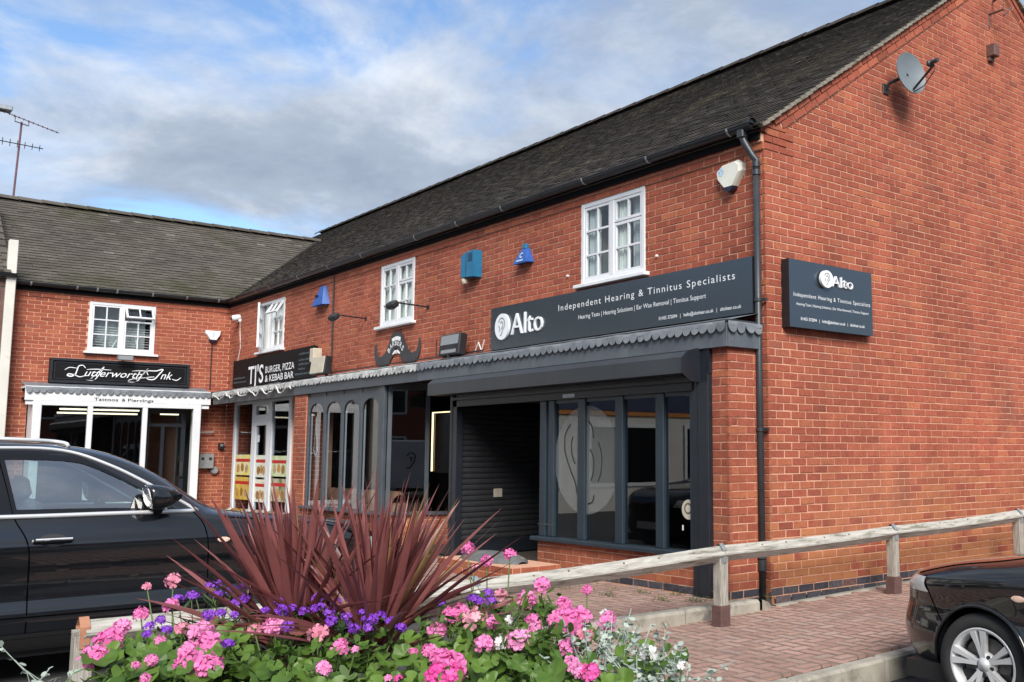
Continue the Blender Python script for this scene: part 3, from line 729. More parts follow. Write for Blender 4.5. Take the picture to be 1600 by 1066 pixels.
WIN = [(-13.45, 1.24), (-8.2, 1.10), (-2.94, 1.16)]
def build_main():
    recs = []
    holes = [(x-LX, x-LX+w_, 3.375, 4.35) for x, w_ in WIN]
    def corbel(ci, u): return 0.022 if ci == 58 else (0.044 if ci > 58 else 0.0)
    recs += lay((LX, 0, 2.55), X_, -Y_, -LX, 2.55, 4.575, holes, step=corbel, phase=0.22, ext=(0, 1))
    face = MB(); wall_face(face, (LX, 0), X_, -Y_, -LX, 2.5, 4.35, holes)
    face.box(LX, 0.0, -0.0215, 0.02, 4.3505, 4.425); face.box(LX, 0.0, -0.0435, 0.02, 4.4255, 4.62)
    # gable wall
    def grng(z):
        if z < EZ: return (0.0, 2*APY)
        d = (z-EZ)/PIT; return (d+0.02, 2*APY-d-0.02)
    def gcorb(ci, u):
        if u < 0.33: return 0.006 if ci == 58 else (0.012 if ci > 58 and ci < 62 else 0.0)
        return 0.0
    recs += lay((0, 0, 0.15), Y_, X_, 2*APY, 0.15, APZ-0.1, (), grng, pitch=0.214, step=gcorb, ext=(1, 0))
    recs += lay((0, 0, -0.075), Y_, X_, 2*APY, -0.075, 0.15, (), None, pitch=0.222, kind='blue', phase=0.05, ext=(1, 0))
    face.poly([V(0, 0, -0.3), V(0, 2*APY, -0.3), V(0, 2*APY, EZ), V(0, APY, APZ), V(0, 0, EZ)])
    # brick pier at the end of the shopfront: front and side
    PX0, PX1, PYF = -0.30, -0.085, -0.45
    recs += lay((PX0, PYF, 0.15), X_, -Y_, PX1-PX0, 0.15, 2.40, (), phase=0.0, ext=(0, 1))
    recs += lay((PX1, PYF, 0.15), Y_, X_, 0.45, 0.15, 2.40, (), phase=0.1125, ext=(1, 0))
    recs += lay((PX1, PYF, 0.0), Y_, X_, 0.45, 0.0, 0.15, (), kind='blue', phase=0.05)
    recs += lay((PX0, PYF, 0.0), X_, -Y_, PX1-PX0, 0.0, 0.15, (), kind='blue')
    face.box(PX0, PX1, PYF, 0.0, -0.3, 2.42)
    recs += lay((PX1, 0.0, 0.0), X_, -Y_, -PX1, 0.0, 2.55, (), ext=(0, 1))
    face.quad(V(PX1, 0, -0.3), V(0, 0, -0.3), V(0, 0, 2.5), V(PX1, 0, 2.5))
    # stall riser under the shop window
    recs += lay((-3.12, -0.47, 0.15), X_, -Y_, 2.60, 0.15, 0.45, ())
    recs += lay((-3.12, -0.47, 0.075), X_, -Y_, 2.60, 0.075, 0.15, (), kind='blue')
    face.box(-3.12, -0.52, -0.47, -0.3, -0.2, 0.43)
    # pier between the takeaway and the barber, and the barber's stall riser
    recs += lay((-10.36, -0.47, 0.075), X_, -Y_, 0.5, 0.075, 2.4, ()); recs += lay((-9.86, -0.47, 0.075), Y_, X_, 0.3, 0.075, 2.4, ())
    face.box(-10.36, -9.86, -0.47, 0.0, -0.2, 2.42)
    recs += lay((-9.86, -0.44, 0.075), X_, -Y_, 2.76, 0.075, 0.525, ())
    face.box(-9.86, -7.1, -0.44, -0.3, -0.2, 0.51)
    sdir = (V(-6.55, 0.62, 0)-V(-7.05, -0.44, 0)).normalized(); sn = V(sdir.y, -sdir.x, 0)
    recs += lay((-7.05, -0.44, 0.075), sdir, sn, 1.6, 0.075, 0.525, ())
    face.obox(V(-7.05, -0.44, 0.16)+sdir*0.8-sn*0.06, sdir, sn, Z, 0.8, 0.058, 0.35)
    # walls between the shops and the rest of the shell
    face.box(LX+0.02, -14.68, 0.0, 0.25, -0.2, 2.5); face.box(-11.62, -10.36, 0.0, 0.2, -0.2, 2.5)
    recs += lay((LX, 0, 0.075), X_, -Y_, 0.55, 0.075, 2.55, ())
    face.quad(V(LX-6, 2*APY, -0.3), V(0, 2*APY, -0.3), V(0, 2*APY, EZ), V(LX-6, 2*APY, EZ))
    face.build('wall', 'mortar', main)
    # red rake of brick-on-edge under the verge
    rk = MB(); sl = V(0, 1, PIT).normalized(); nrm = V(0, -PIT, 1).normalized()
    Lr = APY/sl.y
    n = int(Lr/0.215)
    for side in (1, -1):
        s_ = V(0, side*1, PIT).normalized(); n_ = V(0, -side*PIT, 1).normalized(); o_ = V(0, 0 if side > 0 else 2*APY, EZ)
        for row, (off, pr) in enumerate(((-0.045, 0.035), (-0.125, 0.022))):
            for i in range(n):
                c = o_+s_*(0.22+i*0.2185+(0.1 if row else 0))+n_*off
                recs_rake.append((c, s_, pr, n_))
        rk.obox(o_+s_*(Lr/2+0.1)+n_*(-0.085)+X_*0.008, s_, X_, n_, Lr/2-0.1, 0.008, 0.083)
    rk.build('rake_bed', 'mortar', main)
    rb = MB()
    for i, (c, s_, pr, n_) in enumerate(recs_rake):
        rb.bbox(c+X_*(pr/2), s_, X_, n_, 0.103, pr/2+0.004, 0.036, 0.004)
    rb.build('rake_brickwork', 'brick_mass', main, kind='stuff')
    emit_pieces(main, recs, 'brick', BMATS)
    for (x, w_), args in zip(WIN, (dict(left='side', vent='top', back='nets'), dict(left=None, vent=None, back='nets'), dict(left=None, vent=None, back='curtain'))):
        window(main, (x, 0, 3.375), X_, -Y_, w_, 0.975, std_lights(w_, 0.975, args['left'], args['vent']), back=args['back'])
recs_rake = []
build_main()

def tiles(parent, o, du, ds, L, run, clip, mats, name, wt=0.165, ge=0.1, nsingle=0, thick=0.016, edge=None):
    """plain tiles: du along the eaves, ds up the slope; clip(point) -> keep"""
    nrm = du.cross(ds).normalized()
    if nrm.z < 0: nrm = -nrm
    nr = int(run/ge); nc = int(L/wt)+2; recs = []; rd = random.Random(5)
    for r in range(nr+1):
        for c in range(-1, nc):
            p = o+du*((c+0.5+(0.5 if r % 2 else 0))*wt)+ds*(r*ge)
            if clip(p): recs.append(p)
    tilt = 0.11
    up = (ds*math.cos(tilt)-nrm*math.sin(tilt)); nn = (nrm*math.cos(tilt)+ds*math.sin(tilt))
    single = set()
    if nsingle:
        sc = []
        for i, p in enumerate(recs):
            q = pix(p); sc.append(((1/q[2]) if q and 0 < q[0] < 1600 and 0 < q[1] < 1066 else 0, i))
        sc.sort(reverse=True); single = {i for s, i in sc[:nsingle] if s > 0}
    me = None; mass = MB()
    for i, p in enumerate(recs):
        ew = wt-0.004; ln = ge*1.35; b = p+nrm*(0.012+rd.uniform(-0.003, 0.004)); s = rd.uniform(-0.006, 0.006); sx = 1.0
        if edge is not None and p.dot(du)+wt > 0.0:      # tile-and-a-half at the verge keeps the edge straight
            x0 = p.dot(du)-ew/2; x1 = edge+rd.uniform(-0.004, 0.004); b = b+du*((x0+x1)/2-p.dot(du)); sx = (x1-x0)/ew; ew = x1-x0
        if i in single:
            if me is None:
                m2 = MB(); hx = (wt-0.004)/2
                m2.v = [(-hx, 0, 0), (hx, 0, 0), (hx, ln, 0), (-hx, ln, 0), (-hx, 0, -thick), (hx, 0, -thick), (hx, ln, -thick), (-hx, ln, -thick)]
                m2.f = [(0, 1, 2, 3), (4, 5, 1, 0), (5, 6, 2, 1), (7, 4, 0, 3)]; me = m2.mesh('roof_tile', mats[0])
            place(parent, me, 'roof_tile', basis(du, up, nn, b+up*s) @ Matrix.Diagonal((sx, 1, 1, 1)))
        else:
            n = len(mass.v); a = b-du*(ew/2)+up*s; e = b+du*(ew/2)+up*(s+rd.uniform(-0.003, 0.003))
            mass.v += [tuple(a), tuple(e), tuple(e+up*ln), tuple(a+up*ln), tuple(a-nn*thick), tuple(e-nn*thick)]
            mass.f += [(n, n+1, n+2, n+3), (n+4, n+5, n+1, n), (n+5, n+2, n+1), (n+4, n, n+3)]
    o_ = mass.build(name, mats[1], parent, kind='stuff')
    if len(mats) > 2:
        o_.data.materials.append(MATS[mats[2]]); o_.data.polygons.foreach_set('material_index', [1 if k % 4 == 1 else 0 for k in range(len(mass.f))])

def hm(p): return EZ+PIT*p.y                      # main roof plane height
def hw(p): return EZ+PIT*(-15.25-p.x)             # wing roof plane height
WRX = -18.42                                      # wing ridge
def build_roofs():
    sl = V(0, 1, PIT).normalized(); run = (APY+0.10)/sl.y
    ov = 0.12                                      # eaves overhang
    o = V(-22.0, -ov, EZ-PIT*ov+0.03)
    tiles(main, o, X_, sl, 22.0+0.075, run, lambda p: p.x < 0.0 and (p.x > -15.4 or hm(p) >= hw(p)-0.06 or p.x < WRX-0.5), ('tile_single', 'tile_mass'), 'roof_tiles', nsingle=300, edge=0.066)
    deck = MB()
    deck.quad(V(-22, -ov, EZ-PIT*ov), V(0.03, -ov, EZ-PIT*ov), V(0.03, APY, APZ-0.01), V(-22, APY, APZ-0.01))
    deck.quad(V(-22, 2*APY+ov, EZ-PIT*ov), V(0.03, 2*APY+ov, EZ-PIT*ov), V(0.03, APY, APZ-0.012), V(-22, APY, APZ-0.012))
    deck.quad(V(-22, -ov, EZ-PIT*ov-0.02), V(0.03, -ov, EZ-PIT*ov-0.02), V(0.03, 0.02, EZ-PIT*ov-0.02), V(-22, 0.02, EZ-PIT*ov-0.02))
    deck.build('roof', 'tile_mass', main)
    slb = V(0, -1, PIT).normalized()
    tiles(main, V(-22, 2*APY+ov, EZ-PIT*ov+0.03), X_, slb, 22.075, run, lambda p: -4 < p.x < 0.0, ('tile_single', 'tile_mass'), 'rear_roof_tiles', edge=0.066)
    # pale mortar verge: ragged tile ends and bedding seen along the gable
    for side in (1, -1):
        vg = MB(); rd = random.Random(3); s_ = V(0, side, PIT).normalized(); n_ = V(0, -side*PIT, 1).normalized(); o_ = V(0, 0 if side > 0 else 2*APY, EZ)
        n = int(run/0.1)
        for i in range(n):
            c = o_+s_*(-0.06+i*0.1)+n_*(0.004+rd.uniform(-0.002, 0.002))+X_*(0.045+rd.uniform(-0.004, 0.003))
            vg.obox(c, (s_+n_*-0.1).normalized(), X_, n_, 0.056, 0.034+rd.uniform(0, 0.004), 0.016+rd.uniform(-0.003, 0.003))
        vg.build('verge', 'verge_mortar', main)
    rg = MB(); rd = random.Random(4)
    for i in range(int(22/0.45)):
        x = 0.05-i*0.45
        pts = []; n = 7
        rows = []
        for xx, dz in ((x, 0.012), (x-0.448, 0.0)):
            rows.append([V(xx, APY+0.13*math.cos(math.pi*k/(n-1)), APZ+0.02+dz+0.09*math.sin(math.pi*k/(n-1))) for k in range(n)])
        rg.grid(rows)
    rg.build('ridge_tiles', 'tile_mass', main)
    # wing
    slw = V(-1, 0, PIT).normalized(); runw = (-15.25-WRX+0.12)/-slw.x
    ow = V(-15.25+0.12, -4.0, EZ-PIT*0.12+0.03)
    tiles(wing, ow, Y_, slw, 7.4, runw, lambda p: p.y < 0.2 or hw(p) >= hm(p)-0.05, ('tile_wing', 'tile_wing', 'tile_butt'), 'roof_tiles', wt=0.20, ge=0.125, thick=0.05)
    dk = MB(); z0, zr = EZ-PIT*0.12, hw(V(WRX, 0, 0))
    dk.quad(V(-15.13, -4.0, z0), V(-15.13, 0.1, z0), V(WRX, 3.2, zr-0.01), V(WRX, -4.0, zr-0.01))
    dk.quad(V(-21.7, -4.0, z0), V(-21.7, 3.3, z0), V(WRX, 3.3, zr-0.012), V(WRX, -4.0, zr-0.012))
    dk.build('roof', 'tile_wing', wing)
    rg = MB()
    for i in range(16):
        y = -4.0+i*0.45; n = 7
        rg.grid([[V(WRX+0.13*math.cos(math.pi*k/(n-1)), yy, zr+0.02+dz+0.09*math.sin(math.pi*k/(n-1))) for k in range(n)] for yy, dz in ((y, 0.012), (y+0.448, 0.0))])
    rg.build('ridge_tiles', 'tile_wing', wing)
    vl = MB(); a = V(-15.2, 0.05, EZ+0.03); b = V(WRX, 3.15, zr+0.05)
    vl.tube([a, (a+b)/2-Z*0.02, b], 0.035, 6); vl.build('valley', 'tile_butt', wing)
build_roofs()

def half_gutter(mb, a, b, r=0.06):
    a = Vector(a); b = Vector(b); d = (b-a).normalized(); s = d.cross(Z).normalized(); n = 9
    rows = []
    for p in (a, b):
        rows.append([p+s*(r*math.cos(math.pi*k/(n-1)))-Z*(r*math.sin(math.pi*k/(n-1))) for k in range(n)]+[p-s*(r-0.006)+Z*0.0]+[p+s*(r-0.006)])
    mb.grid(rows)
    mb.tube([a+s*r, b+s*r], 0.006, 5); mb.tube([a-s*r, b-s*r], 0.006, 5)
def build_gutters():
    g = MB(); half_gutter(g, (LX+0.06, -0.135, EZ-0.03), (-0.02, -0.135, EZ-0.03)); 
    g.lathe([(0.0, -0.02), (0.062, -0.02), (0.062, 0.0)], V(-0.02, -0.135, EZ-0.035), X_, Z, 14)
    go = g.build('gutter', 'gutter_black', main)
    fb = MB(); fb.box(LX, -0.01, -0.075, -0.0445, EZ-0.17, EZ-0.02); fb.build('fascia_board', 'fascia_black', main)
    for x in (-0.32, -1.55, -2.7, -4.45, -5.6, -6.8, -8.6, -9.9, -11.2, -12.6, -13.3, -14.5):
        c = MB(); n = 9; rows = []
        for xx in (x-0.014, x+0.014): rows.append([V(xx, -0.135-0.067*math.cos(math.pi*k/(n-1)), EZ-0.024-0.068*math.sin(math.pi*k/(n-1))) for k in range(n)])
        c.grid(rows); c.build('gutter_clip', 'galvanised', go)
    for x in (-1.05, -3.6, -7.7, -11.9):
        c = MB(); n = 9; rows = []
        for xx in (x-0.05, x+0.05): rows.append([V(xx, -0.135-0.07*math.cos(math.pi*k/(n-1)), EZ-0.022-0.07*math.sin(math.pi*k/(n-1))) for k in range(n)])
        c.grid(rows); c.build('gutter_joint', 'gutter_black', go)
    d = MB(); x = -0.055
    d.tube([V(-0.16, -0.135, 4.60), V(-0.16, -0.135, 4.47), V(-0.145, -0.125, 4.43), V(-0.08, -0.085, 4.29), V(x, -0.06, 4.24), V(x, -0.06, 4.1)], 0.036, 12)
    d.tube([V(x, -0.06, 4.12), V(x, -0.06, 0.02)], 0.033, 12)
    do = d.build('downpipe', 'pipe_black', main, smooth=True)
    for z, h, r in ((4.20, 0.05, 0.041), (4.12, 0.05, 0.041), (2.86, 0.03, 0.042), (1.62, 0.03, 0.042), (0.36, 0.10, 0.041), (0.43, 0.02, 0.045)):
        c = MB(); c.lathe([(0.03, -h/2), (r, -h/2), (r, h/2), (0.03, h/2)], V(x, -0.06, z), Z, X_, 14); c.box(x+0.02, x+0.085, -0.045, -0.02, z-0.012, z+0.012) if 1 < z < 3 else None
        c.build('pipe_collar', 'pipe_black', do)
    c = MB(); c.bbox(V(-0.16, -0.135, 4.52), X_, Y_, Z, 0.045, 0.045, 0.05, 0.01); c.build('pipe_hopper', 'pipe_black', do)
    g = MB(); half_gutter(g, (-15.085, -3.95, EZ-0.03), (-15.085, -0.08, EZ-0.03)); gw = g.build('gutter', 'gutter_black', wing)
    fb = MB(); fb.box(-15.175, -15.145, -3.95, -0.05, EZ-0.17, EZ-0.02); fb.build('fascia_board', 'fascia_black', wing)
    for y in (-3.72, -2.95, -2.6, -2.25, -1.6, -0.95, -0.32):
        c = MB(); n = 9; rows = []
        for yy in (y-0.014, y+0.014): rows.append([V(-15.085+0.067*math.cos(math.pi*k/(n-1)), yy, EZ-0.024-0.068*math.sin(math.pi*k/(n-1))) for k in range(n)])
        c.grid(rows); c.build('gutter_clip', 'galvanised', gw)
    # thin black pipe down the front between two shops
    c = MB(); c.tube([V(-9.95, -0.04, 4.46), V(-9.95, -0.03, 2.75)], 0.014, 6); c.build('cable', 'cable_black', main)
build_gutters()

def build_wing():
    recs = []
    holes = [(-2.68+3.95, -1.48+3.95, 3.375, 4.40)]
    def corbel(ci, u): return 0.022 if ci == 58 else (0.044 if ci > 58 else 0.0)
    recs += lay((LX, -3.95, 2.55), Y_, X_, 3.95, 2.55, 4.575, [(1.27, 2.47, 3.375, 4.35)], step=corbel)
    recs += lay((LX, -3.95, 0.0), Y_, X_, 3.95, 0.0, 2.55, [(0.33, 3.38, 0, 3)])
    face = MB(); wall_face(face, (LX, -3.95), Y_, X_, 3.95, 2.5, 4.35, [(1.27, 2.47, 3.375, 4.35)]); wall_face(face, (LX, -3.95), Y_, X_, 3.95, -0.2, 2.5, [(0.33, 3.38, -0.2, 2.5)])
    face.box(LX-0.02, LX+0.0215, -3.95, 0.0, 4.3505, 4.425); face.box(LX-0.02, LX+0.0435, -3.95, 0.0, 4.4255, 4.6)
    face.quad(V(LX, -3.952, -0.2), V(-21.6, -3.952, -0.2), V(-21.6, -3.952, EZ), V(LX, -3.952, EZ)); face.poly([V(LX, -3.952, EZ), V(-21.6, -3.952, EZ), V(WRX, -3.952, hw(V(WRX, 0, 0)))])
    face.build('wall', 'mortar', wing)
    emit_pieces(wing, recs, 'brick', BMATS, minpx=40)
    W_, H_ = 1.2, 0.975
    window(wing, (LX, -2.68, 3.375), Y_, X_, W_, H_, std_lights(W_, H_, None, 'top'), back='dark')
build_wing()

# ------------------------------------------------------------------ shopfronts (parts of the buildings)
def scallop_mesh(mat, r=0.055):
    m = MB(); pts = [(-r, 0.0)]+[(r*math.cos(a), r*1.15*math.sin(a)) for a in [math.pi+math.pi*i/8 for i in range(9)]]+[(r, 0.0)]
    pts = [(-r, 0.03)]+[(r*math.cos(math.pi+math.pi*i/8), r*1.1*math.sin(math.pi+math.pi*i/8)) for i in range(9)]+[(r, 0.03)]
    m.prism(pts, V(0, 0, 0), X_, Z, -Y_, 0.006)
    return m.mesh('scallop', mat)
def canopy(parent, o, du, dn, L, fmat, lmat, z0=2.38, z1=2.605, back=0.5, pitch=0.112, rise=0.135):
    """lead-covered canopy with fascia board and a scalloped edge; o: left front bottom corner in plan"""
    o = Vector(o)
    f = MB(); f.bbox(o+du*(L/2)+Z*((z0+z1)/2)-dn*0.015, du, dn, Z, L/2, 0.015, (z1-z0)/2, 0.003)
    fo = f.build('canopy_fascia', fmat, parent)
    rd = random.Random(int(L*100))
    n = max(2, int(L/0.16)); top = []; fr = []; dr = []
    t = MB()
    rows = [[], [], [], []]
    for i in range(n+1):
        p = o+du*(L*i/n); w1, w2, w3 = (rd.uniform(-0.006, 0.006) for _ in range(3))
        rows[0].append(p-dn*back+Z*(z1+rise)); rows[1].append(p-dn*(back*0.45)+Z*(z1+rise*0.53+w1)); rows[2].append(p+dn*(0.022+w2*0.5)+Z*(z1+0.014+w3)); rows[3].append(p+dn*(0.024+w2*0.5)+Z*(z1-0.028))
    t.grid(rows); t.build('flashing', lmat, fo, smooth=True)
    s = MB(); s.quad(o-dn*0.03+Z*(z0+0.06), o+du*L-dn*0.03+Z*(z0+0.06), o+du*L-dn*back+Z*(z0+0.06), o-dn*back+Z*(z0+0.06)); s.build('soffit', 'shutter_guide', fo)
    me = scallop_mesh(lmat)
    k = int(L/pitch)
    for i in range(k):
        c = o+du*((i+0.5)*L/k)+dn*(0.024+rd.uniform(-0.003, 0.008))+Z*(z1-0.028)
        sc_ = 0.98*L/k/0.11
        M = basis(du, -dn, Z, c) @ Matrix.Rotation(rd.uniform(-0.25, 0.02), 4, 'X') @ Matrix.Rotation(rd.uniform(-0.05, 0.05), 4, 'Y') @ Matrix.Diagonal((sc_, 1, rd.uniform(0.9, 1.1), 1))
        place(fo, me, 'scallop', M)
    return fo

def pane_quad(parent, a, b, z0, z1, mat='shop_glass', name='pane'):
    m = MB(); a = Vector(a); b = Vector(b)
    m.quad(a+Z*z0, b+Z*z0, b+Z*z1, a+Z*z1); return m.build(name, mat, parent)

def room(parent, x0, x1, y0, y1, z0, z1, open_side, mat='room_dark', name='interior'):
    m = MB()
    c = [V(x0, y0, 0), V(x1, y0, 0), V(x1, y1, 0), V(x0, y1, 0)]
    sides = {'s': (0, 1), 'e': (1, 2), 'n': (2, 3), 'w': (3, 0)}
    for k, (i, j) in sides.items():
        if k in open_side: continue
        m.quad(c[i]+Z*z0, c[j]+Z*z0, c[j]+Z*z1, c[i]+Z*z1)
    m.quad(*[p+Z*z1 for p in c])
    o = m.build(name, mat, parent)
    f = MB(); f.quad(*[p+Z*(z0+0.003) for p in c]); f.build('floor', 'room_floor', parent)
    return o

def build_hearing_shop():
    yf = -0.47
    # canopy: front and the short return by the drainpipe
    canopy(main, (-5.95, -0.52, 0), X_, -Y_, 5.95-0.03, 'grey_paint', 'lead')
    canopy(main, (-0.03, -0.518, 0), Y_, X_, 0.46, 'grey_paint', 'lead', back=0.06, rise=0.022)
    c = MB(); c.box(-5.95, -0.04, -0.5, -0.005, 2.605, 2.64); c.build('canopy_board', 'anthracite', main)
    # roller shutter housing
    b = MB(); x0, x1 = -5.28, -0.42
    prof = [(-0.50, 2.375), (-0.665, 2.355), (-0.735, 2.295), (-0.735, 2.145), (-0.50, 2.145)]
    b.grid([[V(x, y, z) for y, z in prof+prof[:1]] for x in (x0, x1)])
    b.poly([V(x0, y, z) for y, z in prof])
    bo = b.build('shutter_box', 'anthracite', main)
    e = MB(); e.prism([(-y, z) for y, z in [(-0.50, 2.40), (-0.665, 2.36), (-0.74, 2.29), (-0.74, 2.15), (-0.62, 2.07), (-0.50, 2.07)]][::-1], V(x1+0.012, 0, 0), -Y_, Z, X_, 0.010)
    e.build('end_plate', 'shutter_guide', bo)
    sm = MB(); sm.box(-3.335, -3.327, -0.7375, -0.73, 2.146, 2.296); sm.build('box_seam', 'shutter_dark', bo)
    h = MB(); h.box(-5.02, -0.50, -0.50, -0.42, 1.995, 2.145); h.box(-5.02, -0.5, -0.545, -0.5, 2.075, 2.11); ho = h.build('head_rail', 'shutter_guide', main)
    lb = MB(); lb.box(-2.62, -2.40, -0.502, -0.5005, 2.01, 2.05); lb.build('maker_plate', 'galvanised', ho)
    # side guides
    for a, b_ in ((-5.10, -4.93), (-0.525, -0.305)):
        g = MB(); g.cbox(a, b_, -0.50, -0.40, 0.06, 2.145, 0.004); g.box(a+0.06, a+0.072, -0.506, -0.5, 0.06, 2.14); g.build('shutter_guide', 'shutter_guide', main)
    g = MB(); g.box(-0.305, -0.30, -0.49, -0.40, 0.06, 2.38); g.box(-0.5, -0.29, -0.497, -0.42, 2.145, 2.38); g.build('corner_post', 'shutter_guide', main)
    # window frame
    f = MB()
    for a, b_ in ((-3.10, -2.99), (-2.94, -2.83), (-2.39, -2.26), (-1.74, -1.61), (-1.10, -0.975), (-0.60, -0.525)):
        f.cbox(a, b_, -0.468, -0.385, 0.47, 1.995, 0.008)
    f.box(-2.99, -2.94, -0.44, -0.39, 0.47, 1.995)
    f.box(-2.83, -0.6, -0.45, -0.40, 1.955, 1.995)
    fo = f.build('window_frame', 'blue_grey_frame', main)
    s = MB(); s.bbox(V(-1.815, -0.465, 0.448), X_, Y_, Z, 1.345, 0.095, 0.024, 0.008); s.build('sill', 'blue_grey_frame', fo)
    s = MB(); s.box(-3.12, -2.82, -0.475, -0.47, 0.60, 0.608); s.build('frame_joint', 'grey_frame', fo)
    for a, b_ in ((-2.83, -2.39), (-2.26, -1.74), (-1.61, -1.10), (-0.975, -0.60)):
        pane_quad(fo, (a, -0.43, 0), (b_, -0.43, 0), 0.47, 1.955)
    # side panel of the window bay towards the lobby
    p = MB(); p.box(-3.115, -3.10, -0.46, 1.3, 0.08, 2.15); p.build('bay_side', 'blue_grey_frame', main)
    room(main, -3.09, -0.31, -0.41, 3.2, 0.09, 2.36, 's')
    room(main, -6.4, -3.12, 1.3, 1.32, 0.08, 2.4, 's')
    # ear decal: a pale oval film on the two left panes with drawn lines
    d = MB(); cx, cz, rx, rz = -2.27, 1.33, 0.58, 0.585
    for a, b_ in ((-2.83, -2.39), (-2.26, -1.74)):
        n = 24; lo, hi = [], []
        for i in range(n+1):
            x = a+(b_-a)*i/n; q = 1-((x-cx)/rx)**2
            if q < 0: q = 0
            lo.append(V(x, -0.4335, cz-rz*math.sqrt(q))); hi.append(V(x, -0.4335, min(1.95, cz+rz*math.sqrt(q))))
        d.grid([lo, hi])
    d.build('oval_decal', 'decal_film', fo)
    ln = MB()
    ear = [[(-2.56, 1.72), (-2.66, 1.60), (-2.66, 1.42), (-2.58, 1.25), (-2.47, 1.08), (-2.43, 0.96)], [(-2.52, 1.58), (-2.545, 1.48), (-2.52, 1.36), (-2.47, 1.28)],
           [(-2.24, 1.75), (-2.17, 1.68), (-2.14, 1.56)], [(-2.06, 1.52), (-2.0, 1.38), (-2.01, 1.2), (-2.06, 1.1)], [(-2.2, 1.44), (-2.14, 1.34), (-2.14, 1.2), (-2.19, 1.1)], [(-2.13, 0.95), (-2.16, 0.88), (-2.24, 0.855)]]
    for st in ear:
        pts = []
        for i in range(len(st)-1):
            for k in range(4):
                u = k/4; p0 = st[max(i-1, 0)]; p1 = st[i]; p2 = st[i+1]; p3 = st[min(i+2, len(st)-1)]
                cr = lambda a, b, c, e: 0.5*((2*b)+(-a+c)*u+(2*a-5*b+4*c-e)*u*u+(-a+3*b-3*c+e)*u**3)
                pts.append(V(cr(p0[0], p1[0], p2[0], p3[0]), -0.435, cr(p0[1], p1[1], p2[1], p3[1])))
        pts.append(V(st[-1][0], -0.435, st[-1][1]))
        for a, b_ in zip(pts, pts[1:]):
            t = (b_-a).normalized(); q = t.cross(Y_)*0.009; ln.quad(a-q, b_-q, b_+q, a+q)
    ln.build('decal_lines', 'letter_black', fo)
    st = MB(); st.lathe([(0, 0), (0.095, 0)], V(-0.655, -0.434, 0.86), -Y_, X_, 22); so = st.build('round_sticker', 'lamp_cream', fo)
    st = MB(); st.lathe([(0.04, 0), (0.052, 0)], V(-0.66, -0.4355, 0.87), -Y_, X_, 22); st.build('sticker_mark', 'letter_black', so)
    st2 = MB(); st2.box(-0.745, -0.725, -0.4345, -0.434, 0.66, 0.71); st2.build('small_sticker', 'alarm_white_cool', fo)
    # closed roller shutter running back into the lobby
    a, b_ = V(-4.96, -0.40, 0), V(-5.18, 1.25, 0); dd = (b_-a).normalized(); nn = V(dd.y, -dd.x, 0); Ls = (b_-a).length
    ro = MB(); ro.obox((a+b_)/2+Z*1.03-nn*0.03, dd, nn, Z, Ls/2, 0.006, 0.96); ro = ro.build('roller_shutter', 'shutter_dark', main)
    prof = [(0.0, 0.0), (0.012, 0.012), (0.016, 0.035), (0.012, 0.058), (0.0, 0.070)]
    sm = MB(); sm.grid([[V(x, 0, 0)+Y_*p[0]+Z*p[1] for p in prof] for x in (0, Ls)]); sme = sm.mesh('slat', 'shutter_dark')
    for i in range(24): place(ro, sme, 'slat', basis(dd, nn, Z, a-nn*0.024+Z*(0.28+i*0.0715)))
    k = MB(); k.obox(a+dd*0.62-nn*0.003+Z*0.88, dd, nn, Z, 0.07, 0.004, 0.055); k.build('notice', 'lamp_cream', ro)
    k = MB(); k.obox(a+dd*(Ls/2)-nn*0.02+Z*0.185, dd, nn, Z, Ls/2, 0.02, 0.09); k.build('door_base', 'shutter_guide', ro)
    k = MB(); k.obox(a+dd*(Ls/2)-nn*0.02+Z*2.03, dd, nn, Z, Ls/2, 0.03, 0.05); k.build('shutter_head', 'shutter_guide', ro)
build_hearing_shop()

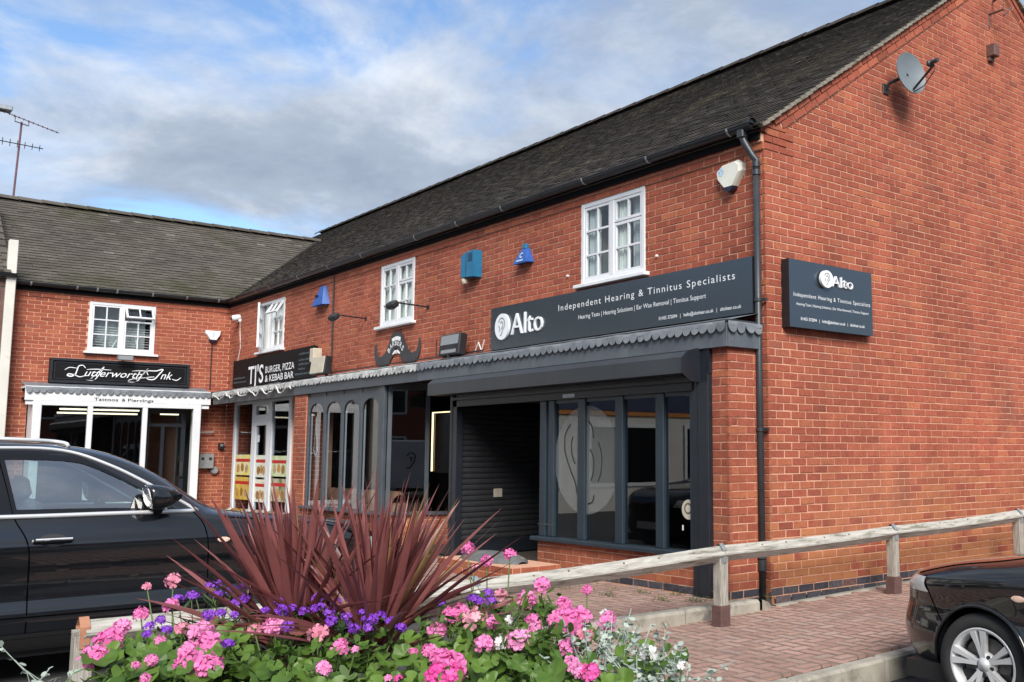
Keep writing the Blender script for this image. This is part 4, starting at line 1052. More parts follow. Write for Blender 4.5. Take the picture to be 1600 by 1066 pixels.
def build_barber():
    canopy(main, (-10.36, -0.50, 0), X_, -Y_, 4.40, 'grey_frame', 'lead_white')
    c = MB(); c.box(-10.36, -5.96, -0.48, -0.005, 2.606, 2.642); c.build('canopy_board', 'anthracite', main)
    f = MB(); xs = [-9.84, -9.18, -8.52, -7.86, -7.20]; yf = -0.44
    for x in xs[:-1]: f.cbox(x-0.04, x+0.04, yf-0.012, yf+0.02, 0.52, 2.39, 0.006)
    f.cbox(-7.23, -7.05, yf-0.03, yf+0.03, 0.1, 2.39, 0.01)
    f.box(-9.84, -7.2, yf+0.0, yf+0.05, 2.31, 2.39)
    # arched heads: spandrel panels cut by a flat arch
    for a, b_ in zip(xs, xs[1:]):
        u0, u1 = a+0.04, b_-0.04
        n = 14; lo = []; hi = []
        for i in range(n+1):
            t = i/n; x = u0+(u1-u0)*t; lo.append(V(x, yf-0.005, 2.02+0.20*math.sqrt(max(0, 1-(2*t-1)**2)))); hi.append(V(x, yf-0.005, 2.31))
        f.grid([lo, hi]); f.grid([[p+Y_*0.015 for p in lo], lo])
    fo = f.build('shopfront_frame', 'grey_frame', main)
    li = MB()
    for a, b_ in zip(xs, xs[1:]):
        li.box(a+0.045, a+0.075, yf+0.03, yf+0.045, 0.53, 2.06)
    li.build('inner_frame', 'white_upvc', fo)
    for a, b_ in zip(xs, xs[1:]): pane_quad(fo, (a, yf+0.012, 0), (b_, yf+0.012, 0), 0.54, 2.31)
    s = MB(); s.bbox(V(-8.5, yf-0.03, 0.535), X_, Y_, Z, 1.42, 0.07, 0.02, 0.006); s.build('sill', 'grey_frame', fo)
    # splayed side light leading into the entrance
    p0 = V(-7.06, -0.40, 0); p1 = V(-6.50, 0.85, 0); dd = (p1-p0).normalized(); nn = V(dd.y, -dd.x, 0)
    L1 = 0.92; Lt = (p1-p0).length
    g = MB()
    for u, hw_ in ((0.03, 0.03), (L1*0.62, 0.03), (Lt-0.03, 0.04)): g.obox(p0+dd*u+Z*1.42, dd, nn, Z, hw_, 0.03, 0.9)
    g.obox(p0+dd*(Lt/2)+Z*2.36, dd, nn, Z, Lt/2, 0.028, 0.04)
    g.build('side_frame', 'grey_frame', fo)
    pane_quad(fo, p0, p0+dd*(L1*0.62), 0.55, 2.33, 'shop_glass'); pane_quad(fo, p0+dd*(L1*0.62), p1, 0.55, 2.33, 'shop_glass')
    s = MB(); s.obox(p0+dd*(Lt/2)+Z*0.54+nn*0.02, dd, nn, Z, Lt/2, 0.07, 0.022); s.build('side_sill', 'grey_frame', fo)
    room(main, -10.3, -5.3, -0.40, 3.4, 0.09, 2.42, 'se')
    k = MB(); k.quad(V(-5.21, 1.2, 0), V(-5.3, 3.4, 0), V(-5.3, 3.4, 2.4), V(-5.21, 1.2, 2.4)); k.build('party_wall', 'room_dark', main)
build_barber()

def build_takeaway():
    canopy(main, (-14.62, -0.47, 0), X_, -Y_, 4.26, 'dark_fascia', 'lead_white')
    c = MB(); c.box(-15.2, -10.37, -0.45, -0.005, 2.607, 2.644); c.build('canopy_board', 'anthracite', main)
    f = MB(); y0, y1 = -0.03, 0.05; B = lambda a, b_, c_, d: f.cbox(a, b_, y0, y1, c_, d, 0.006)
    B(-14.66, -14.54, 0.1, 2.44); B(-11.76, -11.62, 0.1, 2.44); B(-13.62, -13.50, 0.1, 2.38); B(-12.72, -12.58, 0.1, 2.38)
    B(-14.54, -11.76, 2.38, 2.44); B(-13.50, -12.72, 2.02, 2.10); B(-14.54, -13.62, 0.1, 0.2); B(-12.58, -11.76, 0.1, 0.2); B(-13.5, -12.72, 0.1, 0.22)
    for a, b_, c_, d in ((-13.5, -13.4, 0.22, 2.02), (-12.82, -12.72, 0.22, 2.02), (-13.4, -12.82, 1.94, 2.02), (-13.5, -13.42, 2.10, 2.38), (-12.8, -12.72, 2.1, 2.38), (-13.42, -12.8, 2.32, 2.38), (-13.42, -12.8, 2.1, 2.15)): B(a, b_, c_, d)
    fo = f.build('shopfront_frame', 'white_upvc', main)
    for a, b_, c_, d in ((-14.54, -13.62, 0.2, 2.38), (-12.58, -11.76, 0.2, 2.38), (-13.4, -12.82, 0.22, 1.94), (-13.42, -12.8, 2.15, 2.32)):
        pane_quad(fo, (a, 0.0, 0), (b_, 0.0, 0), c_, d)
    n = MB(); n.box(-13.36, -13.24, -0.005, -0.003, 1.62, 1.76); n.build('door_notice', 'alarm_white_cool', fo)
    room(main, -14.66, -11.64, 0.06, 3.4, 0.09, 2.45, 's')
build_takeaway()

def build_tattoo():
    xf = -14.76
    canopy(wing, (-14.73, -3.74, 0), Y_, X_, 3.26, 'white_paint', 'lead', back=0.48)
    c = MB(); c.box(LX, -14.76, -3.74, -0.48, 2.606, 2.643); c.box(-14.8, -14.765, -3.72, -0.5, 2.3, 2.38); c.build('canopy_board', 'white_paint', wing)
    f = MB(); B = lambda a, b_, c_, d: f.cbox(xf-0.05, xf+0.03, a, b_, c_, d, 0.006)
    B(-3.60, -3.46, 0.0, 2.38); B(-2.70, -2.61, 0.3, 2.29); B(-1.74, -1.65, 0.0, 2.29); B(-0.80, -0.655, 0.0, 2.38); B(-3.46, -0.80, 2.29, 2.38); B(-3.46, -1.74, 0.3, 0.4)
    fo = f.build('shopfront_frame', 'white_upvc', wing)
    s = MB(); s.box(LX, xf-0.05, -3.6, -3.56, 0.0, 2.38); s.box(LX, xf-0.05, -0.70, -0.66, 0, 2.38); s.box(xf-0.04, xf, -3.46, -1.74, 0.0, 0.3); s.build('cheek', 'white_upvc', fo)
    for a, b_, c_ in ((-3.46, -2.70, 0.4), (-2.61, -1.74, 0.4)): pane_quad(fo, (xf-0.01, a, 0), (xf-0.01, b_, 0), c_, 2.29)
    # recessed door at the right, dark frame
    d = MB(); D = lambda a, b_, c_, e: d.box(xf-0.36, xf-0.30, a, b_, c_, e)
    D(-1.62, -1.52, 0, 2.29); D(-0.92, -0.84, 0, 2.29); D(-1.52, -0.92, 2.2, 2.29); D(-1.52, -0.92, 1.94, 2.0); D(-1.30, -1.24, 0, 1.94); D(-1.3, -0.92, 0, 0.2)
    do = d.build('door', 'shutter_guide', fo)
    pane_quad(fo, (xf-0.33, -1.52, 0), (xf-0.33, -0.92, 0), 0.0, 2.2)
    k = MB(); k.box(xf-0.28, xf-0.25, -0.93, -0.87, 0.95, 1.25); k.build('door_handle', 'shutter_dark', fo)
    room(wing, -18.2, xf-0.06, -3.55, -0.66, 0.02, 2.40, 'e')
build_tattoo()

# ------------------------------------------------------------------ signs and wall fittings
def lettering(parent, body, o, ax, an, width, height, mat='letter_white', **kw):
    me = text_mesh(body, Vector(o), ax, Z, an, width, height, mat, **kw)
    if height < 0.1 or len(body) > 14: return link('lettering', me, parent, kind='stuff')
    # large raised or painted letters: one object each
    par = list(range(len(me.vertices)))
    def find(a):
        while par[a] != a: par[a] = par[par[a]]; a = par[a]
        return a
    for p in me.polygons:
        vs = list(p.vertices)
        for b in vs[1:]: par[find(b)] = find(vs[0])
    isl = {}
    for p in me.polygons: isl.setdefault(find(p.vertices[0]), []).append(tuple(p.vertices))
    co = [tuple(v.co) for v in me.vertices]
    for fs in isl.values():
        ids = sorted({i for f in fs for i in f}); mp = {a: b for b, a in enumerate(ids)}; mb = MB(); mb.v = [co[i] for i in ids]; mb.f = [tuple(mp[i] for i in f) for f in fs]
        mb.build('letter', mat, parent)
    bpy.data.meshes.remove(me)
def crv(st, n=5):
    out = []
    for i in range(len(st)-1):
        p0 = st[max(i-1, 0)]; p1 = st[i]; p2 = st[i+1]; p3 = st[min(i+2, len(st)-1)]
        for k in range(n):
            u = k/n
            out.append(tuple(0.5*((2*p1[d])+(-p0[d]+p2[d])*u+(2*p0[d]-5*p1[d]+4*p2[d]-p3[d])*u*u+(-p0[d]+3*p1[d]-3*p2[d]+p3[d])*u**3) for d in (0, 1)))
    out.append(tuple(st[-1])); return out
def stroke(mb, st, o, ax, ay, an, w, lift=0.003, taper=True, n=5):
    pts = crv(st, n); m = len(pts); L = []
    for i, p in enumerate(pts):
        a = pts[max(i-1, 0)]; b = pts[min(i+1, m-1)]; dx, dy = b[0]-a[0], b[1]-a[1]; q = math.hypot(dx, dy) or 1
        ww = w*(0.35+0.65*math.sin(math.pi*(0.08+0.84*i/(m-1)))) if taper else w
        L.append((p[0]-dy/q*ww, p[1]+dx/q*ww, p[0]+dy/q*ww, p[1]-dx/q*ww))
    P = lambda x, y: Vector(o)+ax*x+ay*y+an*lift
    mb.grid([[P(l[0], l[1]) for l in L], [P(l[2], l[3]) for l in L]])
def ear_emblem(parent, c, ax, an, rx, rz, lift):
    m = MB(); n = 28
    pts = [(rx*math.cos(2*math.pi*i/n), rz*math.sin(2*math.pi*i/n)) for i in range(n)]
    m.prism(pts, Vector(c)+an*lift, ax, Z, an, 0.028); e = m.build('ear_emblem', 'letter_white', parent)
    l = MB()
    for st in ([(-0.45, 0.35), (-0.2, 0.62), (0.15, 0.62), (0.4, 0.35), (0.38, 0.0), (0.15, -0.25), (0.0, -0.55), (-0.2, -0.68)], [(-0.2, 0.25), (0.0, 0.38), (0.18, 0.22), (0.1, -0.02), (-0.05, -0.2)], [(-0.42, 0.1), (-0.3, -0.1), (-0.25, -0.4)]):
        stroke(l, [(a*rx, b*rz) for a, b in st], c, ax, Z, an, rx*0.055, lift+0.0015, False)
    l.build('emblem_lines', 'emblem_line', e)
def panel_sign(t, o, ax, an, W, H, D, mat, edge):
    m = MB(); o = Vector(o)
    m.obox(o+ax*(W/2)+Z*(H/2)-an*0.0015, ax, an, Z, W/2-0.001, 0.0015, H/2-0.001); m.build('panel', mat, t)
    e = MB(); e.obox(o+ax*(W/2)+Z*(H/2)-an*(D/2+0.0032), ax, an, Z, W/2, D/2, H/2); e.build('tray', edge, t)

s1 = thing('shop_sign', 'long slate grey hearing shop sign with raised white Alto lettering above window', 'sign', (-2.43, -0.05, 2.74))
panel_sign(s1, (-4.78, -0.10, 2.735), X_, -Y_, 4.69, 0.555, 0.095, 'sign_slate', 'sign_slate_edge')
ear_emblem(s1, (-4.475, -0.10, 3.02), X_, -Y_, 0.165, 0.17, 0.03)
lettering(s1, 'Alto', (-4.28, -0.10, 2.895), X_, -Y_, 0.70, 0.275, depth=0.022, offset=-0.008)
lettering(s1, 'Independent Hearing & Tinnitus Specialists', (-3.27, -0.10, 3.095), X_, -Y_, 2.95, 0.075, spacing=1.22)
lettering(s1, 'Hearing Tests | Hearing Solutions | Ear Wax Removal | Tinnitus Support', (-2.87, -0.10, 2.955), X_, -Y_, 2.14, 0.05)
lettering(s1, '01455 372094   |   hello@altohear.co.uk   |   altohear.co.uk', (-1.45, -0.10, 2.80), X_, -Y_, 1.21, 0.036, offset=0.006)
s2 = thing('shop_sign', 'square grey Alto hearing sign fixed on the brick gable wall', 'sign', (0.05, 0.87, 2.61))
panel_sign(s2, (0.105, 0.21, 2.61), Y_, X_, 1.31, 0.67, 0.10, 'sign_slate', 'sign_slate_edge')
ear_emblem(s2, (0.105, 0.735, 3.125), Y_, X_, 0.095, 0.088, 0.045)
lettering(s2, 'Alto', (0.105, 0.845, 3.065), Y_, X_, 0.335, 0.115, depth=0.022, offset=-0.012)
lettering(s2, 'Independent Hearing & Tinnitus Specialists', (0.105, 0.27, 2.915), Y_, X_, 1.21, 0.04, spacing=1.2)
lettering(s2, 'Hearing Tests | Hearing Solutions | Ear Wax Removal | Tinnitus Support', (0.105, 0.31, 2.83), Y_, X_, 1.14, 0.026)
lettering(s2, '01455 372094   |   hello@altohear.co.uk   |   altohear.co.uk', (0.105, 0.37, 2.685), Y_, X_, 1.01, 0.03, offset=0.006)

s3 = thing('shop_sign', "black takeaway sign with TJ'S BURGER, PIZZA & KEBAB BAR in white", 'sign', (-12.6, -0.04, 2.74))
panel_sign(s3, (-14.68, -0.08, 2.735), X_, -Y_, 4.08, 0.55, 0.075, 'sign_black', 'sign_black')
lettering(s3, "TJ'S", (-13.79, -0.08, 2.77), X_, -Y_, 0.82, 0.345, offset=0.012)
lettering(s3, 'BURGER, PIZZA', (-12.87, -0.08, 2.935), X_, -Y_, 1.42, 0.125, offset=0.004)
lettering(s3, '& KEBAB BAR', (-12.87, -0.08, 2.765), X_, -Y_, 1.40, 0.125, offset=0.004)
rd = random.Random(31)
for z, x0, wd in ((3.16, -11.25, 0.42), (3.05, -11.25, 0.50), (2.97, -11.25, 0.46), (2.89, -11.25, 0.30), (2.80, -11.40, 0.72), (2.90, -14.62, 0.62), (2.82, -14.62, 0.70)):
    m = MB(); x = x0
    while x < x0+wd:
        q = rd.uniform(0.03, 0.07); m.box(x, x+q, -0.0815, -0.0801, z, z+rd.uniform(0.022, 0.04)); x += q+rd.uniform(0.01, 0.02)
    m.build('small_print', 'letter_dim', s3, kind='stuff')

s4 = thing('shop_sign', 'black framed tattoo shop sign lettered Lutterworth Ink in white script', 'sign', (-15.17, -2.07, 2.74))
panel_sign(s4, (-15.10, -3.31, 2.735), Y_, X_, 2.50, 0.47, 0.10, 'sign_black', 'sign_black')
fm = MB()
for a, b, c, d in ((0, 2.5, 0, 0.05), (0, 2.5, 0.42, 0.47), (0, 0.05, 0.05, 0.42), (2.45, 2.5, 0.05, 0.42)): fm.bbox(V(-15.09, -3.31+(a+b)/2, 2.735+(c+d)/2), X_, Y_, Z, 0.014, (b-a)/2, (d-c)/2, 0.006)
for a, b, c, d in ((0.075, 2.425, 0.075, 0.09), (0.075, 2.425, 0.38, 0.395), (0.075, 0.09, 0.09, 0.38), (2.41, 2.425, 0.09, 0.38)): fm.box(-15.099, -15.092, -3.31+a, -3.31+b, 2.735+c, 2.735+d)
fm.build('moulding', 'sign_moulding', s4)
lettering(s4, 'utterworth', (-15.10, -2.72, 2.885), Y_, X_, 1.02, 0.135, shear=0.42)
lettering(s4, 'nk', (-15.10, -1.36, 2.885), Y_, X_, 0.23, 0.155, shear=0.42)
sw = MB(); O4 = V(-15.10, -3.31, 2.735)
for st, wd in (([(0.60, 0.30), (0.555, 0.35), (0.485, 0.335), (0.46, 0.26), (0.435, 0.18), (0.375, 0.135), (0.30, 0.145), (0.325, 0.178), (0.42, 0.16), (0.51, 0.13), (0.60, 0.155)], 0.011), ([(0.25, 0.25), (0.33, 0.30), (0.46, 0.29)], 0.007),
               ([(0.70, 0.10), (0.80, 0.20), (0.92, 0.34), (0.86, 0.22), (0.76, 0.08), (0.62, 0.075)], 0.008), ([(0.62, 0.275), (0.8, 0.29), (1.05, 0.285)], 0.007),
               ([(1.42, 0.285), (1.58, 0.30), (1.72, 0.295)], 0.007), ([(1.50, 0.12), (1.62, 0.22), (1.72, 0.36), (1.63, 0.24), (1.52, 0.09), (1.36, 0.075), (1.44, 0.13), (1.72, 0.17)], 0.008),
               ([(1.72, 0.22), (1.70, 0.30), (1.86, 0.31), (1.99, 0.345), (1.92, 0.24), (1.84, 0.145), (1.74, 0.135), (1.70, 0.17), (1.84, 0.19)], 0.011), ([(2.17, 0.16), (2.26, 0.14), (2.34, 0.20)], 0.008)):
    stroke(sw, st, O4, Y_, Z, X_, wd)
sw.build('script_flourish', 'letter_white', s4)
fw = MB(); fw.cbox(-15.05, -14.90, -2.19, -1.92, 3.21, 3.30, 0.012); t = thing('sign_light', 'grey floodlight box perched on top of the script tattoo sign', 'light', (-15.05, -2.05, 3.21)); fw.build('housing', 'galvanised', t)
g_ = MB(); g_.box(-14.9, -14.895, -2.16, -1.95, 3.22, 3.29); g_.build('lens', 'lamp_glass', t)
a_ = MB(); a_.box(-15.2, -15.05, -2.07, -2.03, 3.225, 3.25); a_.build('arm', 'galvanised', t)
s5 = thing('fascia_lettering', 'black gothic Tattoos & Piercings lettering on the white fascia', 'lettering', (-14.725, -2.1, 2.38))
for txt, y, wd in (('Tattoos', -2.61, 0.42), ('&', -2.13, 0.07), ('Piercings', -2.02, 0.46)): lettering(s5, txt, (-14.7275, y, 2.40), Y_, X_, wd, 0.058, 'letter_black', offset=0.01, depth=0.002)

# moustache sign
s6 = thing('moustache_sign', 'grey moustache-shaped barber sign with white lettering', 'sign', (-7.6, -0.02, 2.74))
out = crv([(-0.02, 0.50), (0.12, 0.48), (0.24, 0.34), (0.36, 0.20), (0.52, 0.14), (0.66, 0.19), (0.71, 0.35), (0.74, 0.22), (0.70, 0.08), (0.58, 0.0), (0.42, -0.02), (0.24, 0.03), (0.10, 0.14), (0.02, 0.24), (-0.04, 0.25), (-0.12, 0.14), (-0.26, 0.02), (-0.44, -0.03), (-0.60, 0.02), (-0.71, 0.11), (-0.75, 0.25), (-0.71, 0.37), (-0.67, 0.20), (-0.54, 0.15), (-0.38, 0.20), (-0.26, 0.34), (-0.15, 0.48), (-0.02, 0.50)], 3)[:-1]
m = MB(); m.prism(out[::-1], V(-7.58, -0.03, 2.75), X_, Z, -Y_, 0.018); m.build('board', 'anthracite', s6)
m = MB(); stroke(m, [(-0.15, 0.375), (0.0, 0.40), (0.13, 0.375)], V(-7.58, -0.03, 2.75), X_, Z, -Y_, 0.03, 0.002, False); stroke(m, [(-0.12, 0.16), (-0.03, 0.20), (0.0, 0.165)], V(-7.58, -0.03, 2.75), X_, Z, -Y_, 0.022, 0.002); stroke(m, [(0.12, 0.16), (0.03, 0.20), (0.0, 0.165)], V(-7.58, -0.03, 2.75), X_, Z, -Y_, 0.022, 0.002)
m.build('ribbon_emblem', 'letter_white', s6)
for i, ch in enumerate('BARBERS'):
    a = (i-3)*0.3; c = V(-7.58, -0.03, 2.75)+X_*(0.245*math.sin(a)-0.02)+Z*(0.06+0.235*math.cos(a)); ax = (X_*math.cos(a)-Z*math.sin(a)); ay = (Z*math.cos(a)+X_*math.sin(a))
    link('lettering', text_mesh(ch, c-ax*0.03, ax, ay, -Y_, 0.06, 0.085, 'letter_white', offset=0.01), s6)

# alarm boxes
def bell_box(label, o, ax, an, outline, mat, cap, capmat, D=0.08, print_=None):
    o = Vector(o); t = thing('alarm_box', label, 'alarm box', o)
    m = MB(); n = len(outline)
    fr = [o+ax*(p[0]*0.86)+Z*(p[1]*0.9)+an*D for p in outline]; mid = [o+ax*p[0]+Z*p[1]+an*(D*0.6) for p in outline]; bk = [o+ax*p[0]+Z*p[1] for p in outline]
    m.poly(fr)
    for A, B in ((fr, mid), (mid, bk)):
        for i in range(n): m.quad(A[i], B[i], B[(i+1) % n], A[(i+1) % n])
    m.build('cover', mat, t)
    if cap:
        c = MB(); fr2 = [o+ax*p[0]+Z*p[1]+an*(D*0.95) for p in cap]; bk2 = [o+ax*p[0]+Z*p[1] for p in cap]; k = len(cap)
        c.poly(fr2)
        for i in range(k): c.quad(fr2[i], bk2[i], bk2[(i+1) % k], fr2[(i+1) % k])
        c.build('beacon', capmat, t)
    if print_:
        p = MB(); stroke(p, print_, o, ax, Z, an, 0.012, D+0.002, False); p.build('printed_mark', 'pale_blue_print', t)
    return t
bell_box('cream rounded triangular alarm box with navy base near the corner downpipe', (-0.42, 0, 4.02), X_, -Y_, [(-0.06, 0.03), (0.07, 0.03), (0.17, 0.17), (0.175, 0.24), (0.12, 0.285), (-0.10, 0.27), (-0.175, 0.22), (-0.16, 0.14)][::1], 'alarm_white', [(-0.06, 0.035), (-0.055, 0.0), (0.0, -0.03), (0.055, 0.0), (0.065, 0.035)], 'navy_plastic', 0.09, [(-0.12, 0.19), (-0.09, 0.22), (-0.06, 0.19), (-0.09, 0.16), (-0.12, 0.19)])
bell_box('white alarm box with black base beside the inner corner on the wing', (LX, -0.36, 3.70), Y_, X_, [(-0.07, 0.06), (0.07, 0.06), (0.15, 0.18), (0.155, 0.245), (-0.155, 0.245), (-0.15, 0.18)], 'alarm_white_cool', [(-0.075, 0.075), (-0.06, 0.02), (0.0, -0.01), (0.06, 0.02), (0.075, 0.075)], 'navy_plastic', 0.09, [(0.0, 0.21), (0.0, 0.11)])
c = MB(); c.tube([V(LX+0.014, -0.36, 3.70), V(LX+0.014, -0.36, 2.72)], 0.012, 6); c.build('alarm_cable', 'cable_black', wing)
t = thing('alarm_box', 'bright blue pyramid alarm box with pale letter beside the upper window', 'alarm box', (-4.1, 0, 3.8))
m = MB(); m.v = [(-4.26, 0, 3.81), (-3.94, 0, 3.81), (-3.94, -0.12, 3.80), (-4.26, -0.12, 3.80), (-4.16, 0, 4.0), (-4.04, 0, 4.0), (-4.05, -0.06, 3.99), (-4.15, -0.06, 3.99)]; m.f = [(0, 3, 2, 1), (3, 7, 6, 2), (2, 6, 5, 1), (0, 4, 7, 3), (4, 5, 6, 7)]; m.build('cover', 'blue_plastic', t)
m = MB(); m.cbox(-4.145, -4.055, -0.055, 0.0, 3.99, 4.06, 0.01); m.build('beacon', 'teal_box', t)
tn = V(0, -0.19, 0.06).normalized()
link('lettering', text_mesh('C', V(-4.13, -0.103, 3.87), X_, V(0, 0.06, 0.19).normalized(), V(0, -0.19, 0.06).normalized(), 0.065, 0.07, 'letter_white', 0.004, offset=0.01), t)
m = MB(); tz = V(0, 0.06, 0.19).normalized(); tn = V(0, -0.19, 0.06).normalized()
for i in range(6): m.obox(V(-4.165+i*0.026, -0.1165, 3.832)+tn*0.004, X_, tn, tz, 0.009, 0.0008, 0.012)
m.build('printed_mark', 'pale_blue_print', t, kind='stuff')
t = thing('alarm_box', 'tall plain royal blue wedge alarm box above the takeaway', 'alarm box', (-10.42, 0, 3.97))
m = MB(); m.v = [(-10.70, 0, 3.98), (-10.16, 0, 3.98), (-10.20, -0.13, 3.97), (-10.66, -0.13, 3.97), (-10.5, 0, 4.32), (-10.32, 0, 4.32), (-10.34, -0.05, 4.31), (-10.48, -0.05, 4.31)]; m.f = [(0, 3, 2, 1), (3, 7, 6, 2), (2, 6, 5, 1), (0, 4, 7, 3), (4, 5, 6, 7)]; m.build('cover', 'blue_plastic', t)
m = MB(); m.box(-10.55, -10.47, -0.12, -0.085, 4.13, 4.16); m.build('keyhole', 'navy_plastic', t)
t = thing('alarm_box', 'teal metal bell box with louvres and a white lamp underneath', 'alarm box', (-5.35, 0, 3.76))
m = MB(); m.prism([(0, 0), (0.33, -0.02), (0.33, 0.345), (0.14, 0.335), (0, 0.30)], V(-5.52, -0.14, 3.80), X_, Z, -Y_, 0.14); m.build('housing', 'teal_box', t)
m = MB()
for i in range(5): m.box(-5.33, -5.22, -0.1435, -0.1405, 4.0+i*0.024, 4.01+i*0.024)
m.box(-5.385, -5.379, -0.1432, -0.1405, 3.8, 4.13); m.build('louvre', 'dark_slot', t)
m = MB(); m.lathe([(0.0, 0.0), (0.04, 0.0), (0.05, 0.03), (0.05, 0.06), (0.03, 0.08)], V(-5.48, -0.09, 3.715), Z, X_, 14); m.build('lamp', 'lamp_cream', t)

# camera, spotlights on arms, floodlights
t = thing('security_camera', 'small white dome camera with dangling cable in the inner corner', 'camera', (-14.6, 0, 4.13))
m = MB(); m.lathe([(0.0, -0.11), (0.05, -0.10), (0.062, -0.05), (0.062, 0.05), (0.04, 0.07), (0, 0.07)], V(-14.6, -0.11, 4.18), V(-0.25, -1, -0.25), Z, 16); m.build('body', 'alarm_white_cool', t)
m = MB(); m.lathe([(0.0, 0.0), (0.035, 0.0), (0.035, 0.012), (0, 0.014)], V(-14.6, -0.11, 4.18)+V(-0.25, -1, -0.25).normalized()*0.072, V(-0.25, -1, -0.25), Z, 14); m.build('lens', 'lamp_black', t)
m = MB(); m.cbox(-14.62, -14.54, -0.06, 0.0, 4.10, 4.17, 0.01); m.build('bracket', 'alarm_white_cool', t)
m = MB(); m.tube([V(-14.55, -0.03, 4.10), V(-14.56, -0.02, 3.9), V(-14.52, -0.02, 3.7), V(-14.50, -0.02, 3.55), V(-14.58, -0.02, 3.36), V(-14.62, -0.02, 3.28)], 0.008, 5); m.build('cable', 'cable_white', t)
def spot(label, x, z, yh, dz):
    t = thing('spotlight', label, 'spotlight', (x, 0, z), 'spotlights on arms above the barber shop')
    m = MB(); m.tube([V(x, -0.01, z), V(x, yh+0.05, z+0.02)], 0.012, 7); m.lathe([(0, 0), (0.035, 0), (0.035, 0.015), (0, 0.015)], V(x, 0, z), -Y_, X_, 12); m.build('arm', 'lamp_black', t)
    m = MB(); d = V(0, 0.75, -1).normalized(); m.bbox(V(x, yh, z-0.02), X_, d, d.cross(X_).normalized(), 0.105, 0.045, 0.065, 0.022); m.build('head', 'lamp_black', t)
    m = MB(); m.obox(V(x, yh, z-0.02)+d*0.052, X_, d, d.cross(X_).normalized(), 0.085, 0.002, 0.048); m.build('lens', 'lamp_glass', t)
spot('black spotlight on a thin arm by the cable, left of the moustache sign', -8.72, 3.57, -0.55, 0)
spot('black spotlight on a thin arm reaching across the middle upper window', -6.66, 3.53, -0.58, 0)
t = thing('floodlight', 'large black floodlight standing on the barber canopy', 'floodlight', (-5.62, -0.25, 2.66))
n_ = V(0, -1, 0.12).normalized(); up_ = V(0, 0.12, 1).normalized()
m = MB(); m.bbox(V(-5.62, -0.18, 2.87), X_, n_, up_, 0.27, 0.06, 0.15, 0.015); m.build('housing', 'lamp_black', t)
m = MB(); m.obox(V(-5.62, -0.18, 2.87)+n_*0.0615+up_*0.065, X_, n_, up_, 0.235, 0.001, 0.065); m.obox(V(-5.62, -0.18, 2.87)+n_*0.0615-up_*0.095, X_, n_, up_, 0.20, 0.001, 0.024); m.build('lens', 'lamp_glass', t)
m = MB(); m.box(-5.64, -5.60, -0.26, -0.22, 2.60, 2.74); m.build('bracket', 'lamp_black', t)
t = thing('floodlight', 'yellowed square floodlight beside the takeaway sign end', 'floodlight', (-9.85, -0.2, 2.7))
m = MB(); m.bbox(V(-9.78, -0.28, 2.86), X_, n_, up_, 0.28, 0.06, 0.15, 0.02); m.build('housing', 'lamp_black', t)
m = MB(); m.bbox(V(-9.78, -0.28, 2.86)+n_*0.066, X_, n_, up_, 0.265, 0.008, 0.14, 0.006); m.build('lens', 'lamp_cream', t)
m = MB(); m.tube([V(-9.78, -0.2, 2.72), V(-9.78, -0.12, 2.66)], 0.02, 6); m.build('bracket', 'lamp_black', t)
t = thing('junction_box', 'white junction box on the end of the black takeaway sign', 'box', (-10.5, 0, 3.0))
m = MB(); m.cbox(-10.58, -10.42, -0.16, 0.0, 2.98, 3.22, 0.01); m.build('cover', 'lamp_cream', t)
# loose cables along the canopy tops
m = MB(); m.tube([V(-9.9, -0.08, 2.76), V(-9.0, -0.07, 2.76), V(-7.6, -0.06, 2.765), V(-6.4, -0.07, 2.76), V(-5.0, -0.08, 2.76)], 0.011, 6); m.tube([V(-6.35, -0.03, 3.02), V(-6.35, -0.03, 2.80), V(-6.1, -0.04, 2.77)], 0.007, 5); m.build('cable', 'cable_black', main)
m = MB(); m.tube([V(-5.25, -0.06, 2.74), V(-5.15, -0.06, 2.88), V(-5.1, -0.04, 2.76), V(-5.02, -0.05, 2.9)], 0.01, 6); m.build('cable', 'cable_white', main)
rd = random.Random(8); pts = []
for i in range(46):
    x = -14.5+i*4.1/45; pts.append(V(x, -0.53+rd.uniform(-0.01, 0.01), 2.505+0.05*math.sin(i*0.9)+rd.uniform(-0.03, 0.03)))
t = thing('string_lights', 'sagging white string of fairy lights along the takeaway canopy', 'lights', (-12.5, -0.5, 2.5))
m = MB(); m.tube(pts, 0.012, 5); m.build('flex', 'cable_white', t)
pts = []
for i in range(26):
    y = -0.9+i*0.45/25; pts.append(V(-14.70, y, 2.60+0.02*math.sin(i)))
# wall screws
for x in (-1.58, -3.21):
    m = MB(); m.lathe([(0.016, 0), (0.016, 0.02), (0.01, 0.03), (0, 0.03)], V(x, 0, 3.525), -Y_, X_, 10); m.build('wall_plug', 'white_upvc', main)

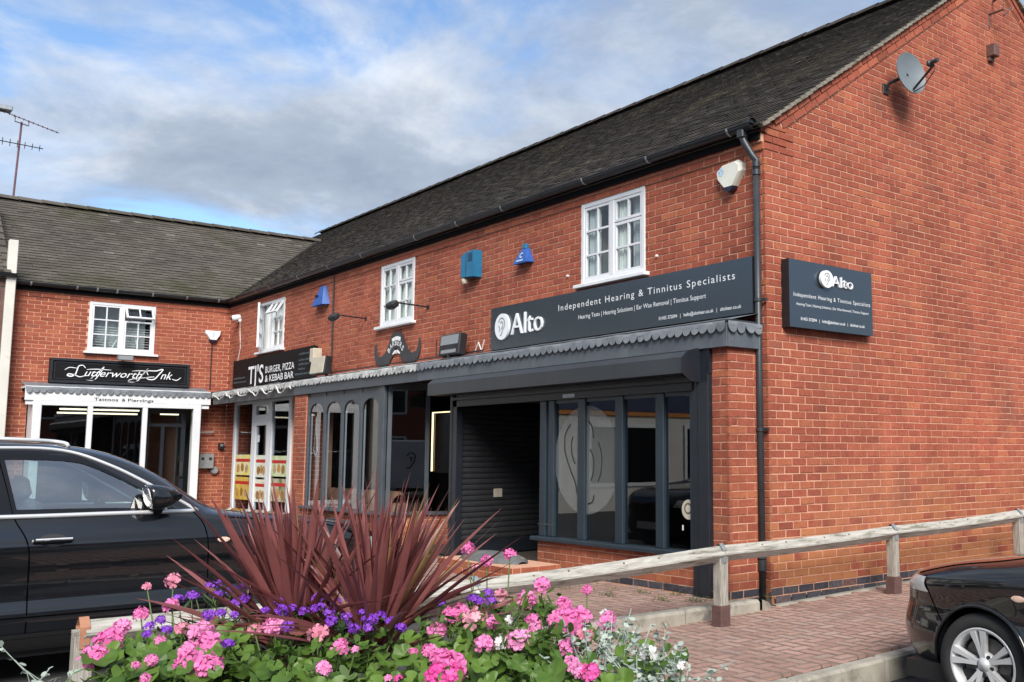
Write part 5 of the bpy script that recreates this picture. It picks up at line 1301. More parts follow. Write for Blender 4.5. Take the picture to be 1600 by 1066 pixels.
# meter cupboard corner
t = thing('meter_box', 'grey gas meter box on the brick beside the tattoo shop', 'meter box', (-15.2, -0.39, 1.1))
m = MB(); m.cbox(LX, -15.08, -0.545, -0.245, 1.10, 1.40, 0.01); m.build('case', 'galvanised', t)
m = MB(); m.lathe([(0, 0), (0.03, 0), (0.03, 0.01), (0, 0.01)], V(-15.08, -0.47, 1.3), X_, Y_, 12); m.lathe([(0, 0), (0.03, 0), (0.03, 0.01), (0, 0.01)], V(-15.08, -0.32, 1.3), X_, Y_, 12); m.build('dial', 'lamp_black', t)
t = thing('wall_vent', 'round grey vent below the gas meter box', 'vent', (-15.2, -0.2, 1.06)); m = MB(); m.lathe([(0, 0.09), (0.06, 0.09), (0.085, 0.06), (0.085, 0.0)], V(LX, -0.2, 1.06), X_, Y_, 20); m.build('hood', 'galvanised', t)
t = thing('key_safe', 'small black key safe above the round vent', 'box', (-15.2, -0.09, 1.5)); m = MB(); m.cbox(LX, -15.13, -0.14, -0.04, 1.49, 1.62, 0.008); m.build('case', 'lamp_black', t); m = MB(); m.cbox(-15.131, -15.12, -0.12, -0.06, 1.55, 1.60, 0.003); m.build('keypad', 'galvanised', t)
t = thing('door_stay', 'short grey metal bar on the brick beside the tattoo door', 'bracket', (-15.1, -0.4, 1.83)); m = MB(); m.tube([V(-15.15, -0.62, 1.83), V(-15.13, -0.29, 1.84)], 0.016, 7); m.lathe([(0, 0), (0.03, 0), (0.03, 0.03), (0, 0.03)], V(-15.13, -0.3, 1.84), Y_, Z, 10); m.build('bar', 'galvanised', t)

# satellite dish
t = thing('satellite_dish', 'grey oval satellite dish on the brick gable', 'satellite dish', (0.0, 2.15, 5.5))
ctr = V(0.27, 2.13, 5.585); axis = V(0.93, -0.16, 0.12).normalized()
sx_ = axis.cross(Z).normalized(); sy_ = sx_.cross(axis)
rows = []; nr_ = 6; na_ = 28
for r in range(nr_+1):
    q = r/nr_; rows.append([ctr+sx_*(0.215*q*math.cos(2*math.pi*k/na_))+sy_*(0.245*q*math.sin(2*math.pi*k/na_))+axis*(0.055*q*q-0.05) for k in range(na_+1)])
m = MB(); m.grid(rows); m.grid([rows[-1], [p-axis*0.014 for p in rows[-1]]]); m.grid([[p-axis*0.014 for p in r] for r in rows]); m.build('reflector', 'dish_grey', t, smooth=True)
f0 = ctr-sy_*0.20-axis*0.0; f1 = ctr+axis*0.33-sy_*0.06
m = MB(); m.tube([f0, f1], 0.013, 8); m.build('feed_arm', 'lamp_black', t)
m = MB(); m.lathe([(0, -0.06), (0.024, -0.06), (0.024, 0.03), (0.04, 0.045), (0.04, 0.07), (0, 0.07)], f1+sy_*0.035, -axis-sy_*-0.1, Z, 14); m.build('receiver', 'pipe_black', t, smooth=False)
m = MB(); m.tube([f1, f1+V(0, 0, -0.07), (f0+f1)/2-Z*0.1, f0-Z*0.03], 0.006, 5); m.build('cable', 'cable_black', t)
m = MB(); m.tube([ctr-axis*0.05, V(0.06, 2.02, 5.50), V(0.0, 2.0, 5.42)], 0.02, 8); m.cbox(0.0, 0.02, 1.96, 2.06, 5.38, 5.50, 0.004); m.build('wall_mount', 'lamp_black', t)
t = thing('wall_vent', 'small brown vent cowl high on the brick gable', 'vent', (0.05, 4.25, 6.4)); m = MB(); m.cbox(0.0, 0.12, 4.19, 4.31, 6.39, 6.55, 0.008); m.box(0.0, 0.05, 4.2, 4.3, 6.34, 6.39); m.build('cowl', 'rust_brown', t)
t = thing('aerial_bracket', 'rusty aerial bracket near the gable peak', 'bracket', (0.02, 4.3, 6.95)); m = MB(); m.tube([V(0.0, 4.28, 6.98), V(0.22, 4.28, 6.98), V(0.22, 4.28, 7.18), V(0.02, 4.38, 7.18)], 0.016, 6); m.tube([V(0.0, 4.28, 6.98), V(0.0, 4.28, 6.8)], 0.02, 6); m.tube([V(0.22, 4.28, 6.9), V(0.22, 4.45, 7.05)], 0.012, 6); m.build('frame', 'rust_brown', t)

# TV aerial on the wing ridge
t = thing('tv_aerial', 'maroon mast with two long television aerials on the wing ridge', 'aerial', (-18.4, -3.62, 6.7))
mx, my = -18.42, -3.64
m = MB(); m.tube([V(mx, my, 6.6), V(mx+0.02, my+0.06, 8.57)], 0.022, 7); mast = m.build('mast', 'mast_maroon', t)
def yagi(a, b, n, lo, mat):
    m = MB(); a = Vector(a); b = Vector(b); m.tube([a, b], 0.011, 5); d = (b-a).normalized(); s = d.cross(Z).normalized()
    for i in range(n):
        p = a+(b-a)*(i+0.5)/n; l = lo*(1-0.3*i/n); m.tube([p-s*l-Z*l*0.3, p+s*l+Z*l*0.3], 0.007, 4)
    return m.build('yagi', mat, t)
yagi((mx+0.15, my-0.42, 8.72), (mx+0.2, my+0.75, 8.42), 13, 0.045, 'mast_maroon')
yagi((mx+0.0, my-0.75, 8.10), (mx+0.15, my+0.48, 8.02), 9, 0.16, 'lamp_black')
m = MB(); m.tube([V(mx+0.05, my-0.07, 8.68), V(mx+0.05, my-0.07, 8.55), V(mx+0.05, my+0.19, 8.50), V(mx+0.05, my+0.19, 8.60)], 0.014, 5); m.build('clamp', 'mast_maroon', t)
m = MB(); m.cbox(mx+0.0, mx+0.25, my-0.55, my-0.15, 8.71, 8.82, 0.02); m.build('reflector', 'galvanised', t)

# lights and furniture seen inside the shops
for i, (x, y0, y1, z) in enumerate(((-15.75, -2.98, -1.55, 2.27), (-16.4, -2.9, -1.42, 2.22), (-16.0, -1.08, -0.72, 2.22))):
    t = thing('strip_light', ('long ceiling strip light nearest the tattoo shop window', 'long ceiling strip light further back in the tattoo shop', 'short ceiling strip light behind the tattoo shop door')[i], 'light', (x, (y0+y1)/2, z))
    m = MB(); m.tube([V(x, y0, z), V(x, y1, z)], 0.016, 8); m.build('tube', 'strip_light', t); m = MB(); m.box(x-0.03, x+0.03, y0, y1, z+0.018, z+0.045); m.build('batten', 'room_dark', t)
t = thing('mirror_light', 'warm glowing LED strip framing a mirror inside the barber shop', 'light', (-7.6, 0.8, 1.1))
m = MB(); m.box(-7.915, -7.897, 0.79, 0.81, 1.12, 2.05); m.box(-7.897, -7.0, 0.79, 0.81, 2.035, 2.05); m.build('led_strip', 'led_warm', t); m = MB(); m.box(-7.88, -7.0, 0.815, 0.83, 1.1, 2.02); m.build('mirror', 'car_gloss_trim', t)
t = thing('sofa', 'tan leather tub sofa in the barber window', 'sofa', (-8.6, 0.2, 0.1))
for x0, x1 in ((-10.1, -9.35), (-9.33, -8.6), (-8.58, -7.85), (-7.83, -7.12)):
    m = MB(); rows = []
    for i in range(9):
        a = math.pi*i/8; rows.append([V(x, -0.14-0.13*math.cos(a), 0.66+0.19*math.sin(a)) for x in (x0, x0+0.04, (x0+x1)/2, x1-0.04, x1)])
    for r in rows: r[0] = r[0]-Z*0.05; r[-1] = r[-1]-Z*0.05
    m.grid(rows); m.box(x0+0.02, x1-0.02, -0.26, -0.02, 0.30, 0.68); m.build('backrest_cushion', 'tan_leather', t, smooth=True)
m = MB(); m.cbox(-10.1, -7.3, -0.02, 0.6, 0.18, 0.48, 0.05); m.build('seat', 'tan_leather', t)
# food posters in the takeaway window
def poster(label, x0, x1, z0, z1, seed, y=-0.006):
    t = thing('poster', label, 'poster', ((x0+x1)/2, y, z0), 'food posters in the takeaway window')
    m = MB(); m.box(x0, x1, y-0.002, y, z0, z1); m.build('sheet', 'poster_%d' % seed, t)
    r = MB(); r.box(x0+0.03, x1-0.03, y-0.0035, y-0.0025, z1-0.14, z1-0.08); r.build('red_band', 'poster_red', t)
    for k in range(3):
        w_ = MB(); q = x0+0.06+(x1-x0-0.12)*k/3; w_.lathe([(0, 0.0), (0.085, 0.0)], V(q+0.1, y-0.0032, z0+0.13+0.02*(k % 2)), -Y_, X_, 14); w_.build('food_print', ('food_a', 'food_b', 'food_c')[(k+seed) % 3], t)
pmat('poster_red', (0.5, 0.02, 0.015), None, 1, 0.5)
pmat('food_a', (0.42, 0.17, 0.04), (0.60, 0.36, 0.10), 14, 0.4)
pmat('food_b', (0.16, 0.24, 0.03), (0.50, 0.08, 0.04), 22, 0.4)
pmat('food_c', (0.60, 0.50, 0.30), (0.30, 0.12, 0.05), 18, 0.4)
for i, (ca, cb, di) in enumerate((((0.80, 0.68, 0.05), (0.78, 0.74, 0.60), (0.42, 0.18, 0.05)), ((0.76, 0.80, 0.74), (0.72, 0.66, 0.50), (0.45, 0.22, 0.10)), ((0.42, 0.55, 0.14), (0.80, 0.80, 0.74), (0.60, 0.25, 0.08)), ((0.75, 0.62, 0.08), (0.50, 0.22, 0.06), (0.70, 0.68, 0.6)), ((0.74, 0.80, 0.74), (0.80, 0.72, 0.5), (0.55, 0.16, 0.08)), ((0.10, 0.12, 0.04), (0.70, 0.62, 0.45), (0.50, 0.22, 0.08)))):
    pmat('poster_%d' % i, ca, cb, 5.5, 0.4, dirt=(di, 11, 0.56, 0.7), detail=3)
poster('yellow food poster high in the takeaway window beside its door', -14.5, -13.66, 0.98, 1.38, 0); poster('food poster low in the takeaway window under the yellow one', -14.5, -13.66, 0.5, 0.94, 3)
poster('pale menu poster on the upper half of the takeaway door glass', -13.38, -12.84, 0.95, 1.37, 1); poster('pale menu poster on the lower half of the takeaway door glass', -13.38, -12.84, 0.48, 0.91, 4)
poster('salad poster high in the takeaway window by the brick pier', -12.55, -11.8, 0.98, 1.36, 2); poster('dark grill poster low in the takeaway window by the brick pier', -12.55, -11.8, 0.52, 0.94, 5)
t = thing('chef_coat', 'white shirt hanging inside the takeaway window', 'shirt', (-12.1, 0.4, 1.4)); m = MB(); m.prism([(0, 0), (0.7, 0), (0.66, 0.36), (0.45, 0.52), (0.25, 0.52), (0.04, 0.36)], V(-12.5, 0.4, 1.42), X_, Z, -Y_, 0.09); m.build('cloth', 'white_paint', t)
m = MB(); m.tube([V(-9.66, -0.38, 2.0), V(-9.68, -0.38, 1.7), V(-9.72, -0.38, 1.45), V(-9.64, -0.38, 1.36), V(-9.57, -0.38, 1.45), V(-9.62, -0.38, 1.7), V(-9.66, -0.38, 2.0)], 0.008, 5); t = thing('blind_cord', 'looped white blind cord in the first arched barber light', 'cord', (-9.65, -0.38, 1.36)); m.build('loop', 'cable_white', t)

# low brick planter wall with a stone coping in front of the entrance
t = thing('low_wall', 'low brick wall with rounded grey stone on top by the shop entrance', 'wall', (-3.0, -1.0, 0.08))
recs = lay((-3.95, -1.28, 0.075), X_, -Y_, 1.55, 0.075, 0.225, ()); recs += lay((-2.40, -1.28, 0.075), Y_, X_, 0.6, 0.075, 0.225, (), phase=0.1)
m = MB(); m.box(-3.95, -2.40, -1.28, -0.68, 0.0, 0.222); m.build('wall_core', 'mortar', t); emit_pieces(t, recs, 'brick', BMATS, minpx=20)
rows = []
for i in range(9):
    a = math.pi*i/8; rows.append([V(x, -0.98-0.22*math.cos(a)*k, 0.222+0.10*math.sin(a)*k) for x, k in ((-3.75, 0.3), (-3.66, 0.8), (-3.4, 1.0), (-3.0, 1.0), (-2.78, 0.7), (-2.66, 0.25))])
m = MB(); m.grid(rows); m.build('coping_stone', 'stone_cap', t, smooth=True)

# ------------------------------------------------------------------ timber rail fence
FX = 0.42
fence = thing('rail_fence', 'weathered grey timber knee-rail fence with metal-shod posts', 'fence', (FX, -1.08, 0))
posts = [(-5.83, 0.525), (-3.45, 0.548), (-1.08, 0.632), (1.31, 0.682), (3.70, 0.747), (6.1, 0.80)]
def build_fence():
    for i, (y, zt) in enumerate(posts):
        p = MB(); p.bbox(V(FX, y, (zt-0.07+gz(y)-0.2)/2), X_, Y_, Z, 0.046, 0.046, (zt-0.07-gz(y)+0.2)/2, 0.006); po = p.build('post', 'timber_post', fence)
        # bird-mouth top under the diamond rail
        t = MB(); t.prism([(-0.046, 0), (0.046, 0), (0.046, 0.02), (0, -0.025+0.03), (-0.046, 0.02)], V(FX, y-0.046, zt-0.07), X_, Z, -Y_, 0.092); t.build('post_top', 'timber_post', po)
        s = MB(); s.bbox(V(FX, y, gz(y)+0.07), X_, Y_, Z, 0.056, 0.056, 0.10, 0.004); s.build('post_shoe', 'post_shoe', po)
        st = MB(); w_ = 0.024; e = 0.052
        pr = [(e, -0.14), (e, -0.03), (0.006, 0.018), (-0.006, 0.018), (-e, -0.03), (-e, -0.14)]
        st.grid([[V(FX+a, y+k*w_*(1 if abs(a) < 0.04 else 1), zt+b) for a, b in pr] for k in (-1, 1)])
        st.grid([[V(FX+a*0.96, y+k*w_, zt+b-0.002) for a, b in pr] for k in (-1, 1)]); st.build('strap', 'strap_rust' if i == 0 else 'galvanised', po)
        for dz in (-0.08, -0.12):
            b = MB(); b.lathe([(0, 0.004), (0.006, 0.003), (0.007, 0)], V(FX+0.052, y, zt+dz), X_, Z, 8); b.build('screw', 'galvanised', po)
    for (ya, za), (yb, zb) in zip(posts, posts[1:]):
        r = MB(); n = 14; rows = []; rd = random.Random(int(ya*10)); R = 0.066
        d = V(0, yb-ya, zb-za).normalized(); up = V(0, -d.z, d.y)
        for i in range(n+1):
            t = i/n; c = V(FX, ya+(yb-ya)*t, za-R+(zb-za)*t)+Z*(0.012*math.sin(math.pi*t)*-1)+X_*rd.uniform(-0.002, 0.002)
            ring = []
            for k in range(4):
                a = math.pi/2*k
                for da in (-0.10, 0.10): ring.append(c+X_*(R*math.cos(a+da)+rd.uniform(-.001, .001))+up*(R*math.sin(a+da)+rd.uniform(-.001, .001)))
            rows.append(ring+[ring[0]])
        rows[0] = [p+d*0.004 for p in rows[0]]; rows[-1] = [p-d*0.004 for p in rows[-1]]
        r.grid(rows); r.poly(rows[0][:-1]); r.poly(rows[-1][:-1]); ro = r.build('rail', 'timber_grey', fence)
        for t in (0.2, 0.33, 0.55, 0.7, 0.86):
            k = MB(); c = V(FX+0.026, ya+(yb-ya)*t, za-R+(zb-za)*t+0.034); k.lathe([(0, 0.008), (0.006, 0.0075), (0.009, 0)], c, V(1, 0, 1), Y_, 8); k.build('knot', 'rust_brown', ro)
build_fence()

# ------------------------------------------------------------------ cars
def interp(pts):
    xs = [p[0] for p in pts]; ys = [p[1] for p in pts]; n = len(xs)
    d = [(ys[i+1]-ys[i])/(xs[i+1]-xs[i]) for i in range(n-1)]
    m = [d[0]]+[0 if d[i-1]*d[i] <= 0 else 2*d[i-1]*d[i]/(d[i-1]+d[i]) for i in range(1, n-1)]+[d[-1]]
    def f(x):
        if x <= xs[0]: return ys[0]
        if x >= xs[-1]: return ys[-1]
        i = 0
        while x > xs[i+1]: i += 1
        h = xs[i+1]-xs[i]; t = (x-xs[i])/h
        return ys[i]*(1+2*t)*(1-t)**2+h*m[i]*t*(1-t)**2+ys[i+1]*t*t*(3-2*t)+h*m[i+1]*t*t*(t-1)
    return f
def inside(p, poly):
    x, y = p; r = False; n = len(poly)
    for i in range(n):
        x0, y0 = poly[i]; x1, y1 = poly[(i+1) % n]
        if (y0 > y) != (y1 > y) and x < (x1-x0)*(y-y0)/(y1-y0)+x0: r = not r
    return r

def car_body(C, t, paint='car_black'):
    """C: profile data; nose at local x = 0, tail at x = -L; s = distance behind the nose"""
    F, R, Wd = interp(C['front']), interp(C['rear']), interp(C['width'])
    ex = interp(C['ex'])
    H = C['H']; zb = C['zb']
    zs = C['slices']
    def half(s, z):
        a, b = F(z), R(z); c = (a+b)/2; u = (s-c)/((b-a)/2); n = ex(z)
        return Wd(z)*max(0.0, 1-abs(min(1, max(-1, u)))**n)**(1/n)
    def frontS(tt, z):
        a, b = F(z), R(z); n = ex(z); q = min(1, abs(tt)/Wd(z)); return (a+b)/2-(b-a)/2*(1-q**n)**(1/n)
    def rearS(tt, z):
        a, b = F(z), R(z); n = ex(z); q = min(1, abs(tt)/Wd(z)); return (a+b)/2+(b-a)/2*(1-q**n)**(1/n)
    N = 170; us = []
    for i in range(N+1):
        q = -1+2*i/N; us.append(0.45*q+0.55*math.sin(q*math.pi/2))
    pts = {}; verts = []; faces = []
    nz = len(zs)
    co = []
    for k, z in enumerate(zs):
        a, b = F(z), R(z); row = []
        for u in us:
            s = (a+b)/2+u*(b-a)/2; row.append((s, half(s, z) if abs(u) < 1 else 0.0, z))
        co.append(row)
    arches = [(C['wf'], C['wr'], C['ra']), (C['wb'], C['wr'], C['ra'])]
    def arch(s, z):
        for cs, cz, r in arches:
            d = math.hypot(s-cs, z-cz)
            if d < r: return (cs, cz, r, d)
        return None
    def samp(c, q):
        x = q*(len(c)-1); i = min(int(x), len(c)-2); f = x-i; return (c[i][0]*(1-f)+c[i+1][0]*f, c[i][1]*(1-f)+c[i+1][1]*f)
    wins = []
    for nm, (lo, hi) in C['panes']:
        L0, H0 = crv(lo, 8), crv(hi, 8)
        q = lambda u, v: tuple(samp(L0, u)[d]*(1-v)+samp(H0, u)[d]*v for d in (0, 1))
        wins.append([q(0.03+0.94*i/16, 0.06) for i in range(17)]+[q(0.97-0.94*i/16, 0.94) for i in range(17)])
    for side in (1, -1):
        base = len(verts); ins = []
        for k in range(nz):
            for i in range(N+1):
                s, y, z = co[k][i]; a = arch(s, z) if y > 0.55 else None
                ins.append(a is not None)
                if a:
                    cs, cz, r, d = a
                    if d > r-0.075 and d > 1e-6:
                        s2 = cs+(s-cs)/d*r; z2 = cz+(z-cz)/d*r; z2 = max(z2, zb); s, z = s2, z2
                verts.append((-s, side*y, z))
        for k in range(nz-1):
            for i in range(N):
                q = [k*(N+1)+i, k*(N+1)+i+1, (k+1)*(N+1)+i+1, (k+1)*(N+1)+i]
                if all(ins[j] for j in q): continue
                sc_ = sum(co[k+dk][i+di][0] for dk in (0, 1) for di in (0, 1))/4; yc = sum(co[k+dk][i+di][1] for dk in (0, 1) for di in (0, 1))/4; zc = (zs[k]+zs[k+1])/2
                if any(inside((sc_, zc), w_) for w_ in wins) and yc > 0.45*Wd(zc): continue
                if C['ws'][0] < zc < C['ws'][1] and yc < Wd(zc)*0.86-0.04 and (sc_ < F(zc)+0.22): continue
                if C['rw'][0] < zc < C['rw'][1] and yc < Wd(zc)*0.80 and (sc_ > R(zc)-0.22): continue
                q = [base+j for j in q]
                faces.append(tuple(q) if side < 0 else tuple(q[::-1]))
        if side == 1: top = [base+(nz-1)*(N+1)+i for i in range(N+1)]
        else:
            top2 = [base+(nz-1)*(N+1)+i for i in range(N+1)]
            for i in range(N): faces.append((top[i], top[i+1], top2[i+1], top2[i]))
            b1 = list(range(0, N+1)); b2 = [base+i for i in range(N+1)]
            for i in range(N): faces.append((b1[i+1], b1[i], b2[i], b2[i+1]))
    mb = MB(); mb.v = verts; mb.f = faces
    body = mb.build('body', paint, t, smooth=True)
    S = lambda s, z, side, off=0.0: V(-s, side*(half(s, z)+off), z)
    return body, S, half, frontS, rearS, F, R, Wd

def surf_line(S, pts, side, off, r, name, mat, parent, n=6, dens=6):
    p = crv(pts, dens); m = MB(); m.tube([S(a, b, side, off) for a, b in p], r, n); return m.build(name, mat, parent, smooth=True)

def wheel(t, c, side, rad, rimr, width, spokes=5, twin=True, mat='alloy'):
    """c: centre on the wheel's outer face plane; side +1: outer face towards local +y"""
    ax = V(0, side, 0); c = Vector(c)
    m = MB(); w2 = width
    m.lathe([(rimr, -0.012), (rimr+0.012, 0.0), (rimr+0.03, 0.004), (rad-0.035, 0.0), (rad-0.008, -0.022), (rad, -0.05), (rad, -w2+0.05), (rad-0.01, -w2+0.02), (rimr+0.02, -w2), (rimr, -w2+0.02)], c, ax, Z, 56)
    ty = m.build('tyre', 'tyre', t, smooth=True)
    m = MB(); m.lathe([(rimr+0.001, -w2+0.03), (rimr-0.03, -w2+0.06), (rimr-0.035, -0.06), (rimr-0.018, -0.016), (rimr-0.006, -0.003), (rimr+0.004, -0.004), (rimr+0.006, -0.012)], c, ax, Z, 56)
    rim = m.build('rim', mat, ty, smooth=True)
    s = MB(); a0 = Z; b0 = ax.cross(Z)
    for k in range(spokes):
        for off in ((-0.17, 0.17) if twin else (0,)):
            ang = 2*math.pi*k/spokes+0.12
            d0 = (a0*math.cos(ang+off*0.55)+b0*math.sin(ang+off*0.55)); d1 = (a0*math.cos(ang+off)+b0*math.sin(ang+off))
            p0 = c+d0*0.045-ax*0.028; p1 = c+d1*(rimr-0.012)-ax*0.008
            dd = (p1-p0); L = dd.length; dd.normalize(); tt = dd.cross(ax).normalized(); nn = tt.cross(dd)
            rows = []
            for q, hw_ in ((0.0, 0.017), (0.5, 0.0165), (1.0, 0.024)):
                pc = p0+dd*(L*q); rows.append([pc-tt*hw_-nn*0.03*side*1, pc-tt*(hw_-0.004)+ax*0.006, pc+tt*(hw_-0.004)+ax*0.006, pc+tt*hw_-ax*0.03])
                rows[-1][0] = pc-tt*hw_-ax*0.03
            s.grid(rows)
    s.build('spokes', mat, rim)
    h = MB(); h.lathe([(0.075, -0.06), (0.07, -0.034), (0.055, -0.024), (0.035, -0.022), (0.034, -0.016), (0.0, -0.012)], c, ax, Z, 24); h.build('hub', mat, rim, smooth=True)
    for k in range(5):
        n = MB(); ang = 2*math.pi*(k+0.5)/5; p = c+(a0*math.cos(ang)+b0*math.sin(ang))*0.056-ax*0.034; n.lathe([(0.013, 0), (0.013, 0.012), (0, 0.012)], p, ax, Z, 8); n.build('wheel_nut', 'tyre', rim)
    b = MB(); b.lathe([(0.06, -0.07), (rimr-0.06, -0.07), (rimr-0.06, -0.085), (0.06, -0.085)], c, ax, Z, 32); b.build('brake_disc', 'brake', rim)
    return ty

def finish_car(C, name, label, loc, rotz, cat='car', rail=True):
    t = thing(name, label, cat, (0, 0, 0))
    body, S, half, frontS, rearS, F, R, Wd = car_body(C, t)
    L, W = C['L'], C['W']
    # wheel wells and underside
    for cs in (C['wf'], C['wb']):
        for side in (1, -1):
            m = MB(); n = 20; r = C['ra']-0.001
            rows = [[V(-cs+r*math.cos(math.pi*1.15*k/n-0.23), y*side, C['wr']+r*math.sin(math.pi*1.15*k/n-0.23)) for k in range(n+1)] for y in (half(cs-C['ra'], C['wr']+0.05)-0.02, 0.30)]
            m.grid(rows); m.poly(rows[1]); m.build('wheel_arch_liner', 'car_trim', body)
            lip = MB(); lip.tube([V(-(cs+C['ra']*math.cos(a)), side*(half(cs+C['ra']*math.cos(a), max(C['zb'], C['wr']+C['ra']*math.sin(a)))+0.001), C['wr']+C['ra']*math.sin(a)) for a in [math.radians(-4+188*k/30) for k in range(31)]], C.get('lip', 0.009), 6); lip.build('arch_lip', paint_or(C), body, smooth=True)
            wheel(t, (-cs, side*(half(cs, 0.62)-0.012), C['wr']), side, C['wr'], C['rim'], 0.22, mat=C.get('rimmat', 'alloy'))
    m = MB(); m.box(-L+0.25, -0.25, -W/2+0.14, W/2-0.14, C['zb']-0.05, C['zb']+0.06); m.build('underside', 'car_trim', t)
    for side in (1, -1):
        sk = MB(); sk.grid([[S(s, z, side, o) for s in [C['wf']+C['ra']+0.03+i*(C['wb']-C['wf']-2*C['ra']-0.06)/20 for i in range(21)]] for z, o in ((C['zb'], 0.004), (C['zb']+0.03, 0.012), (C['zb']+0.12, 0.006))]); sk.build('side_skirt', 'car_trim', body, smooth=True)
        for nm, poly in C['panes']:
            # pane: ruled between lower and upper edge curves
            lo, hi = poly; n = 22; L0, H0 = crv(lo, 8), crv(hi, 8)
            def samp(c, q):
                x = q*(len(c)-1); i = min(int(x), len(c)-2); f = x-i; return (c[i][0]*(1-f)+c[i+1][0]*f, c[i][1]*(1-f)+c[i+1][1]*f)
            rows = []
            for r in range(9):
                v = r/8; row = []
                for i in range(n+1):
                    a = samp(L0, i/n); b = samp(H0, i/n); row.append(S(a[0]*(1-v)+b[0]*v, a[1]*(1-v)+b[1]*v, side, -0.004))
                rows.append(row)
            g = MB(); g.grid(rows); pn = g.build(nm, 'car_glass', t, smooth=True)
            def pt(u, v, off): a = samp(L0, u); b = samp(H0, u); return S(a[0]*(1-v)+b[0]*v, a[1]*(1-v)+b[1]*v, side, off)
            bd = MB(); N_ = 26
            for v0, v1 in ((-0.01, 0.10), (0.87, 1.01)): bd.grid([[pt(i/N_, v, 0.001) for i in range(N_+1)] for v in (v0, (v0+v1)/2, v1)])
            for u0, u1 in ((0.0, 0.085), (0.94, 1.0)): bd.grid([[pt(u, j/10, 0.0012) for j in range(11)] for u in (u0, (u0+u1)/2, u1)])
            bd.build('window_seal', 'car_gloss_trim', pn, smooth=True)
        for ln, r, mat, nm in C['trims']: surf_line(S, ln, side, 0.004, r, nm, mat, body)
        for ln in C['seams']: surf_line(S, ln, side, -0.001, 0.0055, 'panel_gap', 'gap_black', body, 5)
        for (s0, z0) in C['handles']:
            h = MB(); a = S(s0-0.11, z0, side, 0.03); b = S(s0+0.11, z0, side, 0.03); h.tube([S(s0-0.115, z0, side, 0.0), a, (a+b)/2+V(0, side*0.006, 0), b, S(s0+0.115, z0, side, 0.0)], [0.012, 0.015, 0.016, 0.015, 0.012], 8)
            ho = h.build('door_handle', paint_or(C), t, smooth=True)
            c = MB(); c.tube([a+V(0, side*0.013, 0.010), b+V(0, side*0.013, 0.010)], 0.0075, 6); c.build('handle_strip', C.get('hchrome', 'chrome'), ho)
            d = MB(); d.grid([[S(s0-0.085+0.17*i/8, z0+v*0.042*math.sqrt(max(0.05, 1-((i-4)/4.2)**2)), side, 0.0025) for i in range(9)] for v in (-1, 0, 1)]); d.build('handle_cup', 'car_trim', ho)
        ms, mz = C['mirror']
        mm = MB(); rows = []; ctr = S(ms, mz, side, 0.14); n = 20
        for x, k in ((-0.075, 0.80), (-0.07, 0.93), (-0.05, 1.0), (0.0, 0.98), (0.05, 0.86), (0.10, 0.62), (0.135, 0.36), (0.15, 0.10)):
            row = []
            for q in range(n+1):
                a = 2*math.pi*q/n; ca, sa = math.cos(a), math.sin(a); e = 0.62
                row.append(ctr+V(x-0.02*sa, side*0.13*k*math.copysign(abs(ca)**e, ca), 0.088*k*math.copysign(abs(sa)**e, sa)+(0.02*(1-k))))
            rows.append(row)
        mm.grid(rows); mo = mm.build('door_mirror', paint_or(C), t, smooth=True)
        gl = MB(); gl.poly(rows[0][:-1]); gl.build('mirror_glass', 'car_gloss_trim', mo)
        st = MB(); st.tube([S(ms-0.02, mz-0.11, side, -0.02), S(ms-0.02, mz-0.085, side, 0.05), ctr-V(-0.02, side*0.05, 0.06)], [0.045, 0.035, 0.03], 8); st.build('mirror_stalk', 'car_gloss_trim', mo, smooth=True)
        rp_s, rp_z = C['repeater']
        rp = MB(); rp.grid([[S(rp_s-0.045+0.09*i/6, rp_z+v*0.019*math.sqrt(max(0.1, 1-((i-3)/3.2)**2)), side, 0.006 if v == 0 else 0.003) for i in range(7)] for v in (-1, 0, 1)]); rp.build('indicator', 'amber', t, smooth=True)
        # head- and tail-lamps as patches of the skin
        for (pp, mat, nm) in C['lamps']:
            g = MB(); rows = []
            for zf in [i/7 for i in range(8)]:
                z = pp['z0']+(pp['z1']-pp['z0'])*zf; row = []
                for i in range(13):
                    q = i/12; tt = (pp['t0'](zf)*(1-q)+pp['t1'](zf)*q); tt = min(tt, Wd(z)*0.9995)
                    s = frontS(tt, z) if pp['end'] == 'f' else rearS(tt, z); k = 0.006*(1 if pp['end'] == 'f' else -1)
                    row.append(V(-(s-k), side*(tt+0.004), z))
                rows.append(row)
            g.grid(rows); g.build(nm, mat, t, smooth=True)
        if rail:
            rl = MB(); pts = C['rail']; p = crv(pts, 6); rl.tube([S(a, min(b, C['H']-0.01), side, 0)*1.0+Z*h_ for (a, b), h_ in zip(p, [0.0 if i in (0, len(p)-1) else 0.018 for i in range(len(p))])], 0.014, 8); rl.build('roof_rail', 'rail_silver', t, smooth=True)
        # black pillar strips
        for strip in C['pillars']:
            (sa, za), (sb, zb_), w_ = strip; g = MB(); n = 8
            g.grid([[S(sa+(sb-sa)*i/n+k*w_/2, za+(zb_-za)*i/n, side, 0.003) for i in range(n+1)] for k in (-1, 1)]); g.build('pillar', 'car_gloss_trim', body, smooth=True)
    # windscreen and rear window
    z0, z1 = C['ws']
    g = MB(); g.grid([[V(-(frontS(tt*Wd(z)*0.86, z)+0.004), tt*Wd(z)*0.86, z) for tt in [-1+2*i/24 for i in range(25)]] for z in [z0-0.01+(z1-z0+0.02)*k/10 for k in range(11)]]); g.build('windscreen', 'car_glass', t, smooth=True)
    z0, z1 = C['rw']
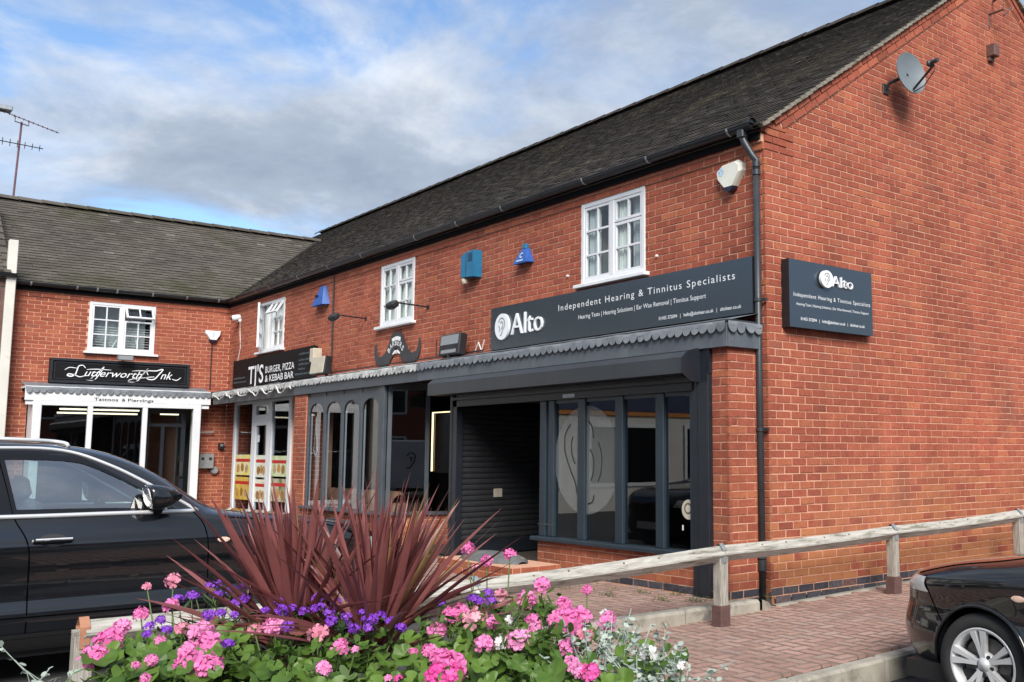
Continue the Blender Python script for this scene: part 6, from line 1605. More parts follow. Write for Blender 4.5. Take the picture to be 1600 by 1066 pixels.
    g = MB(); g.grid([[V(-(rearS(tt*Wd(z)*0.8, z)-0.004), tt*Wd(z)*0.8, z) for tt in [-1+2*i/24 for i in range(25)]] for z in [z0-0.01+(z1-z0+0.02)*k/8 for k in range(9)]]); g.build('rear_window', 'car_glass', t, smooth=True)
    # grille and plates
    zg0, zg1, tg = C['grille']
    g = MB(); g.grid([[V(-(frontS(tt, z)-0.006), tt, z) for tt in [-tg+2*tg*i/12 for i in range(13)]] for z in [zg0+(zg1-zg0)*k/5 for k in range(6)]]); g.build('grille', 'car_trim', t)
    for e, zc in (('f', C['plate'][0]), ('r', C['plate'][1])):
        fs = frontS if e == 'f' else rearS; k = 0.02 if e == 'f' else -0.02; x = -(fs(0, zc)-k)
        g = MB(); g.box(x-0.006, x+0.006, -0.26, 0.26, zc-0.055, zc+0.055); g.build('number_plate', 'alarm_white_cool' if e == 'f' else 'lamp_cream', t)
    # cabin
    sc0, sc1 = C['cabin']
    m = MB(); m.box(-sc1, -sc0, -W/2+0.22, W/2-0.22, 0.42, 0.50); m.cbox(-sc0-0.28, -sc0-0.05, -W/2+0.2, W/2-0.2, 0.62, C['belt']-0.02, 0.05); m.build('dashboard', 'car_inside', t)
    for sx in C['seats']:
        for y in ((-0.37, 0.37)):
            st = MB(); st.bbox(V(-sx, y, 0.60), X_, Y_, Z, 0.26, 0.25, 0.09, 0.05); bk = V(-0.25, 0, 1).normalized(); st.bbox(V(-sx-0.30, y, 0.93), V(1, 0, 0.25).normalized(), Y_, bk, 0.07, 0.24, 0.31, 0.05); st.bbox(V(-sx-0.40, y, 1.31), V(1, 0, 0.2).normalized(), Y_, bk, 0.045, 0.13, 0.085, 0.035); st.build('seat', 'seat_cloth', t, smooth=False)
    w_ = MB(); cc = V(-sc0-0.42, -0.37*C.get('drive', 1), C['belt']-0.07); an = V(-0.9, 0, 0.45).normalized(); e1 = V(0, 1, 0); e2 = an.cross(e1)
    w_.tube([cc+e1*(0.185*math.cos(2*math.pi*k/28))+e2*(0.185*math.sin(2*math.pi*k/28)) for k in range(29)], 0.016, 7, caps=False); w_.tube([cc-e1*0.18, cc+e1*0.18], 0.02, 6); w_.build('steering_wheel', 'car_trim', t, smooth=True)
    t.location = loc; t.rotation_euler = (0, 0, rotz)
    return t
def paint_or(C): return 'car_black'

SUV = dict(L=4.66, W=1.90, H=1.66, zb=0.24, wf=0.90, wb=3.71, wr=0.365, ra=0.42, rim=0.245, belt=1.10,
    front=[(0.24, 0.20), (0.36, 0.05), (0.55, 0.0), (0.75, 0.02), (0.88, 0.09), (0.95, 0.20), (1.00, 0.42), (1.05, 0.80), (1.09, 1.18), (1.12, 1.42), (1.20, 1.58), (1.35, 1.80), (1.50, 2.06), (1.58, 2.28), (1.63, 2.6), (1.66, 3.1)],
    rear=[(0.24, 4.5), (0.40, 4.63), (0.60, 4.66), (0.90, 4.64), (1.10, 4.58), (1.30, 4.42), (1.50, 4.22), (1.58, 4.10), (1.63, 3.9), (1.66, 3.5)],
    width=[(0.24, 0.875), (0.34, 0.925), (0.44, 0.945), (0.50, 0.938), (0.60, 0.915), (0.72, 0.918), (0.84, 0.938), (0.93, 0.944), (0.97, 0.93), (1.05, 0.905), (1.10, 0.888), (1.25, 0.825), (1.40, 0.755), (1.52, 0.695), (1.58, 0.65), (1.63, 0.56), (1.66, 0.36)],
    ex=[(0.24, 4.5), (0.9, 5.0), (1.1, 6.0), (1.4, 7.0), (1.66, 4.0)],
    slices=[0.24, 0.27, 0.30, 0.34, 0.38, 0.42, 0.46, 0.50, 0.54, 0.58, 0.62, 0.66, 0.70, 0.73, 0.76, 0.79, 0.82, 0.85, 0.875, 0.90, 0.92, 0.94, 0.955, 0.97, 0.985, 1.0, 1.015, 1.03, 1.045, 1.06, 1.075, 1.09, 1.10, 1.115, 1.14, 1.17, 1.20, 1.24, 1.28, 1.32, 1.36, 1.40, 1.44, 1.475, 1.50, 1.525, 1.545, 1.565, 1.585, 1.60, 1.615, 1.628, 1.64, 1.65, 1.656, 1.66],
    win_holes=[[(1.98, 1.15), (2.84, 1.15), (2.96, 1.53), (2.60, 1.53), (2.30, 1.42)], [(3.02, 1.15), (3.88, 1.16), (3.80, 1.52), (3.10, 1.53)]],
    panes=[('side_window', ([(1.80, 1.125), (2.3, 1.128), (2.88, 1.13)], [(1.84, 1.16), (2.34, 1.47), (2.56, 1.555), (2.98, 1.57)])), ('rear_side_window', ([(2.98, 1.13), (3.5, 1.132), (4.05, 1.145)], [(3.06, 1.57), (3.5, 1.56), (3.95, 1.49)]))],
    ws=(1.17, 1.55), rw=(1.2, 1.5),
    trims=[([(1.66, 1.125), (2.2, 1.128), (3.0, 1.13), (4.2, 1.15)], 0.017, 'chrome', 'belt_trim'), ([(1.66, 1.127), (1.95, 1.30), (2.25, 1.465), (2.56, 1.575), (3.0, 1.592), (3.6, 1.575), (4.0, 1.50), (4.2, 1.15)], 0.013, 'chrome', 'roofline_trim')],
    seams=[[(2.96, 1.56), (2.90, 1.30), (2.86, 1.12), (2.78, 0.95), (2.76, 0.70), (2.76, 0.32)], [(1.70, 1.12), (1.63, 1.0), (1.60, 0.75), (1.60, 0.45), (1.66, 0.32)], [(1.60, 0.32), (2.2, 0.33), (3.2, 0.33)], [(1.62, 0.46), (2.2, 0.465), (3.2, 0.47)], [(0.42, 0.90), (0.7, 0.985), (1.1, 1.03), (1.5, 1.075)]],
    handles=[(2.63, 0.965), (3.55, 0.985)], mirror=(1.98, 1.24), repeater=(1.50, 0.91),
    lamps=[(dict(z0=0.74, z1=0.85, t0=lambda v: 0.50+0.05*v, t1=lambda v: 0.78, end='f'), 'lamp_lens', 'headlamp'), (dict(z0=0.85, z1=1.05, t0=lambda v: 0.55, t1=lambda v: 0.90, end='r'), 'red_lens', 'tail_lamp')],
    rail=[(2.50, 1.60), (2.62, 1.625), (3.2, 1.64), (3.9, 1.61), (4.02, 1.58)], pillars=[((2.90, 1.13), (3.02, 1.57), 0.10), ((1.75, 1.14), (2.45, 1.53), 0.0)],
    grille=(0.42, 0.78, 0.42), plate=(0.46, 0.80), cabin=(1.5, 4.0), seats=(2.35, 3.25), drive=1)
suv = finish_car(SUV, 'parked_car', 'glossy black estate SUV with chrome window trim parked behind the flowers', (-2.35, -3.02, -0.15), math.pi/2)

HAT = dict(L=4.05, W=1.72, H=1.44, zb=0.20, wf=0.83, wb=3.30, wr=0.308, ra=0.352, rim=0.216, belt=0.96,
    front=[(0.20, 0.14), (0.30, 0.05), (0.45, 0.0), (0.60, 0.03), (0.72, 0.06), (0.80, 0.16), (0.865, 0.40), (0.92, 0.75), (0.965, 1.08), (1.0, 1.26), (1.07, 1.40), (1.20, 1.66), (1.33, 1.92), (1.39, 2.12), (1.42, 2.4), (1.44, 2.7)],
    rear=[(0.20, 3.92), (0.40, 4.03), (0.60, 4.05), (0.85, 4.02), (1.0, 3.95), (1.2, 3.75), (1.35, 3.55), (1.41, 3.35), (1.44, 3.0)],
    width=[(0.20, 0.80), (0.30, 0.838), (0.42, 0.855), (0.50, 0.85), (0.60, 0.838), (0.70, 0.846), (0.80, 0.853), (0.88, 0.845), (0.95, 0.812), (1.0, 0.782), (1.1, 0.73), (1.25, 0.655), (1.35, 0.60), (1.40, 0.52), (1.44, 0.32)],
    ex=[(0.20, 3.6), (0.6, 3.5), (0.8, 4.0), (1.0, 5.5), (1.44, 4.0)],
    slices=[0.20, 0.23, 0.26, 0.29, 0.32, 0.35, 0.38, 0.41, 0.44, 0.47, 0.50, 0.53, 0.56, 0.59, 0.62, 0.645, 0.67, 0.69, 0.71, 0.73, 0.745, 0.76, 0.775, 0.79, 0.80, 0.815, 0.83, 0.845, 0.86, 0.875, 0.89, 0.905, 0.92, 0.935, 0.95, 0.965, 0.98, 1.0, 1.03, 1.06, 1.10, 1.14, 1.18, 1.22, 1.26, 1.30, 1.33, 1.355, 1.375, 1.39, 1.405, 1.418, 1.43, 1.436, 1.44],
    win_holes=[[(1.62, 1.0), (2.45, 1.0), (2.50, 1.33), (2.1, 1.33)], [(2.55, 1.0), (3.3, 1.02), (3.2, 1.32), (2.58, 1.33)]],
    panes=[('side_window', ([(1.48, 1.02), (2.0, 1.02), (2.50, 1.02)], [(1.52, 1.045), (1.95, 1.29), (2.2, 1.36), (2.54, 1.365)])), ('rear_side_window', ([(2.52, 1.02), (3.0, 1.025), (3.45, 1.04)], [(2.55, 1.365), (3.0, 1.35), (3.35, 1.28)]))],
    ws=(1.02, 1.35), rw=(1.05, 1.32), trims=[([(1.40, 1.01), (2.2, 1.01), (3.5, 1.03)], 0.008, 'car_trim', 'belt_trim')],
    seams=[[(1.30, 0.985), (1.20, 0.83), (1.17, 0.55), (1.20, 0.28)], [(2.5, 1.35), (2.48, 0.98), (2.44, 0.6), (2.44, 0.28)], [(0.30, 0.80), (0.6, 0.875), (0.95, 0.93), (1.24, 0.985)], [(0.40, 0.76), (0.47, 0.62), (0.55, 0.52)]],
    handles=[(2.25, 0.86)], mirror=(1.62, 1.10), repeater=(1.12, 0.735),
    lamps=[(dict(z0=0.695, z1=0.79, t0=lambda v: 0.565+0.03*v, t1=lambda v: 0.715-0.02*v, end='f'), 'lamp_lens', 'headlamp'), (dict(z0=0.75, z1=0.95, t0=lambda v: 0.5, t1=lambda v: 0.8, end='r'), 'red_lens', 'tail_lamp')],
    rail=[], pillars=[], grille=(0.30, 0.52, 0.40), plate=(0.40, 0.70), cabin=(1.35, 3.5), seats=(2.05, 2.9), hchrome='car_gloss_trim', lip=0.012)
hat = finish_car(HAT, 'parked_car', 'black hatchback nosing over the kerb with silver five-spoke wheel', (2.22, -0.70, -0.19), math.pi, rail=False)

HEADS = [(3.159, -6.185, 0.935, 0.059, 'p', 267), (3.174, -6.273, 0.921, 0.054, 'p', 220), (3.255, -6.344, 0.902, 0.06, 'p', 190), (3.363, -6.398, 0.883, 0.086, 'p', 172), (3.485, -6.463, 0.866, 0.082, 'p', 147), (3.453, -6.293, 0.883, 0.038, 'p', 250), (3.461, -6.185, 0.893, 0.088, 'p', 315), (3.585, -6.206, 0.877, 0.094, 'p', 325), (3.695, -6.284, 0.861, 0.081, 'p', 297), (3.764, -6.261, 0.858, 0.08, 'p', 325), (3.596, -6.259, 0.872, 0.067, 'p', 295), (2.936, -6.119, 0.986, 0.059, 's', 270), (2.938, -6.198, 0.973, 0.036, 's', 229), (3.613, -6.356, 0.863, 0.04, 'p', 237), (3.765, -6.41, 0.85, 0.031, 'p', 227), (3.38, -6.214, 0.9, 0.048, 's', 285), (3.632, -6.399, 0.859, 0.027, 'p', 212), (3.54, -6.011, 0.901, 0.068, 'p', 427), (3.531, -6.063, 0.897, 0.044, 's', 397), (3.676, -5.934, 0.892, 0.067, 's', 497), (3.83, -5.936, 0.875, 0.056, 'p', 532), (3.872, -5.912, 0.873, 0.026, 'p', 555), (3.972, -6.044, 0.856, 0.049, 'p', 505), (3.997, -5.807, 0.869, 0.033, 'p', 645), (4.011, -5.767, 0.871, 0.048, 'p', 670), (4.095, -5.775, 0.863, 0.069, 'p', 690), (4.21, -5.849, 0.851, 0.077, 'm', 685), (3.88, -5.671, 0.894, 0.067, 'p', 682), (4.154, -5.955, 0.849, 0.024, 'p', 607), (4.17, -5.937, 0.849, 0.024, 'm', 622), (3.334, -5.249, 1.064, 0.059, 'p', 730), (3.476, -5.164, 1.046, 0.053, 'p', 796), (3.469, -5.253, 1.03, 0.052, 'p', 760), (3.489, -5.311, 1.014, 0.033, 's', 742), (3.759, -5.222, 0.973, 0.067, 'p', 847), (3.883, -5.135, 0.964, 0.04, 'p', 917), (3.74, -5.368, 0.954, 0.052, 's', 782), (3.832, -5.333, 0.943, 0.077, 'p', 822), (3.789, -5.572, 0.918, 0.062, 'p', 705), (3.782, -5.539, 0.923, 0.063, 'p', 718), (3.858, -5.532, 0.912, 0.082, 's', 742), (3.925, -5.512, 0.906, 0.053, 'p', 770), (3.933, -5.264, 0.936, 0.06, 'p', 880), (3.983, -5.412, 0.909, 0.057, 'p', 832), (4.042, -5.441, 0.898, 0.048, 'p', 837), (4.016, -5.348, 0.912, 0.061, 'p', 870), (4.065, -5.332, 0.907, 0.101, 'p', 892), (4.053, -5.288, 0.914, 0.082, 'p', 907), (4.175, -5.369, 0.889, 0.055, 's', 912), (4.136, -5.25, 0.907, 0.069, 'p', 950), (4.062, -5.624, 0.878, 0.068, 'p', 757), (4.091, -5.533, 0.883, 0.085, 'p', 810), (4.232, -5.467, 0.874, 0.064, 'p', 887), (4.346, -5.54, 0.859, 0.05, 'p', 892), (4.443, -5.552, 0.852, 0.059, 'm', 922), (4.416, -5.566, 0.853, 0.045, 'p', 905), (4.081, -5.585, 0.879, 0.05, 'w', 782), (3.94, -5.462, 0.909, 0.041, 'w', 797), (3.673, -5.414, 0.959, 0.026, 'w', 745), (4.412, -5.331, 0.868, 0.066, 'w', 1014), (4.545, -5.333, 0.857, 0.036, 'w', 1066), (4.08, -5.215, 0.919, 0.041, 'w', 946), (4.161, -5.781, 0.858, 0.089, 'p', 707), (4.245, -5.833, 0.85, 0.077, 'm', 705)]
VERB = [(3.111, -6.058, 0.981, 327), (3.124, -6.043, 0.981, 337), (3.196, -6.016, 0.972, 362), (3.315, -6.04, 0.948, 370), (3.303, -6.013, 0.954, 382), (3.187, -5.978, 0.98, 380), (3.171, -6.118, 0.961, 305), (3.365, -6.138, 0.928, 326), (3.42, -6.082, 0.927, 366), (3.302, -5.916, 0.968, 431), (3.392, -5.942, 0.949, 435), (3.435, -5.998, 0.935, 414), (3.454, -5.952, 0.938, 442), (3.472, -5.931, 0.938, 456), (3.516, -5.912, 0.933, 475), (3.521, -5.882, 0.937, 491), (3.44, -5.837, 0.956, 497), (3.431, -5.782, 0.965, 522), (3.502, -5.806, 0.95, 525), (3.427, -5.738, 0.973, 542), (3.575, -5.86, 0.931, 514), (3.511, -5.771, 0.953, 544), (3.644, -5.837, 0.924, 541), (3.638, -5.786, 0.931, 565), (3.512, -5.671, 0.968, 592), (3.439, -5.602, 0.993, 607), (3.709, -5.786, 0.921, 582), (3.7, -5.755, 0.926, 595), (3.761, -5.757, 0.917, 609), (3.751, -5.86, 0.907, 554), (3.65, -5.888, 0.917, 516), (3.651, -6.174, 0.889, 357), (3.72, -5.568, 0.947, 689), (3.613, -5.997, 0.91, 450), (3.027, -5.839, 1.038, 420), (3.744, -5.418, 0.965, 762), (3.808, -5.448, 0.949, 766), (3.768, -5.471, 0.953, 745), (3.422, -6.269, 0.906, 260), (3.319, -6.257, 0.92, 251), (3.164, -6.127, 0.961, 299)]
# ------------------------------------------------------------------ planter and plants
PO, PA, PB = V(3.72, -5.90, 0), V(0.6508, 0.7593, 0), V(-0.7593, 0.6508, 0)
planter = thing('planter', 'raised timber flower planter carrying the geraniums and spiky purple plants', 'planter', PO)
def build_planter():
    for (a0, a1, b0, b1) in ((-0.95, 0.95, -0.44, -0.40), (-0.95, 0.95, 0.42, 0.46), (-0.95, -0.91, -0.40, 0.42), (0.91, 0.95, -0.40, 0.42)):
        for k in range(5):
            m = MB(); m.bbox(PO+PA*((a0+a1)/2)+PB*((b0+b1)/2)+Z*(-0.13+k*0.165), PA, PB, Z, (a1-a0)/2, (b1-b0)/2, 0.080, 0.006); m.build('plank', 'timber_post', planter)
    m = MB(); m.obox(PO+Z*0.66, PA, PB, Z, 0.91, 0.41, 0.02); m.build('soil', 'soil', planter)
build_planter()
def W(a, b, z): return PO+PA*a+PB*b+Z*z

def gleaf(seed):
    rd = random.Random(seed); m = MB(); n = 22; m.v = [(0, 0, 0)]; lob = 7
    for ring, q in ((0, 0.55), (1, 1.0)):
        for k in range(n+1):
            a = math.radians(-158+316*k/n); r = q*(1+0.15*abs(math.sin(a*lob/2))*(ring)+rd.uniform(-0.02, 0.02)*ring)
            zz = 0.22*q*q+0.10*math.sin(a*5+seed)*q+(0.06 if ring and k % 2 else 0)
            m.v.append((r*math.cos(a), r*math.sin(a), zz))
    for k in range(n):
        m.f.append((0, 1+k, 2+k)); m.f.append((1+k, 1+n+1+k, 2+n+1+k, 2+k))
    return m.mesh('leaf', 'geranium_leaf', True)
def petal(mb, o, d, s, n, L, Wd, cup):
    """obovate petal from o along d, side s, normal n"""
    k = len(mb.v)
    for t, w_, h in ((0.0, 0.10, 0.0), (0.45, 0.78, cup*0.5), (0.8, 1.0, cup), (1.0, 0.55, cup*0.8)):
        for sg in (-1, 1): mb.v.append(tuple(o+d*(L*t)+s*(sg*Wd*w_*0.5)+n*(L*h)))
    for i in range(3): mb.f.append((k+2*i, k+2*i+1, k+2*i+3, k+2*i+2))
def head_mesh(mat, seed, florets=16, big=0.56):
    rd = random.Random(seed); m = MB()
    for i in range(florets):
        y = 1-(i+0.5)/florets*1.45; r = math.sqrt(max(0, 1-y*y)); a = i*2.39996+rd.uniform(-0.3, 0.3)
        n = V(r*math.cos(a), r*math.sin(a), y); n = (n+V(rd.uniform(-.2, .2), rd.uniform(-.2, .2), rd.uniform(-.1, .25))).normalized()
        c = n*rd.uniform(0.6, 0.92); c.z *= 0.72
        s = n.cross(V(0.3, 0.2, 1)).normalized(); t = n.cross(s)
        ph = rd.uniform(0, 6.28); sz = big*rd.uniform(0.8, 1.15)
        for k in range(5):
            q = ph+2*math.pi*k/5+rd.uniform(-.12, .12); d = (s*math.cos(q)+t*math.sin(q)+n*rd.uniform(0.05, 0.4)).normalized(); sd_ = n.cross(d).normalized()
            petal(m, c, d, sd_, n, sz*rd.uniform(0.8, 1.1), sz*0.72, rd.uniform(-0.2, 0.18))
    return m.mesh('flower_head', mat)
def build_geraniums():
    LV = [gleaf(i) for i in range(5)]
    HM = {'p': [head_mesh('petal_pink', i) for i in range(4)], 's': [head_mesh('petal_salmon', 10+i, 9, 0.58) for i in range(3)], 'm': [head_mesh('petal_magenta', 20+i, 18) for i in range(2)], 'w': [head_mesh('petal_white', 30+i, 10, 0.55) for i in range(3)]}
    bins = [(0, 222, 'pink geranium with two full overlapping heads at the left end of the planter'), (222, 350, 'pink geranium with a tall column of heads just left of the spiky plants'), (350, 565, 'sparse pink geranium with bright scalloped leaves in front of the purple verbena'), (565, 728, 'geranium with deep pink heads at the planter front, middle of the display'),
            (728, 800, 'geranium with thin upright stems of pink heads crossing the pale rail'), (800, 860, 'pink geranium with one broad round head right of the spiky plants'), (860, 1000, 'dense pink geranium cluster beside the silver foliage')]
    rd = random.Random(21)
    for bi, (x0, x1, lab) in enumerate(bins):
        hs = [h for h in HEADS if x0 <= h[5] < x1 and h[4] != 'w']
        if not hs: continue
        cx = sum(h[0] for h in hs)/len(hs); cy = sum(h[1] for h in hs)/len(hs)
        base = V(cx, cy, 0.68); t = thing('geranium', lab, 'plant', base, 'geraniums in the planter')
        add_heads(t, hs, HM, base, rd)
        n = 125 if bi not in (4,) else 55
        for i in range(n):
            da = rd.gauss(0, 0.17); db = rd.gauss(-0.06, 0.16)
            p = base+PA*da+PB*db; lb = (p-PO).dot(PB); la = (p-PO).dot(PA)
            if la > 1.0 or la < -0.62 or not -0.56 < lb < 0.48: continue
            top = 0.86+0.09*(lb+0.3)-0.10*max(0, abs(la)-0.6)
            p.z = rd.uniform(0.70, top); sz = rd.choice((rd.uniform(0.014, 0.024), rd.uniform(0.02, 0.038)))*(1.15 if lb < -0.2 else 0.95)
            nrm = (V(0, 0, 1)*rd.uniform(0.5, 1.1)-PB*rd.uniform(0.1, 0.9)+PA*rd.uniform(-0.6, 0.6)).normalized(); fw = (-PB+PA*rd.uniform(-1.2, 1.2)-Z*0.2); fw = (fw-nrm*fw.dot(nrm)).normalized()
            M = basis(fw, nrm.cross(fw), nrm, p) @ Matrix.Diagonal((sz, sz*rd.uniform(0.9, 1.1), sz, 1))
            place(t, LV[i % 5], 'leaf', M)
    w = [h for h in HEADS if h[4] == 'w']
    for lab, sel in (('white flowers on thin stems among the silver leaves at the right end', [h for h in w if h[5] > 1000]), ('small white-flowered plant scattered between the pink geranium heads', [h for h in w if h[5] < 1000])):
        cx = sum(h[0] for h in sel)/len(sel); cy = sum(h[1] for h in sel)/len(sel); base = V(cx, cy, 0.68); t = thing('white_flower_plant', lab, 'plant', base); add_heads(t, sel, HM, base, rd)
def add_heads(t, hs, HM, base, rd):
    st = MB()
    for h in hs:
        p = V(h[0], h[1], h[2]); r = h[3]*0.45
        me = HM[h[4]][rd.randrange(len(HM[h[4]]))]
        ax = (Z+PA*rd.uniform(-.35, .35)-PB*rd.uniform(0.0, 0.55)).normalized(); e = ax.cross(PA).normalized()
        M = basis(e.cross(ax), e, ax, p) @ Matrix.Rotation(rd.uniform(0, 6.28), 4, 'Z') @ Matrix.Diagonal((r*0.95, r*0.95, r, 1))
        place(t, me, 'flower_head', M)
        b = V(p.x*0.6+base.x*0.4, p.y*0.6+base.y*0.4, 0.70); mid = (b+p)/2+V(rd.uniform(-.02, .02), rd.uniform(-.02, .02), 0.0)
        st.tube([b, mid, p-ax*r*0.25], 0.0024, 5)
        for k in range(9):
            q = 6.28*k/9; d = (e*math.cos(q)+e.cross(ax)*math.sin(q)); c = p-ax*r*0.45; st.tube([c, p+d*r*0.55+ax*r*0.0], 0.0011, 3, caps=False)
    st.build('stem', 'stem_green', t)
build_geraniums()

def build_verbena():
    rd = random.Random(4)
    HV = [head_mesh('petal_purple', 50+i, 17, 0.40) for i in range(4)]
    lm = MB(); lm.v = [(0, 0, 0), (0.3, -0.12, 0.02), (0.35, 0, -0.01), (0.3, 0.12, 0.02), (0.7, -0.09, 0.03), (0.72, 0, 0), (0.7, 0.09, 0.03), (1, 0, -0.03)]; lm.f = [(0, 1, 2), (0, 2, 3), (1, 4, 5, 2), (2, 5, 6, 3), (4, 7, 5), (5, 7, 6)]
    LM = lm.mesh('leaf', 'verbena_leaf', True)
    for lab, sel in (('purple verbena in front of the left clump of spiky leaves', [v for v in VERB if 285 < v[3] <= 400]), ('purple verbena with rows of small round heads before the spiky plants', [v for v in VERB if 400 < v[3] < 640]), ('purple verbena sprig to the right of the spiky plants', [v for v in VERB if v[3] >= 640]), ('dark purple verbena heads among the pink flowers at the left', [v for v in VERB if v[3] <= 285])):
        cx = sum(v[0] for v in sel)/len(sel); cy = sum(v[1] for v in sel)/len(sel); base = V(cx, cy, 0.68)
        t = thing('verbena', lab, 'plant', base, 'purple verbenas'); st = MB()
        sel = sel+[(v[0]+rd.gauss(0, .03), v[1]+rd.gauss(0, .03), v[2]+rd.uniform(-.035, .012), v[3]) for v in sel if rd.random() < 0.8]
        for v in sel:
            p = V(*v[:3]); r = rd.uniform(0.014, 0.020)
            place(t, HV[rd.randrange(4)], 'flower_head', Matrix.Translation(p) @ Matrix.Rotation(rd.uniform(-.5, .5), 4, PA) @ Matrix.Rotation(rd.uniform(0, 6), 4, 'Z') @ Matrix.Diagonal((r, r, r, 1)))
            b = V(p.x*0.5+base.x*0.5, p.y*0.5+base.y*0.5, 0.72); mid = (b+p)/2+PA*rd.uniform(-.05, .05)+Z*0.02; st.tube([b, mid, p], 0.0018, 4)
            for k in range(7):
                q = rd.uniform(0.25, 0.85); c = b+(p-b)*q; d = (PA*rd.uniform(-1, 1)-PB*rd.uniform(-0.3, 1)+Z*rd.uniform(-.2, .7)).normalized(); s = d.cross(Z).normalized(); sz = rd.uniform(0.035, 0.075)
                place(t, LM, 'leaf', basis(d, s, s.cross(d)*-1, c) @ Matrix.Diagonal((sz, sz, sz, 1)))
        st.build('stem', 'stem_green', t)
build_verbena()

def build_cordyline():
    rd = random.Random(12)
    for ci, (lab, base, n, lean, lmax) in enumerate((('large purple-brown cordyline fountain of spiky leaves, larger of the two', V(3.565, -5.71, 0.75), 250, PA*0.20, 0.67), ('smaller left-hand purple-brown cordyline with upright spiky leaves', V(3.36, -5.875, 0.76), 190, PA*-0.28, 0.64))):
        t = thing('cordyline', lab, 'plant', base)
        for i in range(n):
            az = rd.uniform(0, 2*math.pi); el = math.radians(rd.choice((rd.uniform(15, 50), rd.uniform(45, 82), rd.uniform(60, 88), rd.uniform(66, 88))))
            d = V(math.cos(az)*math.cos(el), math.sin(az)*math.cos(el), math.sin(el)); d = (PA*d.x+PB*d.y*0.85+Z*d.z+lean*rd.uniform(0.0, 1.0)).normalized()
            L = lmax*rd.uniform(0.62, 1.0)*(0.85 if el > 1.1 else 1.0); wd = rd.uniform(0.007, 0.0165)*(1.0 if el > 0.6 else 0.7)
            s = d.cross(Z); s = s.normalized() if s.length > 0.05 else PA.copy()
            s = (Matrix.Rotation(rd.uniform(-1.1, 1.1), 3, d) @ s).normalized(); nn = s.cross(d)
            b = base+V(rd.uniform(-.025, .025), rd.uniform(-.025, .025), rd.uniform(-0.03, 0.09))
            droop = rd.uniform(0.0, 0.10) if el > 0.9 else rd.uniform(0.02, 0.22)
            rows = [[], [], []]; ns = 9; side = s*rd.uniform(-0.05, 0.05)
            for k in range(ns+1):
                q = k/ns; c = b+d*(L*q)-Z*(droop*L*q*q*1.2)+side*(q*q)
                ww = wd*(0.55+0.45*math.sin(min(1, q/0.38)*math.pi/2)) if q < 0.38 else wd*(1-((q-0.38)/0.62)**1.7)
                rows[0].append(c-s*ww+nn*ww*0.35); rows[1].append(c); rows[2].append(c+s*ww+nn*ww*0.35)
            m = MB(); m.grid(rows); m.build('leaf', 'cordyline_dry' if rd.random() < 0.05 else 'cordyline_leaf', t, smooth=True)
        m = MB(); m.tube([V(base.x, base.y, 0.66), base+Z*0.08], [0.03, 0.022], 8); m.build('stem', 'rust_brown', t)
build_cordyline()

def small_foliage(name, lab, cat, mat, spots, leaf, stems=None, n=200, seed=1, kind=None, grp=None):
    rd = random.Random(seed); c = sum((s[0] for s in spots), V(0, 0, 0))/len(spots)
    t = thing(name, lab, cat, (c.x, c.y, 0.68), grp); f = MB(); st = MB()
    for (p, spread, cnt, hgt) in spots:
        for k in range(cnt):
            root = V(p.x+rd.gauss(0, spread*0.4), p.y+rd.gauss(0, spread*0.4), 0.69); tip = p+V(rd.gauss(0, spread), rd.gauss(0, spread), rd.uniform(-hgt, hgt*0.6)); mid = (root+tip)/2+V(rd.gauss(0, .02), rd.gauss(0, .02), 0.02)
            st.tube([root, mid, tip], 0.0013, 3, caps=False)
            for j in range(leaf[1]):
                q = rd.uniform(0.35, 1.0); b = (root*(1-q)*(1-q)+mid*2*q*(1-q)+tip*q*q); d = V(rd.gauss(0, 1), rd.gauss(0, 1), rd.gauss(0.2, 0.6)).normalized(); s = d.cross(V(rd.gauss(0, .4), rd.gauss(0, .4), 1)).normalized(); nn = s.cross(d); L = leaf[0]*rd.uniform(0.6, 1.25); w_ = L*leaf[2]
                i = len(f.v)
                for q2, ww in ((0, 0.15), (0.45, 1.0), (0.85, 0.75), (1.0, 0.1)):
                    f.v.append(tuple(b+d*(L*q2)-s*(w_*ww)+nn*(0.2*w_))); f.v.append(tuple(b+d*(L*q2)+s*(w_*ww)+nn*(0.2*w_)))
                for a in range(3): f.f.append((i+2*a, i+2*a+1, i+2*a+3, i+2*a+2))
    f.build('foliage', mat, t, kind='stuff'); st.build('stem', 'stem_green' if mat != 'silver_leaf' else 'silver_leaf', t)
small_foliage('silver_bush', 'silver-leaved trailing bush at the right end of the planter', 'plant', 'silver_leaf', [(W(0.74, -0.10, 0.90), 0.07, 24, 0.10), (W(0.90, -0.14, 0.87), 0.07, 34, 0.11), (W(0.98, -0.20, 0.80), 0.06, 30, 0.10), (W(0.86, -0.28, 0.80), 0.07, 26, 0.08), (W(0.80, 0.02, 0.93), 0.05, 14, 0.06)], (0.017, 13, 0.42), seed=3)
small_foliage('silver_sprig', 'pale silver-green sprig trailing off the left end of the planter', 'plant', 'silver_leaf', [(W(-0.72, -0.14, 0.87), 0.05, 5, 0.05), (W(-0.60, -0.26, 0.82), 0.04, 6, 0.05)], (0.018, 7, 0.40), seed=6)
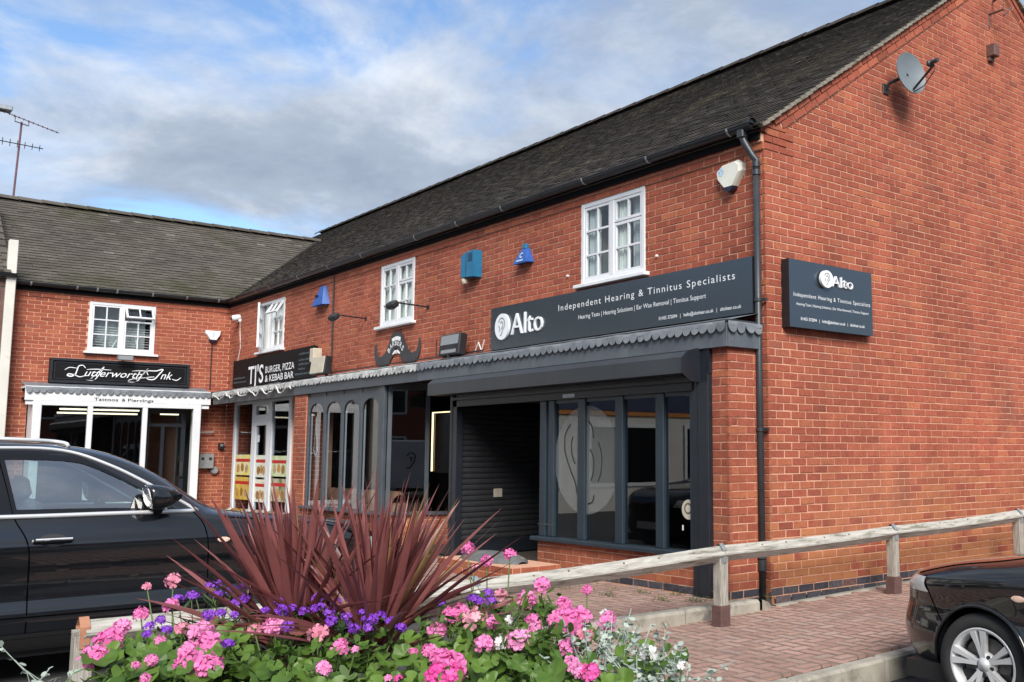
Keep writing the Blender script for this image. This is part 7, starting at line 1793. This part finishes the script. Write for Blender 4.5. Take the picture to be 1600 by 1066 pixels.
small_foliage('green_filler', 'mixed small green foliage filling the planter behind the flowers', 'plant', 'filler_leaf', [(W(a, b, z), 0.09, 26, 0.10) for a, b, z in ((-0.47, 0.08, 0.84), (-0.50, -0.15, 0.80), (-0.40, 0.20, 0.86), (-0.1, -0.12, 0.82), (0.05, 0.0, 0.86), (0.25, 0.05, 0.88), (0.40, 0.20, 0.93), (0.48, 0.05, 0.90), (0.60, -0.05, 0.88), (0.66, -0.22, 0.80), (0.3, -0.25, 0.80), (-0.35, -0.25, 0.80), (-0.25, 0.0, 0.84), (0.0, -0.32, 0.78), (0.52, 0.28, 0.92))], (0.038, 9, 0.24), seed=9)
# weeds in the paving joints
wd = MB(); rd = random.Random(2)
for (x, y, n, h, sp) in ((-2.05, -0.72, 55, 0.045, 0.14), (-1.35, -0.85, 26, 0.03, 0.10), (-0.95, -0.75, 28, 0.05, 0.06), (-1.0, -1.15, 34, 0.06, 0.06), (-0.45, -0.95, 34, 0.06, 0.06), (-0.18, -0.78, 40, 0.07, 0.07), (-0.60, -0.62, 20, 0.04, 0.05), (-0.02, -0.60, 40, 0.08, 0.05), (-0.15, -0.50, 34, 0.09, 0.05), (0.06, -0.12, 12, 0.06, 0.03), (-1.7, -1.1, 20, 0.03, 0.1)):
    for k in range(n):
        b = V(x+rd.gauss(0, sp), y+rd.gauss(0, sp*0.6), 0.078); d = V(rd.gauss(0, 0.6), rd.gauss(0, 0.6), 1).normalized()*h*rd.uniform(0.5, 1.3); s = d.cross(V(rd.random(), rd.random(), 0)).normalized()*0.004
        wd.quad(b-s, b+s, b+d*0.6+s*0.8, b+d*0.6-s*0.8); wd.poly([b+d*0.6-s*0.8, b+d*0.6+s*0.8, b+d+V(d.x, d.y, -0.2*h)*0.3])
o = wd.build('weeds', 'weed_green', None, kind='stuff'); o['label'] = 'tufts of green weeds growing in the forecourt paving joints'

# ------------------------------------------------------------------ neighbour at the left edge, and the surroundings mirrored in the glass
nb = thing('neighbour_building', 'cream painted neighbour with tiled roof at the far left edge', 'building', (-15.5, -10, 0))
def build_neighbour():
    m = MB(); m.box(-19.5, -15.0, -24, -4.12, -0.2, 4.72); m.build('wall', 'render_white', nb)
    p = MB(); p.cbox(-15.0, -14.88, -4.14, -3.985, -0.2, 5.32, 0.01); p.build('corner_board', 'cream_paint', nb)
    p = MB(); p.cbox(-14.995, -14.94, -4.50, -4.22, 0.0, 4.42, 0.01); p.build('cladding_board', 'cream_paint', nb)
    p = MB(); p.box(-14.9995, -14.97, -4.22, -4.145, 0.0, 4.42); p.build('rust_strip', 'rust_brown', nb)
    g = MB(); half_gutter(g, (-14.84, -24, 4.68), (-14.84, -3.99, 4.68), 0.065); g.build('gutter', 'gutter_black', nb)
    p = MB(); p.box(-15.0, -14.96, -24, -4.14, 4.45, 4.60); p.build('soffit_board', 'rust_brown', nb)
    sl = V(-1, 0, 0.75).normalized()
    tiles(nb, V(-14.80, -9.0, 4.72), Y_, sl, 4.90, 3.2, lambda p: p.y < -4.12, ('tile_wing', 'tile_wing'), 'roof_tiles', wt=0.24, ge=0.14, thick=0.028)
    d = MB(); d.quad(V(-14.80, -24, 4.70), V(-14.80, -4.08, 4.70), V(-17.4, -4.08, 4.70+1.95), V(-17.4, -24, 6.65)); d.poly([V(-14.80, -4.085, 4.69), V(-17.4, -4.085, 6.64), V(-20, -4.085, 4.69)]); d.quad(V(-20, -24, 4.7), V(-20, -4.08, 4.7), V(-17.4, -4.08, 6.65), V(-17.4, -24, 6.65)); d.build('roof', 'tile_wing', nb)
    b = MB(); b.box(-14.998, -14.96, -23, -5.2, 2.55, 3.05); b.build('shop_band', 'navy_band', nb); b = MB(); b.box(-14.998, -14.95, -23, -5.2, 2.42, 2.53); b.build('orange_stripe', 'orange_stripe', nb)
    for y in (-22, -18.5, -15, -11.5, -8):
        w_ = MB(); w_.box(-14.995, -14.95, y-0.6, y+0.6, 3.3, 4.3); wo_ = w_.build('window', 'white_upvc', nb); q = MB(); q.box(-14.95, -14.945, y-0.53, y-0.03, 3.38, 4.22); q.box(-14.95, -14.945, y+0.03, y+0.53, 3.38, 4.22); q.build('pane', 'car_gloss_trim', wo_)
        w_ = MB(); w_.box(-14.995, -14.95, y-1.3, y+1.3, 0.5, 2.2); wo_ = w_.build('shop_window', 'white_upvc', nb); q = MB(); q.box(-14.95, -14.945, y-1.2, y+1.2, 0.6, 2.1); q.build('pane', 'car_gloss_trim', wo_)
build_neighbour()
def row_building(lab, x0, x1, y0, y1, h, face, mat):
    t = thing('opposite_building', lab, 'building', ((x0+x1)/2, (y0+y1)/2, 0))
    m = MB(); m.box(x0, x1, y0, y1, -0.2, h); m.build('wall', mat, t)
    r = MB()
    if face in 'we':
        xm = (x0+x1)/2; r.poly([V(x0-0.3, y0, h), V(x0-0.3, y1, h), V(xm, y1, h+2.2), V(xm, y0, h+2.2)]); r.poly([V(x1+0.3, y0, h), V(x1+0.3, y1, h), V(xm, y1, h+2.2), V(xm, y0, h+2.2)]); r.poly([V(x0, y0, h), V(x1, y0, h), V(xm, y0, h+2.2)]); r.poly([V(x0, y1, h), V(x1, y1, h), V(xm, y1, h+2.2)])
    else:
        ym = (y0+y1)/2; r.poly([V(x0, y0-0.3, h), V(x1, y0-0.3, h), V(x1, ym, h+2.2), V(x0, ym, h+2.2)]); r.poly([V(x0, y1+0.3, h), V(x1, y1+0.3, h), V(x1, ym, h+2.2), V(x0, ym, h+2.2)])
    r.build('roof', 'tile_mass', t)
    L = (y1-y0) if face in 'we' else (x1-x0); n = int(L/2.6)
    for i in range(n):
        q = (i+0.5)*L/n
        for z0, z1 in ((0.6, 2.2), (3.2, 4.4)):
            if face == 'w': A = (x0-0.03, x0-0.001, y0+q-0.6, y0+q+0.6); Bq = (x0-0.034, x0-0.03, y0+q-0.5, y0+q+0.5)
            elif face == 'e': A = (x1+0.001, x1+0.03, y0+q-0.6, y0+q+0.6); Bq = (x1+0.03, x1+0.034, y0+q-0.5, y0+q+0.5)
            else: A = (x0+q-0.6, x0+q+0.6, y1+0.001, y1+0.03); Bq = (x0+q-0.5, x0+q+0.5, y1+0.03, y1+0.034)
            w_ = MB(); w_.box(*A, z0, z1); wo_ = w_.build('window', 'white_upvc', t); p = MB(); p.box(*Bq, z0+0.1, z1-0.1); p.build('pane', 'car_gloss_trim', wo_)
    return t
row_building('brick row across the road facing the gable', 22, 30, -26, 14, 5.2, 'w', 'brick_plain') if False else None
pmat('brick_plain', (0.24, 0.075, 0.05), (0.32, 0.105, 0.065), 6, 0.9)
row_building('long brick row on the far side of the road', 24, 31, -22, 16, 5.0, 'w', 'brick_plain')
row_building('pale rendered building behind the car park', -14, 14, -34, -27, 5.2, 'n', 'render_white')
def build_van():
    t = thing('van', 'white panel van with ear logos parked across the road', 'van', (13.0, -7.0, -0.2))
    m = MB(); prof = [(0, 0.45), (0.05, 0.95), (0.75, 1.15), (1.35, 1.85), (1.7, 2.05), (4.9, 2.1), (5.0, 1.95), (5.0, 0.4), (0.1, 0.35)]
    hw_ = 0.95
    rows = []
    for tt, k in ((-hw_, 0.97), (-hw_+0.06, 1.0), (hw_-0.06, 1.0), (hw_, 0.97)): rows.append([V(tt, -a, 0.35+(b-0.35)*k) for a, b in prof+prof[:1]])
    m.grid(rows); m.poly(rows[0][:-1]); m.poly(rows[-1][:-1]); b = m.build('body', 'van_white', t)
    for sd in (-1, 1):
        g = MB(); g.prism([(0.95, 1.22), (1.75, 1.22), (1.75, 1.85), (1.42, 1.82)] if sd > 0 else [(-1.75, 1.22), (-0.95, 1.22), (-1.42, 1.82), (-1.75, 1.85)], V(sd*(hw_+0.003), 0, 0), -Y_*sd if sd > 0 else Y_, Z, X_*sd, 0.003); g.build('side_window', 'car_gloss_trim', t)
        e = MB()
        for st in ([(0.0, 0.3), (0.1, 0.42), (0.25, 0.35), (0.22, 0.1), (0.1, -0.1), (0.0, -0.12)], [(0.08, 0.22), (0.15, 0.26), (0.13, 0.1)]): stroke(e, [(a*1.2, b) for a, b in st], V(sd*(hw_+0.004), -3.4, 1.2), Y_, Z, X_*sd, 0.025, 0.001, False)
        e.build('ear_logo', 'letter_black', t)
    g = MB(); g.quad(V(-0.85, -0.78, 1.2), V(0.85, -0.78, 1.2), V(0.8, -1.33, 1.82), V(-0.8, -1.33, 1.82)); 
    for i in range(len(g.v)): g.v[i] = (g.v[i][0], g.v[i][1]+0.02, g.v[i][2]+0.02)
    g.build('windscreen', 'car_gloss_trim', t)
    for y in (-0.9, -4.0):
        for sd in (-1, 1): wheel(t, (0, 0, 0), 1, 0.33, 0.21, 0.2).location = (0, 0, 0)
    return t
van = build_van()
for i, o in enumerate([c for c in van.children if c.name.startswith('tyre')]):
    y = (-0.9, -0.9, -4.0, -4.0)[i]; sd = (-1, 1)[i % 2]
    o.matrix_local = Matrix.Translation(V(sd*0.94, y, 0.33)) @ Matrix.Rotation(-math.pi/2*sd, 4, 'Z')
for c in van.children:
    if not c.name.startswith('tyre'): c.location = (0, 0, 0)
van.location = (14.5, -4.5, -0.2)
# a second dark car in the car park, seen in the shop window's reflection
def copy_tree(o, parent=None):
    c = o.copy(); COL.objects.link(c)
    if parent: c.parent = parent
    for ch in list(o.children): copy_tree(ch, c)
    return c
c2 = copy_tree(suv); c2.location = (-5.25, -3.9, -0.15); c2['label'] = 'second black SUV parked beyond the near one, mirrored in the shop window'
